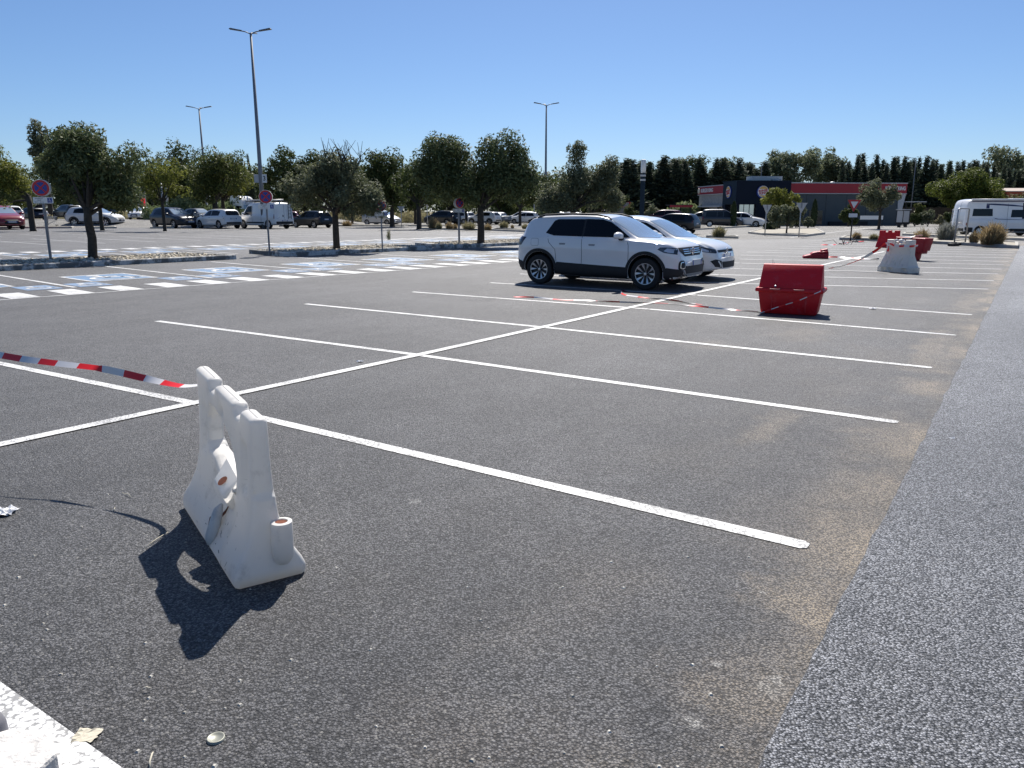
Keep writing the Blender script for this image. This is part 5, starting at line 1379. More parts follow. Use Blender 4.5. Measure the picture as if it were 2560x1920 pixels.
def at_tree(u, v_top, v_base, depth=None):
    g = at(u, v_base) if depth is None else on_depth(u, 540, depth)
    g.z = 0
    top = on_depth(u, v_top, g.y).z
    return g, top
def broad(u, u0, u1, vtop, vcb, vbase, seed, leaf, label, name='broadleaf_tree', depth=None, n=7000, group=None, r0=.16, size=.10, k=70, bark=None, squash=1.0, gaps=.5, cat='tree'):
    """tree given by the survey: trunk foot, crown left/right, top, underside"""
    g, H = at_tree(u, vtop, vbase, depth)
    sc_ = g.y / FPX * 1.0
    hw = (u1 - u0) / 2 * sc_; cx = ((u0 + u1) / 2 - u) * sc_
    zb = max(.3, on_depth(u, vcb, g.y).z); hh = (H - zb) / 2; zc = (H + zb) / 2
    rg = np.random.default_rng(seed); lobes = []
    for i in range(7):
        a = rg.uniform(-1, 1); q = math.sqrt(max(.05, 1 - a * a))
        lobes.append((cx + a * hw * .62, rg.uniform(-.4, .4) * hw, zc + rg.uniform(-.45, .5) * hh * q, hw * rg.uniform(.34, .5), hw * rg.uniform(.3, .45), hh * rg.uniform(.36, .5)))
    lobes.append((cx, 0, zc, hw * .6, hw * .55, hh * .72))
    rm = max(.18, min(hw, hh) * .27)
    return tree(name, label, g, max(.25, zb + hh * .15), lobes, seed + 100, leaf, bark or M_BARK, r0, k, rm * .6, rm * 1.15, n, size, group=group, shell=gaps, limbs=9, cat=cat, fit=(cx - hw, cx + hw, zb, H))
GB = 'trees along the far side of the car park'
broad(78, -60, 92, 352, 500, 567, 21, L_YELL, 'yellowing tree at the left edge behind the no-parking sign', depth=63, n=6500, size=.085, r0=.22)
broad(-10, -80, 70, 380, 515, 560, 22, L_GREEN, 'dark tree behind the yellowing tree at the left edge', depth=85, n=4000, size=.12)
broad(252, 215, 340, 400, 520, 567, 23, L_BROAD, 'lower light green tree peeping out right of the big left island tree', depth=66, n=5000, size=.085)
broad(409, 345, 482, 388, 505, 567, 24, L_YELL, 'thin trunked tree with a sparse yellow crown above the black hatchback', depth=63, n=3600, size=.08, r0=.13, k=40)
broad(455, 410, 545, 342, 505, 552, 25, L_GREEN, 'tall dark crown rising behind the thin yellow tree', depth=92, n=6500, size=.12, r0=.25)
broad(540, 460, 642, 372, 515, 556, 26, L_BROAD, 'broad spreading tree shading the old white hatchback and the lorry', depth=80, n=10000, size=.10, r0=.3, k=110)
broad(560, 500, 632, 385, 500, 556, 27, L_YELL, 'yellow green tree right of the broad spreading one', depth=84, n=5000, size=.10, r0=.2)
broad(700, 648, 760, 362, 535, 552, 28, L_GREEN, 'dark tree behind the tall lamp mast with the numbered plates', depth=95, n=7000, size=.13, r0=.2)
broad(790, 735, 850, 366, 535, 552, 29, L_GREEN, 'dark tree behind the small leafed tree with bare twigs', depth=96, n=7000, size=.13, r0=.2)
broad(980, 905, 1050, 368, 532, 562, 30, L_GREEN, 'tall full tree above the silver people carrier', depth=80, n=10000, size=.11, r0=.24, k=110)
broad(1047, 985, 1110, 392, 520, 566, 31, L_GREEN, 'tree with a straight dark trunk left of the black crossover', depth=70, n=6500, size=.09, r0=.22)
broad(1038, 990, 1100, 470, 528, 550, 32, L_GREEN, 'low dark tree in the shade behind the black crossover', depth=98, n=3500, size=.12)
broad(880, 835, 925, 400, 533, 550, 33, L_GREEN, 'dark tree between the silver people carrier and the small leafed tree', depth=99, n=5000, size=.12)
broad(1165, 1100, 1240, 430, 525, 556, 34, L_GREEN, 'dark tree behind the left crown of the double crowned tree', depth=92, n=5500, size=.12)
broad(1300, 1245, 1370, 448, 520, 556, 35, L_BROAD, 'light green tree in front of the far lamp mast, over the white cars', depth=88, n=5500, size=.10)
broad(1375, 1330, 1420, 430, 535, 556, 36, L_GREEN, 'small tree filling the gap left of the ragged tree', depth=90, n=4500, size=.11)
broad(1480, 1440, 1560, 480, 535, 556, 37, L_GREEN, 'dark low tree under the ragged tree', depth=95, n=4500, size=.11)
for i, (u, a, b, vt) in enumerate(((300, 262, 345, 392), (345, 315, 395, 370), (385, 360, 430, 382), (230, 190, 285, 395))):
    broad(u, a, b, vt, 515, 545, 40 + i, L_POP, 'pale grey green poplar far behind the left car rows', name='poplar', depth=128, n=3200, size=.15, r0=.2, group='pale poplars far behind the left car rows')
broad(128, 92, 168, 294, 440, 545, 48, L_OLIVE, 'tall grey green pine top rising above the big left island tree', name='pine_tree', depth=98, n=4500, size=.14, r0=.3)
for i, (u, a, b, vt) in enumerate(((40, -20, 112, 402), (178, 125, 245, 408), (312, 258, 372, 402), (432, 380, 485, 425), (612, 560, 664, 412), (762, 700, 832, 402), (930, 878, 992, 412), (1122, 1068, 1182, 420), (1252, 1190, 1312, 432), (1400, 1340, 1460, 440))):
    broad(u, a, b, vt, 536, 548, 170 + i, L_GREEN if i % 3 else L_BROAD, 'dense round green tree in the back row behind the car park trees', depth=108 + (i * 7) % 9, n=5500, size=.14, r0=.2, k=80, group='dense round trees in the back row')
# --- right: willows and poplar above the restaurant
broad(1975, 1905, 2055, 362, 470, 545, 50, L_POP, 'huge pale round tree above the restaurant roof unit', name='poplar', depth=118, n=11000, size=.14, r0=.4, k=120)
broad(2065, 2020, 2110, 376, 475, 545, 51, L_POP, 'tall tree right of the huge pale one, above the red roof band', name='poplar', depth=122, n=7000, size=.14, r0=.35)
broad(2492, 2425, 2560, 362, 470, 545, 52, L_POP, 'airy pale poplar standing above the conifers at the right', name='poplar', depth=150, n=6000, size=.2, r0=.35)
broad(2560, 2530, 2640, 385, 470, 545, 53, L_POP, 'pale poplar cut off by the right edge', name='poplar', depth=150, n=4000, size=.2, r0=.35)
for i, (u, a, b, vt) in enumerate(((1705, 1660, 1760, 386), (1812, 1775, 1860, 390))):
    broad(u, a, b, vt, 470, 548, 54 + i, L_BROAD, ('light green tree top showing among the conifers left of the restaurant', 'light green tree top directly behind the dark block of the restaurant')[i], depth=120, n=5000, size=.13, r0=.25)
# umbrella pine
g = on_depth(2412, 540, 94); g.z = 0
tree('umbrella_pine', 'wide rounded umbrella pine behind the camper van', g, 2.2, [(-2.3, 0, 4.0, 2.0, 2.0, 1.2), (2.2, 0, 4.0, 2.2, 2.0, 1.2), (0, 0, 4.7, 2.6, 2.2, 1.5), (-1.2, -.8, 3.0, 2.0, 1.5, 1.2), (1.6, -.8, 3.0, 2.2, 1.5, 1.2), (0, -.6, 5.2, 1.7, 1.4, .9)], 60, L_PINE, r0=.3, nclump=190, rmin=.5, rmax=.85, n=26000, size=.085, shell=.75, stretch=1.8)
# shrubby trees in front of the restaurant
broad(1950, 1903, 2002, 467, 528, 562, 61, L_YELL, 'feathery yellow green tree in front of the dark restaurant block', name='small_tree', depth=72, n=4500, size=.09, r0=.12)
broad(1966, 1915, 2012, 508, 570, 587, 62, L_OLIVE, 'bushy grey green olive in front of the feathery yellow tree', name='olive_tree', n=6000, size=.065, r0=.06, k=60)
broad(2200, 2142, 2246, 449, 528, 560, 63, L_OLIVE, 'round headed olive tree in front of the red and grey restaurant wing', name='olive_tree', depth=70, n=8000, size=.07, r0=.12, k=90)
# --- dark conifers in a row along the back
def conifer_mesh(seed, H=10.0, Rb=2.3, lean=.25):
    rg = np.random.default_rng(seed); V = []; z = .6; bend = rg.normal() * lean
    nt_ = 34
    for i in range(nt_):
        f = i / nt_; zz = .5 + (H - .5) * f ** .9
        rad = Rb * (1.0 - .68 * f / .55 if f < .55 else .32 * ((1 - f) / .45) ** 1.15) * rg.uniform(.45, 1.3) + .03
        off = bend * 1.6 * f ** 4
        for k in range(int(7 + 9 * (1 - f))):
            a = rg.uniform(0, 2 * math.pi); L = rad * rg.uniform(.55, 1.1)
            m_ = int(6 + 18 * (1 - f))
            q = rg.random(m_) ** .6
            px = off + np.cos(a) * L * q + rg.normal(size=m_) * .12; py = np.sin(a) * L * q + rg.normal(size=m_) * .12
            pz = zz + .5 * L * q - .25 * L * q * q + rg.normal(size=m_) * .12
            V.append(np.stack([px, py, pz, np.full(m_, a)], 1))
    P = np.concatenate(V); n = len(P); a = P[:, 3]
    t = np.stack([np.cos(a), np.sin(a), .55 + 0 * a], 1) + rg.normal(size=(n, 3)) * .45; t /= np.linalg.norm(t, axis=1)[:, None]
    b = np.cross(t, rg.normal(size=(n, 3))); b /= np.linalg.norm(b, axis=1)[:, None]
    s = ((.14 + .19 * rg.random(n)) * (1 - .55 * np.clip(P[:, 2] / H, 0, 1) ** 1.5))[:, None]; p = P[:, :3]
    v = np.stack([p - t * s, p + b * s * .42, p + t * s * 1.3, p - b * s * .42], 1).reshape(-1, 3)
    return v, np.arange(4 * n).reshape(n, 4)
CON = []
for i in range(5):
    r_ = thing('conifer', 'dark windblown conifer in the row along the back', 'tree', (0, 0, 0), 0, 'dark conifers in a row along the back')
    v, f = conifer_mesh(70 + i, 10, (2.4, 2.0, 2.7, 1.7, 2.2)[i]); np_mesh('crown', v, f, L_CON, r_)
    mb = MB(); mb.tube([(0, 0, 0), (0, 0, 5), (0, 0, 9.6)], [.2, .13, .02], 7); mb.build('trunk', M_BARK, r_, True); CON.append(r_)
rr = random.Random(8); used = set(); ctops = [(u, v) for u, v in
    ((1545, 405), (1562, 396), (1580, 402), (1600, 398), (1622, 396), (1640, 402), (1655, 392), (1675, 396), (1695, 398), (1720, 400), (1740, 396), (1760, 402), (1780, 396), (1800, 392), (1822, 398), (1846, 386), (1865, 400), (1885, 412), (1905, 405), (2095, 402), (2105, 400),
     (2129, 381), (2150, 399), (2166, 408), (2184, 383), (2205, 402), (2222, 385), (2245, 394), (2260, 402), (2273, 386), (2299, 390), (2315, 404), (2328, 398), (2346, 402), (2357, 398), (2378, 402), (2397, 392), (2412, 401), (2432, 396), (2452, 400), (2470, 410), (2495, 412), (2515, 408), (2535, 416), (2556, 404), (2580, 408), (2610, 404))]
for j, (u, vt) in enumerate(ctops):
    for row in (0, 1):
        d = (112 if u < 2100 else 118) + row * 7 + rr.uniform(-2, 2)
        uu = u + (rr.uniform(9, 13) if row else 0); vv = vt + (rr.uniform(0, 20) if row else rr.uniform(-5, 9))
        g, H = at_tree(uu, vv, 545, d)
        k = rr.randrange(5)
        o = CON[k] if k not in used else dup(CON[k]); used.add(k)
        o.location = g; sz = H / 10; wd_ = sz * rr.uniform(.85, 1.25) * (1.9 if u < 2090 else 1.3)
        o.scale = (wd_, wd_, sz); o.rotation_euler = (rr.uniform(-.03, .03), rr.uniform(-.045, .045), rr.uniform(-1.5, 1.5))
        o['label'] = 'dark windblown conifer in the row along the back'
# one slim dark cypress between the broad trees at the left
g, H = at_tree(636, 384, 545, 105); o = dup(CON[3]); o.location = g; o.scale = (.5, .5, H / 10); o.name = 'cypress'
o['label'] = 'slim dark cypress just left of the tall numbered lamp mast'; del o['group']
# --- clipped columnar cypresses
def column_cypress(u, vt, vb, u0, u1, label, seed):
    g = at(u, vb); H = on_depth(u, vt, g.y).z; hw = (u1 - u0) / 2 * g.y / FPX
    rg = np.random.default_rng(seed); n = 2600
    z = rg.random(n) ** .85; prof = np.interp(z, [0, .06, .3, .65, .88, 1], [.55, .85, 1, .9, .55, .06]); a = rg.uniform(0, 6.283, n)
    rad = hw * prof * (.78 + .25 * rg.random(n))
    p = np.stack([np.cos(a) * rad, np.sin(a) * rad, .1 + z * (H - .1)], 1)
    t = np.stack([np.cos(a) * .3, np.sin(a) * .3, np.ones(n)], 1) + rg.normal(size=(n, 3)) * .3; t /= np.linalg.norm(t, axis=1)[:, None]
    b = np.stack([-np.sin(a), np.cos(a), 0 * a], 1) + rg.normal(size=(n, 3)) * .3; s = (.06 + .05 * rg.random(n))[:, None]
    v = np.stack([p - t * s, p + b * s * .5, p + t * s * 1.3, p - b * s * .5], 1).reshape(-1, 3)
    t_ = thing('columnar_cypress', label, 'cypress', g)
    np_mesh('foliage', v, np.arange(4 * n).reshape(n, 4), L_CYP, t_)
    mb = MB(); mb.tube([(0, 0, 0), (0, 0, H * .5), (0, 0, H * .9)], [hw * .45, hw * .5, hw * .1], 8); mb.build('stem', M_BARK, t_, True)
column_cypress(1832, 504, 568, 1825, 1840, 'clipped columnar cypress beside the dark people carrier', 81)
column_cypress(2033, 499, 567, 2026, 2041, 'clipped columnar cypress in front of the grey restaurant wall', 82)
column_cypress(2096, 497, 563, 2088, 2104, 'clipped columnar cypress left of the red and white yield sign', 83)
# --- shrubs
def shrub(u, u0, u1, vt, vb, leaf, label, seed, n=1500, size=.06, name='shrub', depth=None, zs=1.0):
    g = at(u, vb) if depth is None else on_depth(u, 540, depth); g.z = 0
    if depth: g = Vector((on_depth(u, 540, depth).x, depth, 0))
    H = max(.25, on_depth(u, vt, g.y).z); hw = (u1 - u0) / 2 * g.y / FPX
    rg = np.random.default_rng(seed); t = thing(name, label, 'shrub', g)
    lob = [(-hw * .45, 0, H * .5, hw * .5, hw * .5, H * .42), (hw * .45, 0, H * .45, hw * .5, hw * .5, H * .38), (0, 0, H * .62, hw * .5, hw * .5, H * .38)]
    cl = make_clumps(rg, lob, 26, min(hw, H) * .18, min(hw, H) * .34)
    v, f = leaf_cloud(rg, cl, n, size, 1.5, .35); v[:, 2] = np.maximum(v[:, 2], .01)
    np_mesh('foliage', v, f, leaf, t)
    mb = MB()
    for c in cl[:7]: mb.tube([(0, 0, 0), (c[0] * .5, c[1] * .5, c[2] * .5), c[:3]], [.025, .02, .008], 5, cap=False)
    mb.build('stems', M_BARKG, t, True)
    return t
for k_, a in enumerate(((1590, 1558, 1600, 519, 548, L_GREEN, 'clipped dark round bush left of the restaurant pole sign', 90), (1600, 1576, 1612, 530, 552, L_OLIVE, 'small grey green bush at the foot of the restaurant pole sign', 91), (1578, 1560, 1606, 508, 540, L_GREEN, 'dark green shrub behind the clipped round bush', 92),
          (1630, 1608, 1652, 508, 545, L_OLIVE, 'grey green shrub right of the restaurant pole sign', 93), (1990, 1992, 2014, 540, 570, L_CYP, 'dark shrub right of the bushy olive', 94), (2018, 2008, 2036, 540, 571, L_OLIVE, 'small pale shrub beside the second columnar cypress', 95), (1925, 1908, 1940, 556, 577, L_CYP, 'low dark shrub under the bushy olive', 96),
          (2122, 2100, 2150, 510, 563, L_GREEN, 'large dark shrub right of the yield sign', 97), (2290, 2272, 2305, 528, 552, L_GREEN, 'green bush near the drive-through screen', 98), (2322, 2300, 2348, 520, 553, L_OLIVE, 'silvery topped bush before the wooden fence', 99), (2352, 2340, 2364, 538, 552, L_DRYG, 'yellowish clipped bush before the wooden fence', 100), (2378, 2362, 2400, 528, 556, L_GREEN, 'dark bush by the tail of the camper van', 101),
          (2298, 2280, 2308, 490, 503, L_BROAD, 'light green bush showing over the wooden fence', 102), (2480, 2425, 2520, 470, 510, L_YELL, 'large yellow green shrub behind the camper roof', 103), (2550, 2500, 2600, 472, 512, L_BROAD, 'large light green shrub at the right edge behind the camper', 104))):
    shrub(*a, depth=(82 if a[7] in (97, 98, 99, 100, 101) else 92 if a[7] > 101 else 84 if a[7] in (90, 92, 93) else None), n=1700 if a[7] not in (103, 104, 97) else 4500, size=.07 if a[7] < 102 else .09)
def tuft(u, u0, u1, vt, vb, leaf, label, seed, n=240, name='grass_tuft', cat='grass tuft', group=None, wd=.012, droop=.35):
    g = at(u, vb, .1); H = max(.2, on_depth(u, vt, g.y).z - .1); hw = (u1 - u0) / 2 * g.y / FPX
    rg = np.random.default_rng(seed)
    n = int(n * 2.4); a = rg.uniform(0, 6.283, n); r1 = hw * rg.random(n) ** .6; h = H * (.35 + .7 * rg.random(n)) * (1 - .45 * (r1 / hw) ** 2)
    b0 = np.stack([np.cos(a) * r1 * .25, np.sin(a) * r1 * .25, 0 * a], 1); tip = np.stack([np.cos(a) * r1, np.sin(a) * r1, h], 1); jit = rg.normal(size=(n, 3)) * hw * .22; tip = tip + jit; b0 = b0 + np.stack([np.cos(a) * r1 * .35 + jit[:, 1] * .6, np.sin(a) * r1 * .35, h * .25 * rg.random(n)], 1)
    mid = b0 * .5 + tip * .5 + np.stack([0 * a, 0 * a, h * .15], 1)
    wv = np.stack([-np.sin(a * 3.1), np.cos(a * 3.1), 0 * a], 1) * (wd * .6 * (1 + hw))
    v = np.stack([b0 - wv, b0 + wv, mid + wv, mid - wv, mid - wv, mid + wv, tip + wv * .9, tip - wv * .9], 1).reshape(-1, 3)
    f = np.arange(8 * n).reshape(2 * n, 4)
    v[:, 2] = np.maximum(v[:, 2], 0); o = np_mesh(name, v, f, leaf, None); o.location = g
    return tag(o, label, cat, group)
GT_ = 'dry grass tufts on the kerbed islands'
for i, a in enumerate(((1083, 1070, 1098, 545, 571, L_DRY, 'tall dry tuft left of the black crossover'), (1098, 1090, 1106, 557, 573, L_DRYG, 'small dry tuft right of the tall one by the black crossover'), (1124, 1113, 1134, 556, 573, L_DRY, 'round brown tuft in front of the black crossover'), (1138, 1132, 1144, 560, 572, L_DRY, 'smallest tuft behind the no-parking post on the far island'),
    (1172, 1155, 1190, 558, 573, L_DRYG, 'loose yellow green weeds left of the big trunk'), (1220, 1210, 1230, 560, 576, L_DRY, 'orange brown tuft just right of the big trunk'), (1260, 1248, 1272, 554, 571, L_DRYG, 'greenish tuft before the white hatchback'), (1281, 1277, 1285, 562, 572, L_DRY, 'tiny brown tuft below the white hatchback'), (1313, 1304, 1322, 561, 573, L_DRYG, 'pale tuft near the tail of the white crossover'),
    (1797, 1778, 1812, 568, 593, L_DRYG, 'thin yellow weed on the kerb right of the large black crossover'), (2141, 2130, 2152, 582, 598, L_DRY, 'dry tuft at the foot of the yield sign'), (2185, 2174, 2196, 587, 599, L_DRYG, 'sparse dry weed behind the red barriers, left one'), (2303, 2285, 2322, 576, 604, L_DRY, 'brown weeds rising behind the dark red barrier'), (2365, 2345, 2390, 560, 600, L_LAV, 'silvery grey shrub left of the steel fence frame'),
    (2434, 2422, 2444, 580, 609, L_DRY, 'small orange brown tuft right of the steel fence frame'), (2480, 2450, 2508, 563, 612, L_DRY, 'large feathery brown bush in front of the camper van'), (972, 966, 978, 570, 600, L_DRYG, 'thin weed growing in the asphalt near the small leafed tree'))):
    tuft(*a, 110 + i, n=(1100 if a[0] in (2480, 2365) else 420 if a[0] != 972 else 30), group=GT_)
tuft(868, 850, 876, 553, 566, L_DRY, 'dry brown tussock left of the silver people carrier', 140, n=420)
# --- reeds, dry verge: nobody could count these
def reeds(name, u0, u1, vt, vb, depth, n, leaf, seed, w_=.06, thick=1.5):
    rg = np.random.default_rng(seed)
    u = rg.uniform(u0, u1, n); X = (u - 1280) / FPX * depth * 1.02; Y = depth + rg.uniform(0, thick, n)
    Ht = np.maximum(.2, CAM_H + (528 - vt) / FPX * depth); H = Ht * (.6 + .4 * rg.random(n)) * (.75 + .25 * np.sin(X * .9 + 1) * np.sin(X * .37))
    p = np.stack([X, Y, 0 * X], 1); z = rg.random(n); c = p + np.stack([rg.normal(size=n) * .15, rg.normal(size=n) * .15, H * z], 1)
    t = rg.normal(size=(n, 3)) * np.array([1, .6, .5]) + np.array([0, 0, .9]); t /= np.linalg.norm(t, axis=1)[:, None]
    b = np.cross(t, np.array([0.2, 1, .1])) + rg.normal(size=(n, 3)) * .3; s = (w_ * 3 * (.6 + .8 * rg.random(n)))[:, None]
    v = np.stack([c - t * s, c + b * s * .3, c + t * s, c - b * s * .3], 1).reshape(-1, 3); v[:, 2] = np.maximum(v[:, 2], .0)
    o = np_mesh(name, v, np.arange(4 * n).reshape(n, 4), leaf, None)
    return o
tag(reeds('reeds', 395, 655, 486, 540, 90, 9000, L_REED, 150, .075), 'pale green reed hedge behind the left rows of cars', 'reeds', kind='stuff')
tag(reeds('reeds', 1640, 1765, 503, 540, 97, 5000, L_REED, 151, .085), 'pale green reeds behind the drive-through canopy', 'reeds', kind='stuff')
tag(reeds('reeds', 1230, 1420, 498, 540, 110, 5000, L_REED, 154, .08), 'sunlit green growth behind the white cars', 'reeds', kind='stuff')
tag(reeds('dry_grass', -80, 480, 523, 540, 97, 9000, L_DRYG, 152, .06, 6), 'dry yellow grass verge behind the left cars', 'grass', kind='stuff')
tag(reeds('dry_grass', 640, 1240, 521, 540, 106, 14000, L_DRYG, 153, .06, 6), 'dry yellow grass verge behind the middle cars', 'grass', kind='stuff')
# far wood closing the horizon behind everything
def wood(u0, u1, vt, depth, n, seed, leaf):
    rg = np.random.default_rng(seed); cl = []
    for i in range(n):
        u = rg.uniform(u0, u1); X = (u - 1280) / FPX * depth; H = CAM_H + (528 - vt) / FPX * depth * rg.uniform(.75, 1.05)
        for k in range(4): cl.append((X + rg.normal() * 1.2, depth + rg.uniform(0, 8), H * rg.uniform(.05, .85), rg.uniform(1.2, 2.4)))
    v, f = leaf_cloud(rg, cl, n * 130, .32, 1.4, .6); v[:, 2] = np.maximum(v[:, 2], 0)
    return np_mesh('far_wood', v, f, leaf, None)
tag(wood(-250, 960, 415, 132, 150, 160, L_GREEN), 'dark wood closing the view behind the left rows of cars', 'wood', kind='stuff')
tag(wood(900, 1700, 425, 132, 120, 161, L_GREEN), 'dark wood closing the view behind the middle trees', 'wood', kind='stuff')
tag(wood(1500, 2800, 440, 128, 170, 162, L_CON), 'dark wood closing the view behind the restaurant', 'wood', kind='stuff')

# ------------------------------------------------------------------ restaurant
M_BKDARK = mat('dark_cladding', (.0035, .009, .022), .7, var=.08, vscale=1, spec=.25)
M_BKLEFT = mat('slate_cladding', (.010, .024, .040), .7, var=.08, vscale=1, spec=.25)
M_BKRED = mat('red_fascia', (.36, .012, .022), .45, var=.05, vscale=2)
M_BKGREY = mat('grey_cladding', (.075, .09, .095), .7, var=.06, vscale=1.5)
M_STONEW = mat('pale_stone_wall', (.36, .35, .33), .85, var=.25, vscale=6, bump=.4, bscale=12)
M_STEEL = mat('galvanised_steel', (.40, .41, .42), .5, .5, var=.1, vscale=5)
M_PALEW = mat('pale_panel', (.50, .50, .50), .6)
M_SWHITE = mat('sign_white', (.78, .78, .76), .4); M_SRED = mat('sign_red', (.50, .015, .02), .4); M_SBLUE = mat('sign_blue', (.02, .05, .30), .4)
M_BUN = mat('bun_yellow', (.72, .42, .10), .4); M_BUNL = mat('bun_cream', (.74, .66, .50), .4)
M_STOREG = mat('shop_glass', (.012, .014, .018), .04, spec=.6)
M_REFL = mat('mirror_glass', (.62, .64, .66), .03, .9)
BO = Vector((24.35, 86.0, 0)); EX = Vector((.9932, .1164, 0)); EY = Vector((-.1164, .9932, 0)); BRZ = math.atan2(EX.y, EX.x)
b = thing('restaurant', 'low flat roofed burger restaurant with dark cladding and a red roof band', 'restaurant', BO, BRZ)
ZB = -.02
def bx(name, x0, x1, y0, y1, z0, z1, m, bev=0): 
    mb = MB(); mb.box(((x0 + x1) / 2, (y0 + y1) / 2, (z0 + z1) / 2), (x1 - x0, y1 - y0, z1 - z0)); return mb.build(name, m, b, bevel=bev)
HT = on_depth(1836, 452, 86).z
# corner block: upper clad box over recessed glazed ground floor with piers
mb = MB(); mb.box((3.1, 1.9, (2.3 + HT) / 2), (6.2, 3.8, HT - 2.3)); ub = mb.build('corner_block', M_BKDARK, b)
mb = MB(); mb.box((-.012, 1.9, (2.3 + HT) / 2), (.02, 3.79, HT - 2.31)); mb.build('side_cladding', M_BKLEFT, ub)
mb = MB(); mb.box((3.1, 1.95, HT + .02), (6.3, 3.95, .06)); mb.build('coping', M_BKLEFT, ub)
wl = MB()
for x0, x1 in ((0, .45), (2.35, 6.2)): wl.box(((x0 + x1) / 2, .25, 1.14), (x1 - x0, .5, 2.3))
for y0, y1 in ((.5, .9), (3.0, 3.8)): wl.box((.25, (y0 + y1) / 2, 1.14), (.5, y1 - y0, 2.3))
wl.box((3.2, 3.6, 1.14), (5.9, .3, 2.29)); wl.box((1.4, .3, .12), (1.9, .3, .25))
wl.build('wall', M_BKDARK, b)
for k, x in enumerate((.75, 1.38, 2.02)):
    mb = MB(); mb.box((x, .32, 1.28), (.58, .03, 2.0)); w_ = mb.build('window', M_REFL, b)
    MB().box((x + .32, .30, 1.28), (.05, .06, 2.02)).build('frame', M_CLAD, w_)
for y in (1.3, 2.0, 2.7):
    mb = MB(); mb.box((.32, y, 1.14), (.03, .66, 2.28)); mb.build('window', M_STOREG, b)
# stone wing on the left
bx('stone_wing', .22, 5, 3.82, 12.0, 0, 3.55, M_STONEW)
bx('red_band', .05, 5.2, 3.83, 12.1, 3.56, 4.42, M_BKRED)
bx('band_edge', .02, 5.2, 3.83, 12.12, 4.43, 4.52, M_PALEW); bx('band_edge', .02, 5.2, 3.83, 12.12, 3.46, 3.545, M_PALEW)
bx('ledge', -.25, .21, 4.0, 12.0, 2.05, 2.2, M_PALEW)
for y0, y1 in ((8.4, 11.2), (4.6, 5.8)):
    mb = MB(); mb.box((.215, (y0 + y1) / 2, 1.05), (.05, y1 - y0, 1.9)); d = mb.build('door', M_STOREG, b)
    for q in (.02, .34, .66, .98): MB().box((.185, y0 + (y1 - y0) * q, 1.05), (.03, .09, 1.92)).build('frame', M_CLAD, d)
# grey wing on the right
XE = 19.95
bx('grey_wing', 6.23, XE - .75, .45, 9, 0, 3.42, M_BKGREY)
for x in (8.3, 10.6, 13.0, 15.4): 
    MB().box((x, .44, 1.72), (.03, .012, 3.36)).build('panel_joint', M_CLAD, b)
bx('red_band', 6.23, XE, .30, 9, 3.52, 4.55, M_BKRED)
bx('band_edge', 6.23, XE + .03, .26, 9, 4.56, 4.66, M_PALEW); bx('band_edge', 6.23, XE + .03, .26, 9, 3.43, 3.51, M_PALEW)
mb = MB(); mb.add([(XE - .74, .35, 0), (XE - .55, .35, 0), (XE - .02, .35, 3.42), (XE - .9, .35, 3.42), (XE - .74, 3, 0), (XE - .55, 3, 0), (XE - .02, 3, 3.42), (XE - .9, 3, 3.42)], [(0, 1, 2, 3), (1, 5, 6, 2), (5, 4, 7, 6), (4, 0, 3, 7)]); mb.build('end_panel', M_PALEW, b)
mb = MB(); mb.box((9.5, .42, .9), (1.6, .03, 1.5)); mb.build('window', M_STOREG, b)
bx('planter', 11.0, 15.5, .0, .35, 0, .45, M_CLAD)
mb = MB(); mb.lathe([(0, .3), (.25, .26), (.34, .12), (.36, 0)], 16, 0, Matrix.Translation((13.1, 4, 4.6))); mb.build('roof_vent', M_STEEL, b, True)
mb = MB(); mb.lathe([(0, .22), (.16, .18), (.2, 0)], 12, 0, Matrix.Translation((17.6, 5, 4.6))); mb.build('roof_vent', M_STEEL, b, True)
# screen round the roof plant
RZ = HT + .04
mb = MB()
for c_, d_ in (((4.4, 2.2, RZ + .28), (3.5, .06, .56)), ((2.68, 3.0, RZ + .28), (.06, 1.6, .56)), ((6.12, 3.0, RZ + .28), (.06, 1.6, .56)), ((4.4, 3.8, RZ + .28), (3.5, .06, .56))): mb.box(c_, d_)
mb.build('roof_screen', M_PALEW, b); mb = MB(); mb.tube([(4.9, 2.1, RZ + .12), (5.9, 2.1, RZ + .12)], .14, 10); mb.build('roof_duct', M_STEEL, b, True)
def roundel(M, r, parent):
    k = 48
    circ = lambda q, oy=0, sx=1.0: [(q * sx * math.cos(2 * math.pi * i / k), q * math.sin(2 * math.pi * i / k) + oy) for i in range(k)]
    mb = MB(); mb.prism(circ(r), 0, .12, 0, M); base = mb.build('round_sign', M_SBLUE, parent)
    mb = MB(); mb.prism([(x + .05 * r, y + .05 * r) for x, y in circ(r * .915)], .12, .15, 0, M); mb.build('white_disc', M_SWHITE, base)
    def bun(y0, sg):
        pts = [(x + .05 * r, y + .05 * r) for x, y in circ(r * .85)]
        return [p for p in pts if (p[1] - .05 * r) * sg > y0 * r]
    mb = MB(); mb.prism(bun(.40, 1), .15, .17, 0, M); mb.build('bun', M_BUN, base)
    mb = MB(); mb.prism(bun(.52, -1), .15, .17, 0, M); mb.build('bun', M_BUN, base)
    Rt = M @ Matrix.Translation((.05 * r, .05 * r, .15)) @ Matrix.Rotation(R(8), 4, 'Z')
    text_obj('BURGER', r * .42, M_SRED, base, Rt @ Matrix.Translation((0, r * .17, 0)), 'lettering', .02, bold=.012 * r)
    text_obj('KING', r * .58, M_SRED, base, Rt @ Matrix.Translation((0, -r * .24, 0)), 'lettering', .02, bold=.016 * r)
roundel(frame((2.95, -.0, 3.62), (1, 0, 0), (0, 0, 1)), .66, b)
roundel(frame((-.022, 1.95, 3.62), (0, -1, 0), (0, 0, 1)), .66, b)
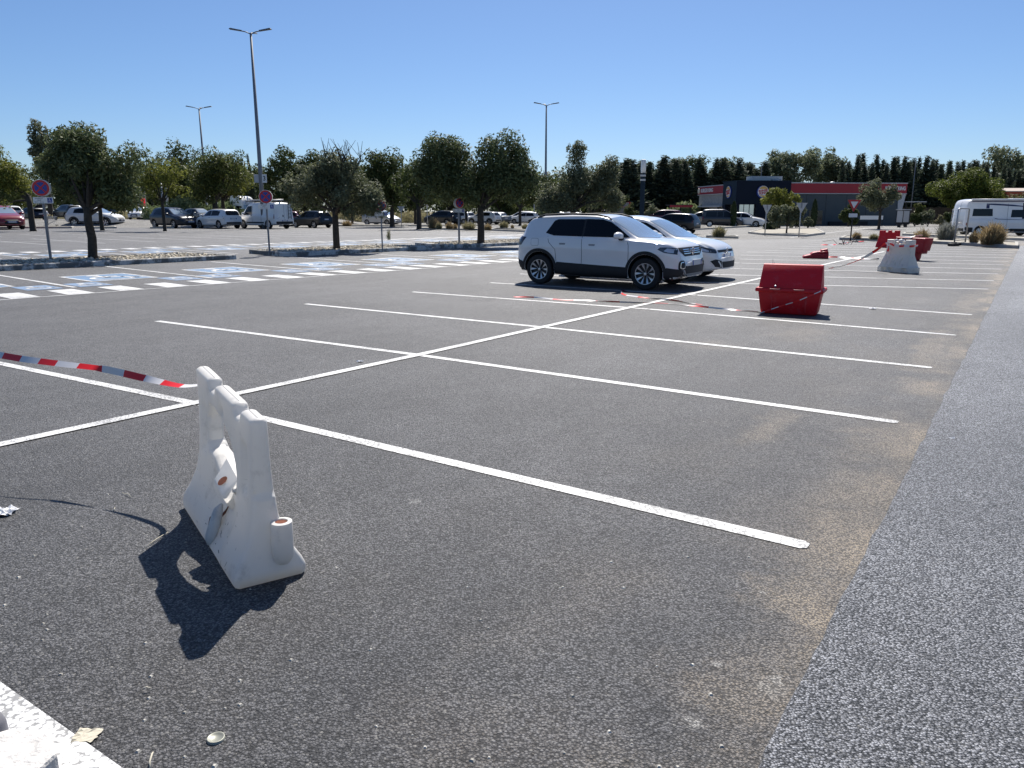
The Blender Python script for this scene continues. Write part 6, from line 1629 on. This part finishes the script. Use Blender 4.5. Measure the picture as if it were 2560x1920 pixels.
text_obj('BURGER KING', .56, M_SWHITE, b, frame((18.55, .285, 4.03), (1, 0, 0), (0, 0, 1)), 'lettering', .03, bold=.014, sx=.68)
text_obj('BURGER KING', .62, M_SWHITE, b, frame((.03, 9.0, 3.98), (0, -1, 0), (0, 0, 1)), 'lettering', .03, bold=.012)
mb = MB(); mb.lathe([(0, .12), (.3, .1), (.32, 0)], 16, 0, frame((.03, 11.6, 3.98), (0, -1, 0), (0, 0, 1))); mb.build('small_roundel', M_BUNL, b)
# restaurant pole sign
g = on_depth(1604, 540, 78); g.z = 0
t = thing('pole_sign', 'tall dark pole sign with a round white head, left of the restaurant', 'sign', g, R(-14))
hz = lambda v: on_depth(1604, v, 78).z
mb = MB(); mb.box((0, 0, hz(433) / 2), (.42, .34, hz(433))); mb.build('column', M_BKLEFT, t)
mb = MB(); mb.prism([(.55 * .42 * math.cos(a) * 1.0, (hz(400) + hz(432)) / 2 + (hz(400) - hz(432)) * .55 * math.sin(a)) for a in [2 * math.pi * i / 32 for i in range(32)]], -.2, .2, 0, frame((0, 0, 0), (.35, -.94, 0), (0, 0, 1))); mb.build('sign_head', M_SWHITE, t)
for v in (439, 450): MB().box((0, -.03, hz(v)), (.5, .40, .18)).build('plate', M_PALEW, t)
# drive-through canopy
g = on_depth(1697, 540, 92); g.z = 0
t = thing('canopy', 'drive-through canopy with a red edge on thin dark posts', 'canopy', g, R(4))
zt = on_depth(1697, 512, 92).z
mb = MB(); mb.box((0, 0, zt - .04), (2.8, 1.6, .10)); mb.build('roof', M_CLAD, t)
MB().box((0, -.82, zt - .17), (2.7, .04, .24)).build('fascia', M_BKRED, t)
for x in (-1.1, 0, 1.2): MB().tube([(x, -.6, 0), (x, -.6, zt - .1)], .07, 8).build('post', M_CLAD, t)
mb = MB()
for z in (.35, .7, 1.0): mb.tube([(-1.4, -.75, z), (1.6, -.75, z)], .03, 6)
mb.build('railing', M_CLAD, t)
# poster board at the left of the pole sign
g = on_depth(1556, 540, 96); g.z = 0
t = thing('poster_board', 'wide red and orange poster board behind the clipped round bush', 'poster board', g, R(-4))
zt, zb_ = on_depth(1556, 505, 96).z, on_depth(1556, 518, 96).z
MB().box((0, 0, (zt + zb_) / 2), (2.0, .12, zt - zb_)).build('panel', M_BKRED, t)
MB().box((-.55, -.068, (zt + zb_) / 2), (.7, .012, (zt - zb_) * .8)).build('picture', mat('poster_orange', (.45, .14, .03), .6, var=.5, vscale=6), t)
MB().box((.35, -.068, (zt + zb_) / 2), (.75, .012, (zt - zb_) * .8)).build('picture', mat('poster_grey', (.30, .30, .30), .6, var=.5, vscale=6), t)
MB().box((0, .02, zb_ / 2), (2.0, .10, zb_ - .02)).build('base', mat('grey_wall', (.25, .25, .25), .8), t)
# drive-through screens and the post beside them
for i, (u, d_, lb) in enumerate(((2250, 78, 'drive-through menu board in a dark frame, behind the round headed olive'), (2266, 79, 'second drive-through menu board, nearer the wooden fence'))):
    g = on_depth(u, 540, d_); g.z = 0
    t = thing('menu_board', lb, 'menu board', g, R(-35))
    MB().box((0, 0, .95), (.62, .16, 1.4)).build('case', M_CLAD, t); MB().box((0, -.085, 1.05), (.52, .012, 1.1)).build('screen', M_PALEW, t)
    MB().box((0, 0, 1.72), (.8, .3, .08)).build('hood', M_PALEW, t); MB().box((0, 0, .12), (.3, .2, .26)).build('foot', M_CLAD, t)
g = on_depth(2262, 540, 84); g.z = 0
t = thing('order_canopy', 'small flat canopy on a post beyond the menu boards', 'canopy', g)
zc = on_depth(2262, 505, 84).z
MB().tube([(0, 0, 0), (0, 0, zc)], .07, 8).build('post', M_CLAD, t); MB().box((.7, 0, zc + .02), (2.2, 1.4, .07)).build('roof', M_PALEW, t)
g = on_depth(2165, 540, 78); g.z = 0
t = thing('banner', 'low white banner hung on a rail under the round headed olive', 'banner', g, R(6))
MB().box((.6, 0, .95), (2.4, .03, .38)).build('sheet', M_SWHITE, t)
for x in (-.6, 1.8): MB().tube([(x, .03, 0), (x, .03, 1.2)], .03, 6).build('post', M_CLAD, t)
# wooden fence
fa, fb = on_depth(2240, 540, 100), on_depth(2440, 540, 96)
fa.z = fb.z = 0
d = fb - fa; t = thing('wooden_fence', 'long brown board fence behind the drive-through', 'fence', fa, math.atan2(d.y, d.x))
M_WOOD = mat('weathered_boards', (.075, .062, .050), .9, var=.3, vscale=3)
Lf = d.length; mb = MB(); n_ = int(Lf / .22)
for i in range(n_): mb.box((i * .22 + .1, .012 * (i % 2), 1.0 + .02 * (i % 3)), (.2, .03, 2.0))
mb.build('boards', M_WOOD, t)
for x in np.arange(0, Lf, 2.4): MB().box((float(x), .08, 1.05), (.1, .1, 2.1)).build('post', M_WOOD, t)
# house roof glimpsed at the right
g = on_depth(2545, 540, 110); g.z = 0
t = thing('house', 'low house with a red wall and pale roof, just visible over the shrubs at right', 'house', g)
zr = on_depth(2545, 471, 110).z
MB().box((1, 2, zr / 2 - .2), (6, 4, zr - .4)).build('wall', mat('red_render', (.35, .08, .05), .8), t)
mb = MB(); mb.add([(-2.4, -.4, zr - .35), (4.4, -.4, zr - .35), (4.4, 2, zr + .1), (-2.4, 2, zr + .1), (4.4, 4.4, zr - .35), (-2.4, 4.4, zr - .35), (-2.4, -.4, zr - .45), (4.4, -.4, zr - .45), (4.4, 4.4, zr - .45), (-2.4, 4.4, zr - .45)], [(0, 1, 2, 3), (3, 2, 4, 5), (0, 6, 7, 1), (4, 8, 9, 5), (9, 8, 7, 6), (1, 7, 8, 4, 2), (0, 3, 5, 9, 6)])
mb.build('roof', mat('pale_tiles', (.45, .38, .32), .8), t)

# ------------------------------------------------------------------ lamps, masts, signs
M_MAST = mat('mast_grey', (.22, .23, .25), .55, .3, var=.08, vscale=2)
M_LANT = mat('lantern_grey', (.16, .17, .18), .5, .3)
def lamp(u_top, v_top, depth, label, rz=0, plates=False):
    p = on_depth(u_top, v_top, depth); H = p.z
    t = thing('lamp_mast', label, 'street lamp', (p.x, p.y, 0), rz, 'tall lamp masts')
    mb = MB(); mb.tube([(0, 0, 0), (0, 0, H * .3), (0, 0, H * .98)], [.22, .18, .10], 14); mb.build('mast', M_MAST, t, True)
    for a in (0, R(180), R(95)):
        ca, sa = math.cos(a), math.sin(a)
        mb = MB(); mb.tube([(0, 0, H * .975), (ca * .45, sa * .45, H * .98 + .1), (ca * .75, sa * .75, H * .98 + .16)], .045, 8); arm = mb.build('arm', M_LANT, t, True)
        mb = MB(); M = Matrix.Translation((ca * 1.25, sa * 1.25, H * .98 + .24)) @ Matrix.Rotation(a, 4, 'Z') @ Matrix.Rotation(R(-9), 4, 'Y')
        mb.add([(-.55, -.14, -.03), (.6, -.2, -.03), (.6, .2, -.03), (-.55, .14, -.03), (-.5, -.10, .07), (.5, -.14, .09), (.5, .14, .09), (-.5, .10, .07)], [(3, 2, 1, 0), (4, 5, 6, 7), (0, 1, 5, 4), (1, 2, 6, 5), (2, 3, 7, 6), (3, 0, 4, 7)], 0, M)
        mb.build('lantern', M_LANT, arm, bevel=.02)
    return t, H
D1 = 72
t, H = lamp(626, 72, D1, 'tallest lamp mast with numbered plates, rising behind the white van')
z0, z1 = on_depth(660, 457, D1).z, on_depth(660, 436, D1).z
for y, x, rz_, blank in ((0, .36, 0, False), (0, -.36, 0, True)):
    mb = MB(); mb.box((x, -.1, (z0 + z1) / 2), (.42, .04, z1 - z0)); pl = mb.build('number_board', M_SWHITE if not blank else M_PALEW, t, bevel=.01)
    if not blank: text_obj('3', (z1 - z0) * .75, M_DKTXT, pl, frame((x, -.122, (z0 + z1) / 2), (1, 0, 0), (0, 0, 1)), 'numeral', .004, bold=.012)
lamp(497, 266, 118, 'lamp mast furthest left, standing behind the broad trees', R(6)); lamp(1366, 257, 116, 'lamp mast between the double crowned tree and the ragged tree', R(4))
def small_lamp(u, v, depth, label, side=1, H=None):
    p = on_depth(u, v, depth); t = thing('street_lamp', label, 'street lamp', (p.x, p.y, 0))
    MB().tube([(0, 0, 0), (0, 0, p.z)], [.08, .05], 8).build('post', M_LANT, t, True)
    MB().tube([(0, 0, p.z - .05), (side * .5, 0, p.z + .06), (side * .95, 0, p.z + .08)], .035, 6).build('arm', M_LANT, t, True)
    MB().box((side * 1.15, 0, p.z + .09), (.6, .22, .08)).build('lantern', M_LANT, t, bevel=.02)
small_lamp(1905, 410, 104, 'single armed street lamp left of the huge pale tree', -1); small_lamp(2291, 396, 112, 'single armed street lamp among the conifers right of the restaurant', -1)

def disc(mb, r, z0, z1, k=40, m=0, M=None): mb.prism([(r * math.cos(2 * math.pi * i / k), r * math.sin(2 * math.pi * i / k)) for i in range(k)], z0, z1, m, M)
def no_parking(u, vb, vtop, label, rz, s=1.0, face=True):
    g = at(u, vb, .12); H = on_depth(u, vtop, g.y).z - .12
    t = thing('no_parking_sign', label, 'road sign', g, rz, 'no-parking signs over the disabled bays')
    r = .225 * s; zc = H - r
    mb = MB(); mb.box((0, .0, (zc - .35) / 2 + .0), (.055 * s, .095 * s, zc + .10 - 0)); mb.v = [(x, y, z + .175) for x, y, z in mb.v]; mb.build('post', M_MAST, t, bevel=.008)
    for sg in (1, -1):
        M = frame((0, -sg * .062, zc), (sg, 0, 0), (0, 0, 1))
        mb = MB(); disc(mb, r, 0, .022, M=M); dk = mb.build('round_plate', M_SWHITE, t)
        mb = MB(); disc(mb, r * .955, .022, .024, M=M); mb.build('red_ring', M_SRED, dk)
        mb = MB(); disc(mb, r * .70, .024, .026, M=M); mb.build('blue_field', M_SBLUE, dk)
        mb = MB()
        for a in (45, -45):
            q = strip_poly((-r * .74 * math.cos(R(a)), -r * .74 * math.sin(R(a))), (r * .74 * math.cos(R(a)), r * .74 * math.sin(R(a))), r * .17)
            mb.prism(q, .026, .028 if a > 0 else .0285, 0, M)
        mb.build('cross', M_SRED, dk)
        z2 = zc - r - .105 * s; M = frame((0, -sg * .062, z2), (sg, 0, 0), (0, 0, 1))
        mb = MB(); mb.prism(rrect(.02 * s, 0, .50 * s, .165 * s, .02), 0, .018, 0, M); pl = mb.build('text_plate', M_SWHITE, t)
        for k_, tx in enumerate(('INTERDIT', 'SAUF', 'G.I.C. G.I.G.')):
            text_obj(tx, .046 * s, M_DKTXT, pl, M @ Matrix.Translation((-.075 * s, .048 * s - .048 * s * k_, .019)), 'lettering', .0008)
        mb = MB(); mb.prism(rrect(.185 * s, 0, .115 * s, .125 * s, .006), .018, .020, 0, M); bl = mb.build('blue_square', M_SBLUE, pl)
        mb = MB(); chair_icon(mb, M @ Matrix.Translation((.185 * s, 0, .0212)) @ Matrix.Scale(.105 * s, 4), 0, 14); mb.build('wheelchair_symbol', M_SWHITE, bl)
    return t
no_parking(127, 648, 449, 'no-parking sign with wheelchair plate at the left, before the big island tree', R(14), 1.1)
no_parking(674, 630, 475, 'no-parking sign with wheelchair plate in front of the white van', R(12), 1.05)
no_parking(956, 623, 500, 'no-parking sign on the right end of the middle gravel island, half covered by leaves', R(10), .95)
no_parking(1148, 609, 495, 'no-parking sign at the left of the double crowned tree trunk', R(38), 1.0)
def tri_sign(u, vb, vt, label, front, rz, post_mat):
    g = at(u, vb, .08); H = on_depth(u, vt, g.y).z - .08
    t = thing('yield_sign', label, 'road sign', g, rz)
    r = .42; zc = H - .24
    MB().tube([(0, 0, -.08), (0, 0, H - .05)], .035, 10).build('post', post_mat, t, True)
    tri = lambda q: [(-q * .866, q * .5), (0, -q), (q * .866, q * .5)]
    M = frame((0, -.045, zc), (1, 0, 0), (0, 0, 1))
    mb = MB(); mb.prism(tri(r), 0, .02, 0, M); pl = mb.build('plate', M_SRED if front else M_STEEL, t, bevel=.004)
    if front:
        mb = MB(); mb.prism(tri(r * .56), .02, .024, 0, M); mb.build('white_field', M_SWHITE, pl)
        mb = MB(); mb.prism(rrect(0, 0, .46, .20, .03), 0, .015, 0, frame((0, -.045, zc - r - .18), (1, 0, 0), (0, 0, 1))); mb.build('sub_plate', M_SWHITE, t)
    else:
        MB().box((0, -.075, zc + .05), (.07, .02, .3)).build('bracket', M_MAST, pl)
tri_sign(2126, 599, 498, 'red and white yield sign with a small white plate below', True, 0, M_CLAD)
tri_sign(1912, 586, 511, 'grey back of a yield sign left of the bushy olive', False, R(20), M_STEEL)
tri_sign(1997, 590, 506, 'grey back of a yield sign right of the bushy olive', False, R(10), M_STEEL)
tri_sign(1004, 566, 515, 'grey back of a yield sign beside the silver people carrier', False, R(8), M_STEEL)
def post_sign(u, vb, vt, label, w_, h_, m_, name='road_sign', rz=0):
    g = at(u, vb, .05); H = on_depth(u, vt, g.y).z
    t = thing(name, label, 'road sign', g, rz)
    MB().tube([(0, 0, -.05), (0, 0, H)], .03, 8).build('post', M_STEEL, t, True)
    mb = MB(); mb.prism(rrect(0, H - h_ / 2, w_, h_, min(w_, h_) * .3), 0, .03, 0, frame((0, -.04, 0), (1, 0, 0), (0, 0, 1))); mb.build('plate', m_, t)
post_sign(1069, 570, 513, 'thin grey post with a small head left of the black crossover', .2, .22, M_PALEW)
post_sign(1381, 580, 499, 'grey narrow sign plate on a post above the roof of the near crossover', .34, .62, M_STEEL)
post_sign(1335, 572, 512, 'thin grey post just left of the near crossover tail lamp', .1, .1, M_STEEL)
# price pylon and white poles behind the left cars
g = on_depth(362, 540, 95); g.z = 0
t = thing('price_sign', 'grey pylon with a red price panel behind the head-on white car', 'sign', g)
MB().box((-.25, .05, 2.2), (1.0, .3, 4.4)).build('pylon', mat('pylon_grey', (.25, .25, .25), .6), t); MB().box((.02, -.13, on_depth(361, 509, 100).z), (.52, .04, 1.15)).build('price_panel', mat('price_red', (.65, .02, .05), .5, emit=(.25, .005, .01)), t)
for u, v, m_, lb in ((402, 455, M_STEEL, 'thin pale flag pole left of the tree trunk above the black hatchback'), (413, 452, M_PALEW, 'thick pale flag pole right of the tree trunk above the black hatchback'), (517, 503, M_STEEL, 'short pale bollard post behind the old white hatchback')):
    p = on_depth(u, v, 96); t = thing('pole', lb, 'pole', (p.x, p.y, 0)); MB().tube([(0, 0, 0), (0, 0, p.z)], .09 if u != 413 else .14, 10).build('shaft', m_, t, True)

# steel fence frame on rubber feet
ga, gb_ = at(2388, 616), at(2414, 612)
t = thing('fence_frame', 'upright steel site fence frame standing on black rubber feet', 'fence panel', (ga + gb_) / 2, R(35))
hh = on_depth(2400, 521, ga.y).z
mb = MB(); Lh = .62
mb.tube([(-Lh, 0, .1), (-Lh, 0, hh - .05), (-Lh + .1, 0, hh), (Lh - .3, 0, hh), (Lh - .2, 0, hh - .05), (Lh - .2, 0, .1)], .034, 8); mb.tube([(Lh, .1, .1), (Lh, .1, hh - .1)], .034, 8); mb.tube([(-Lh, 0, .25), (Lh - .2, 0, .25)], .018, 6); mb.tube([(Lh - .2, 0, .75), (Lh, .1, .95)], .015, 6)
mb.build('frame', M_STEEL, t, True)
for x, y, r_ in ((-.75, -.05, .1), (-.1, .25, .0), (.55, .15, .2)):
    mb = MB(); mb.box((x, y, .06), (.75, .24, .12), r_); mb.box((x, y, .135), (.2, .16, .05), r_); mb.build('foot', M_CLAD, t, bevel=.015)
# bent wire trestle
g = at(2115, 612)
t = thing('wire_trestle', 'small bent wire trestle lying near the yield sign', 'wire frame', g)
mb = MB(); rr = random.Random(5)
for k in range(7):
    a = Vector((rr.uniform(-.5, .5), rr.uniform(-.2, .2), 0)); b_ = a + Vector((rr.uniform(-.3, .3), rr.uniform(-.2, .2), rr.uniform(.2, .42)))
    mb.tube([a, b_, b_ + Vector((rr.uniform(-.5, .5), 0, rr.uniform(-.25, -.05)))], .012, 5)
mb.build('wires', mat('rusty_wire', (.16, .12, .10), .7), t)

# ------------------------------------------------------------------ litter, people, trolley
M_PAPER = mat('paper', (.80, .80, .80), .7); M_DRYLEAF = mat('pale_dry_leaf', (.52, .48, .38), .8)
def crumple(name, label, u, v, s, m, cat, seed, flat=.5, group=None):
    rr = random.Random(seed); g = at(u, v); mb = MB(); n = 9; vs = []
    for i in range(n):
        for j in range(n):
            x, y = (i / (n - 1) - .5), (j / (n - 1) - .5)
            vs.append((g.x + s * (x + rr.uniform(-.06, .06)), g.y + s * (y * .8 + rr.uniform(-.06, .06)), .004 + s * flat * abs(rr.gauss(0, .3)) * (1 - 1.6 * max(abs(x), abs(y)) ** 2)))
    mb.add(vs, [(i * n + j, (i + 1) * n + j, (i + 1) * n + j + 1, i * n + j + 1) for i in range(n - 1) for j in range(n - 1)])
    return tag(mb.build(name, m), label, cat, group)
crumple('paper_scrap', 'crumpled white paper at the left edge near the barrier shadow', 4, 1284, .13, M_PAPER, 'paper', 1, .45)
crumple('paper_scrap', 'flat pale scrap beside the broad white line at the lower left', 217, 1841, .075, M_DRYLEAF, 'paper', 2, .12)
crumple('paper_scrap', 'small white scrap on the bay line right of the red bin', 2182, 773, .10, M_PAPER, 'paper', 3, .5)
crumple('paper_scrap', 'tiny white scrap on the fresh asphalt by its border', 2383, 1099, .06, M_PAPER, 'paper', 4, .5)
crumple('paper_scrap', 'tiny white scrap between the first two bay lines', 900, 905, .07, M_PAPER, 'paper', 5, .4)
g = at(540, 1848); mb = MB(); mb.lathe([(0, .004), (.020, .004), (.0225, .0075), (.026, .0075), (.027, 0)], 24, 0, Matrix.Translation(g))
tag(mb.build('bottle_cap', mat('dull_cap', (.30, .30, .25), .45, .3), None, True), 'round grey bottle cap lying on the asphalt in front', 'bottle cap')
def twig(label, pts, r=.0022):
    mb = MB(); mb.tube([at(u, v, z) for u, v, z in pts], [r * .7] + [r] * (len(pts) - 2) + [r * .5], 6); tag(mb.build('twig', M_DRYLEAF, None, True), label, 'twig', 'dry twigs on the asphalt')
twig('pale bent twig left of the barrier, above the tape shadow', [(305, 1232, .006), (322, 1236, .012), (329, 1244, .004)]); twig('short pale twig below the bent one, near the tape shadow', [(281, 1279, .004), (285, 1273, .008), (288, 1268, .004)])
twig('thin curved stalk at the bottom edge right of the broad line', [(376, 1925, .004), (374, 1905, .015), (380, 1885, .02), (383, 1880, .012)], .003); twig('short stick at the bottom left with its own shadow', [(359, 1722, .012), (366, 1718, .016), (379, 1721, .01)], .003)
twig('long thin stalk in the shadow of the near barrier', [(357, 1372, .004), (385, 1352, .01), (395, 1345, .012), (420, 1330, .006)])
rr = random.Random(9); mb = MB()
for i in range(120):
    u, v = rr.uniform(0, 2000), 960 + 960 * rr.random() ** .8
    g = at(u, v); s = rr.uniform(.004, .011); a = rr.uniform(0, 6.28)
    if (g - E0p).dot(EN) < .1: continue
    mb.add([(g.x + s * q * math.cos(a + t_), g.y + s * q * math.sin(a + t_), z) for z, q in ((.0, 1.0), (s * .5, .5)) for t_ in (0, 1.3, 2.8, 4.4)], [(4, 5, 6, 7), (0, 1, 5, 4), (1, 2, 6, 5), (2, 3, 7, 6), (3, 0, 4, 7)])
tag(mb.build('pebbles', mat('pale_pebble', (.45, .43, .38), .8, island=.4)), 'scattered pale chips and pebbles on the old asphalt', 'pebbles', kind='stuff')
# pale kerb block and dark foot in the near left corner
g = at(70, 1918)
mb = MB(); mb.prism([(-.16, -.20), (.10, -.20), (.125, -.05), (.05, .045), (-.07, .055), (-.16, .0)], 0, .09, 0, Matrix.Translation(g))
tag(mb.build('stone_block', mat('white_washed_stone', (.62, .60, .57), .9, var=.25, vscale=30, bump=.8, bscale=60), None, bevel=.012), 'white-washed stone block in the lower left corner beside the broad line', 'stone block')
g = at(-12, 1885)
mb = MB(); mb.lathe([(.0, .13), (.028, .13), (.04, .10), (.046, .0)], 20, 0, Matrix.Translation(g))
tag(mb.build('rubber_foot', mat('grey_rubber', (.16, .16, .18), .7, var=.2, vscale=20), None, True), 'grey rounded foot cut off by the left edge behind the stone block', 'foot')

# shopping trolley and a person at the far left car row
g = on_depth(128, 551, 80); g.z = bank_z(g.x, g.y)
t = thing('shopping_trolley', 'steel shopping trolley left of the dark grey car, seen behind the no-parking post', 'trolley', g, R(8))
mb = MB()
for z in np.linspace(.5, .95, 6):
    k = (z - .5) / .45; a_, b_ = .42 + .1 * k, .22 + .05 * k
    mb.tube([(-a_, -b_, z), (a_, -b_, z), (a_, b_, z), (-a_, b_, z), (-a_, -b_, z)], .012, 5)
for x in np.linspace(-.42, .42, 9):
    for y in (-.22, .22): mb.tube([(x, y, .5), (x * 1.24, y * 1.2, .95)], .008, 4)
mb.build('basket', M_STEEL, t)
mb = MB(); mb.tube([(-.5, -.2, .1), (-.1, -.2, .32), (.42, -.2, .5)], .018, 6); mb.tube([(-.5, .2, .1), (-.1, .2, .32), (.42, .2, .5)], .018, 6); mb.tube([(.15, -.2, .4), (.5, -.2, .1)], .018, 6); mb.tube([(.15, .2, .4), (.5, .2, .1)], .018, 6); mb.build('underframe', M_STEEL, t, True)
mb = MB(); mb.tube([(-.52, -.26, 1.0), (-.6, -.26, 1.04), (-.6, .26, 1.04), (-.52, .26, 1.0)], .02, 6); mb.build('handle', M_SRED, t, True)
for x, y in ((-.5, -.2), (-.5, .2), (.5, -.2), (.5, .2)):
    mb = MB(); mb.lathe([(0, -.02), (.05, -.02), (.05, .02), (0, .02)], 12, 0, Matrix.Translation((x, y, .05)) @ Matrix.Rotation(R(90), 4, 'X')); mb.build('wheel', M_TYRE, t)
def person(u, v, d_extra, label, H, shirt, trousers, skin, hair, rz):
    g = on_depth(u, v, 80 + d_extra); g.z = bank_z(g.x, g.y); t = thing('person', label, 'person', g, rz)
    k = H / 1.75
    V = {'p': (0, 0, .95), 's1': (0, 0, 1.12), 's2': (0, .01, 1.32), 'n': (0, .02, 1.47), 'h0': (0, .0, 1.56), 'h1': (0, -.01, 1.66), 'h2': (0, 0, 1.73),
         'hl': (-.09, 0, .90), 'kl': (-.10, -.03, .50), 'al': (-.10, .03, .09), 'fl': (-.11, -.12, .03), 'hr': (.09, 0, .90), 'kr': (.11, -.05, .50), 'ar': (.11, .04, .09), 'fr': (.12, -.11, .03),
         'shl': (-.18, .01, 1.40), 'el': (-.24, -.06, 1.14), 'wl': (-.20, -.30, 1.06), 'hdl': (-.19, -.38, 1.05), 'shr': (.18, .01, 1.40), 'er': (.24, -.06, 1.14), 'wr': (.20, -.30, 1.06), 'hdr': (.19, -.38, 1.05)}
    rad = {'p': .14, 's1': .13, 's2': .145, 'n': .055, 'h0': .075, 'h1': .095, 'h2': .05, 'hl': .095, 'kl': .06, 'al': .04, 'fl': .035, 'hr': .095, 'kr': .06, 'ar': .04, 'fr': .035, 'shl': .06, 'el': .042, 'wl': .03, 'hdl': .033, 'shr': .06, 'er': .042, 'wr': .03, 'hdr': .033}
    E = [('p', 's1'), ('s1', 's2'), ('s2', 'n'), ('n', 'h0'), ('h0', 'h1'), ('h1', 'h2'), ('p', 'hl'), ('hl', 'kl'), ('kl', 'al'), ('al', 'fl'), ('p', 'hr'), ('hr', 'kr'), ('kr', 'ar'), ('ar', 'fr'), ('s2', 'shl'), ('shl', 'el'), ('el', 'wl'), ('wl', 'hdl'), ('s2', 'shr'), ('shr', 'er'), ('er', 'wr'), ('wr', 'hdr')]
    ks = list(V); me = bpy.data.meshes.new('body'); me.from_pydata([tuple(c * k for c in V[q]) for q in ks], [(ks.index(a), ks.index(b)) for a, b in E], [])
    o = bpy.data.objects.new('body', me); COL.objects.link(o)
    sk = o.modifiers.new('k', 'SKIN')
    for i, q in enumerate(ks): me.skin_vertices[0].data[i].radius = (rad[q] * k * (1.25 if q in ('s2', 's1', 'p') else 1), rad[q] * k * (.8 if q in ('s2', 's1', 'p') else 1)); me.skin_vertices[0].data[i].use_root = q == 'p'
    o.modifiers.new('s', 'SUBSURF').levels = 1; o.modifiers['s'].render_levels = 1
    me2 = bpy.data.meshes.new_from_object(o.evaluated_get(bpy.context.evaluated_depsgraph_get())); bpy.data.objects.remove(o)
    for m_ in (skin, shirt, trousers): me2.materials.append(m_)
    for p in me2.polygons:
        c = p.center / k; p.material_index = 0; p.use_smooth = True
        if c.z < .98: p.material_index = 2
        if .93 < c.z < 1.46 and not (c.y < -.2): p.material_index = 1
        if c.y < -.16 and c.z > .9: p.material_index = 0
    bo = bpy.data.objects.new('body', me2); COL.objects.link(bo); bo.parent = t
    mb = MB(); mb.ball((0, .015 * k, 1.665 * k), (.10 * k, .105 * k, .10 * k), 0, 12, 8); mb.v = [(x, max(y, -.045 * k) if z < 1.69 * k else y, z) for x, y, z in mb.v]; mb.build('hair', hair, bo, True)
    mb = MB(); mb.ball((0, -.10 * k, 1.62 * k), (.015 * k, .02 * k, .022 * k), 0, 8, 6); mb.build('nose', skin, bo, True)
SKIN = mat('skin', (.42, .25, .18), .6)
person(116, 551, .5, 'person in a white shirt pushing the shopping trolley, half behind the no-parking post', 1.72, mat('white_shirt', (.72, .72, .72), .8), mat('dark_trousers', (.03, .035, .05), .8), SKIN, mat('grey_hair', (.5, .48, .46), .7), R(60))
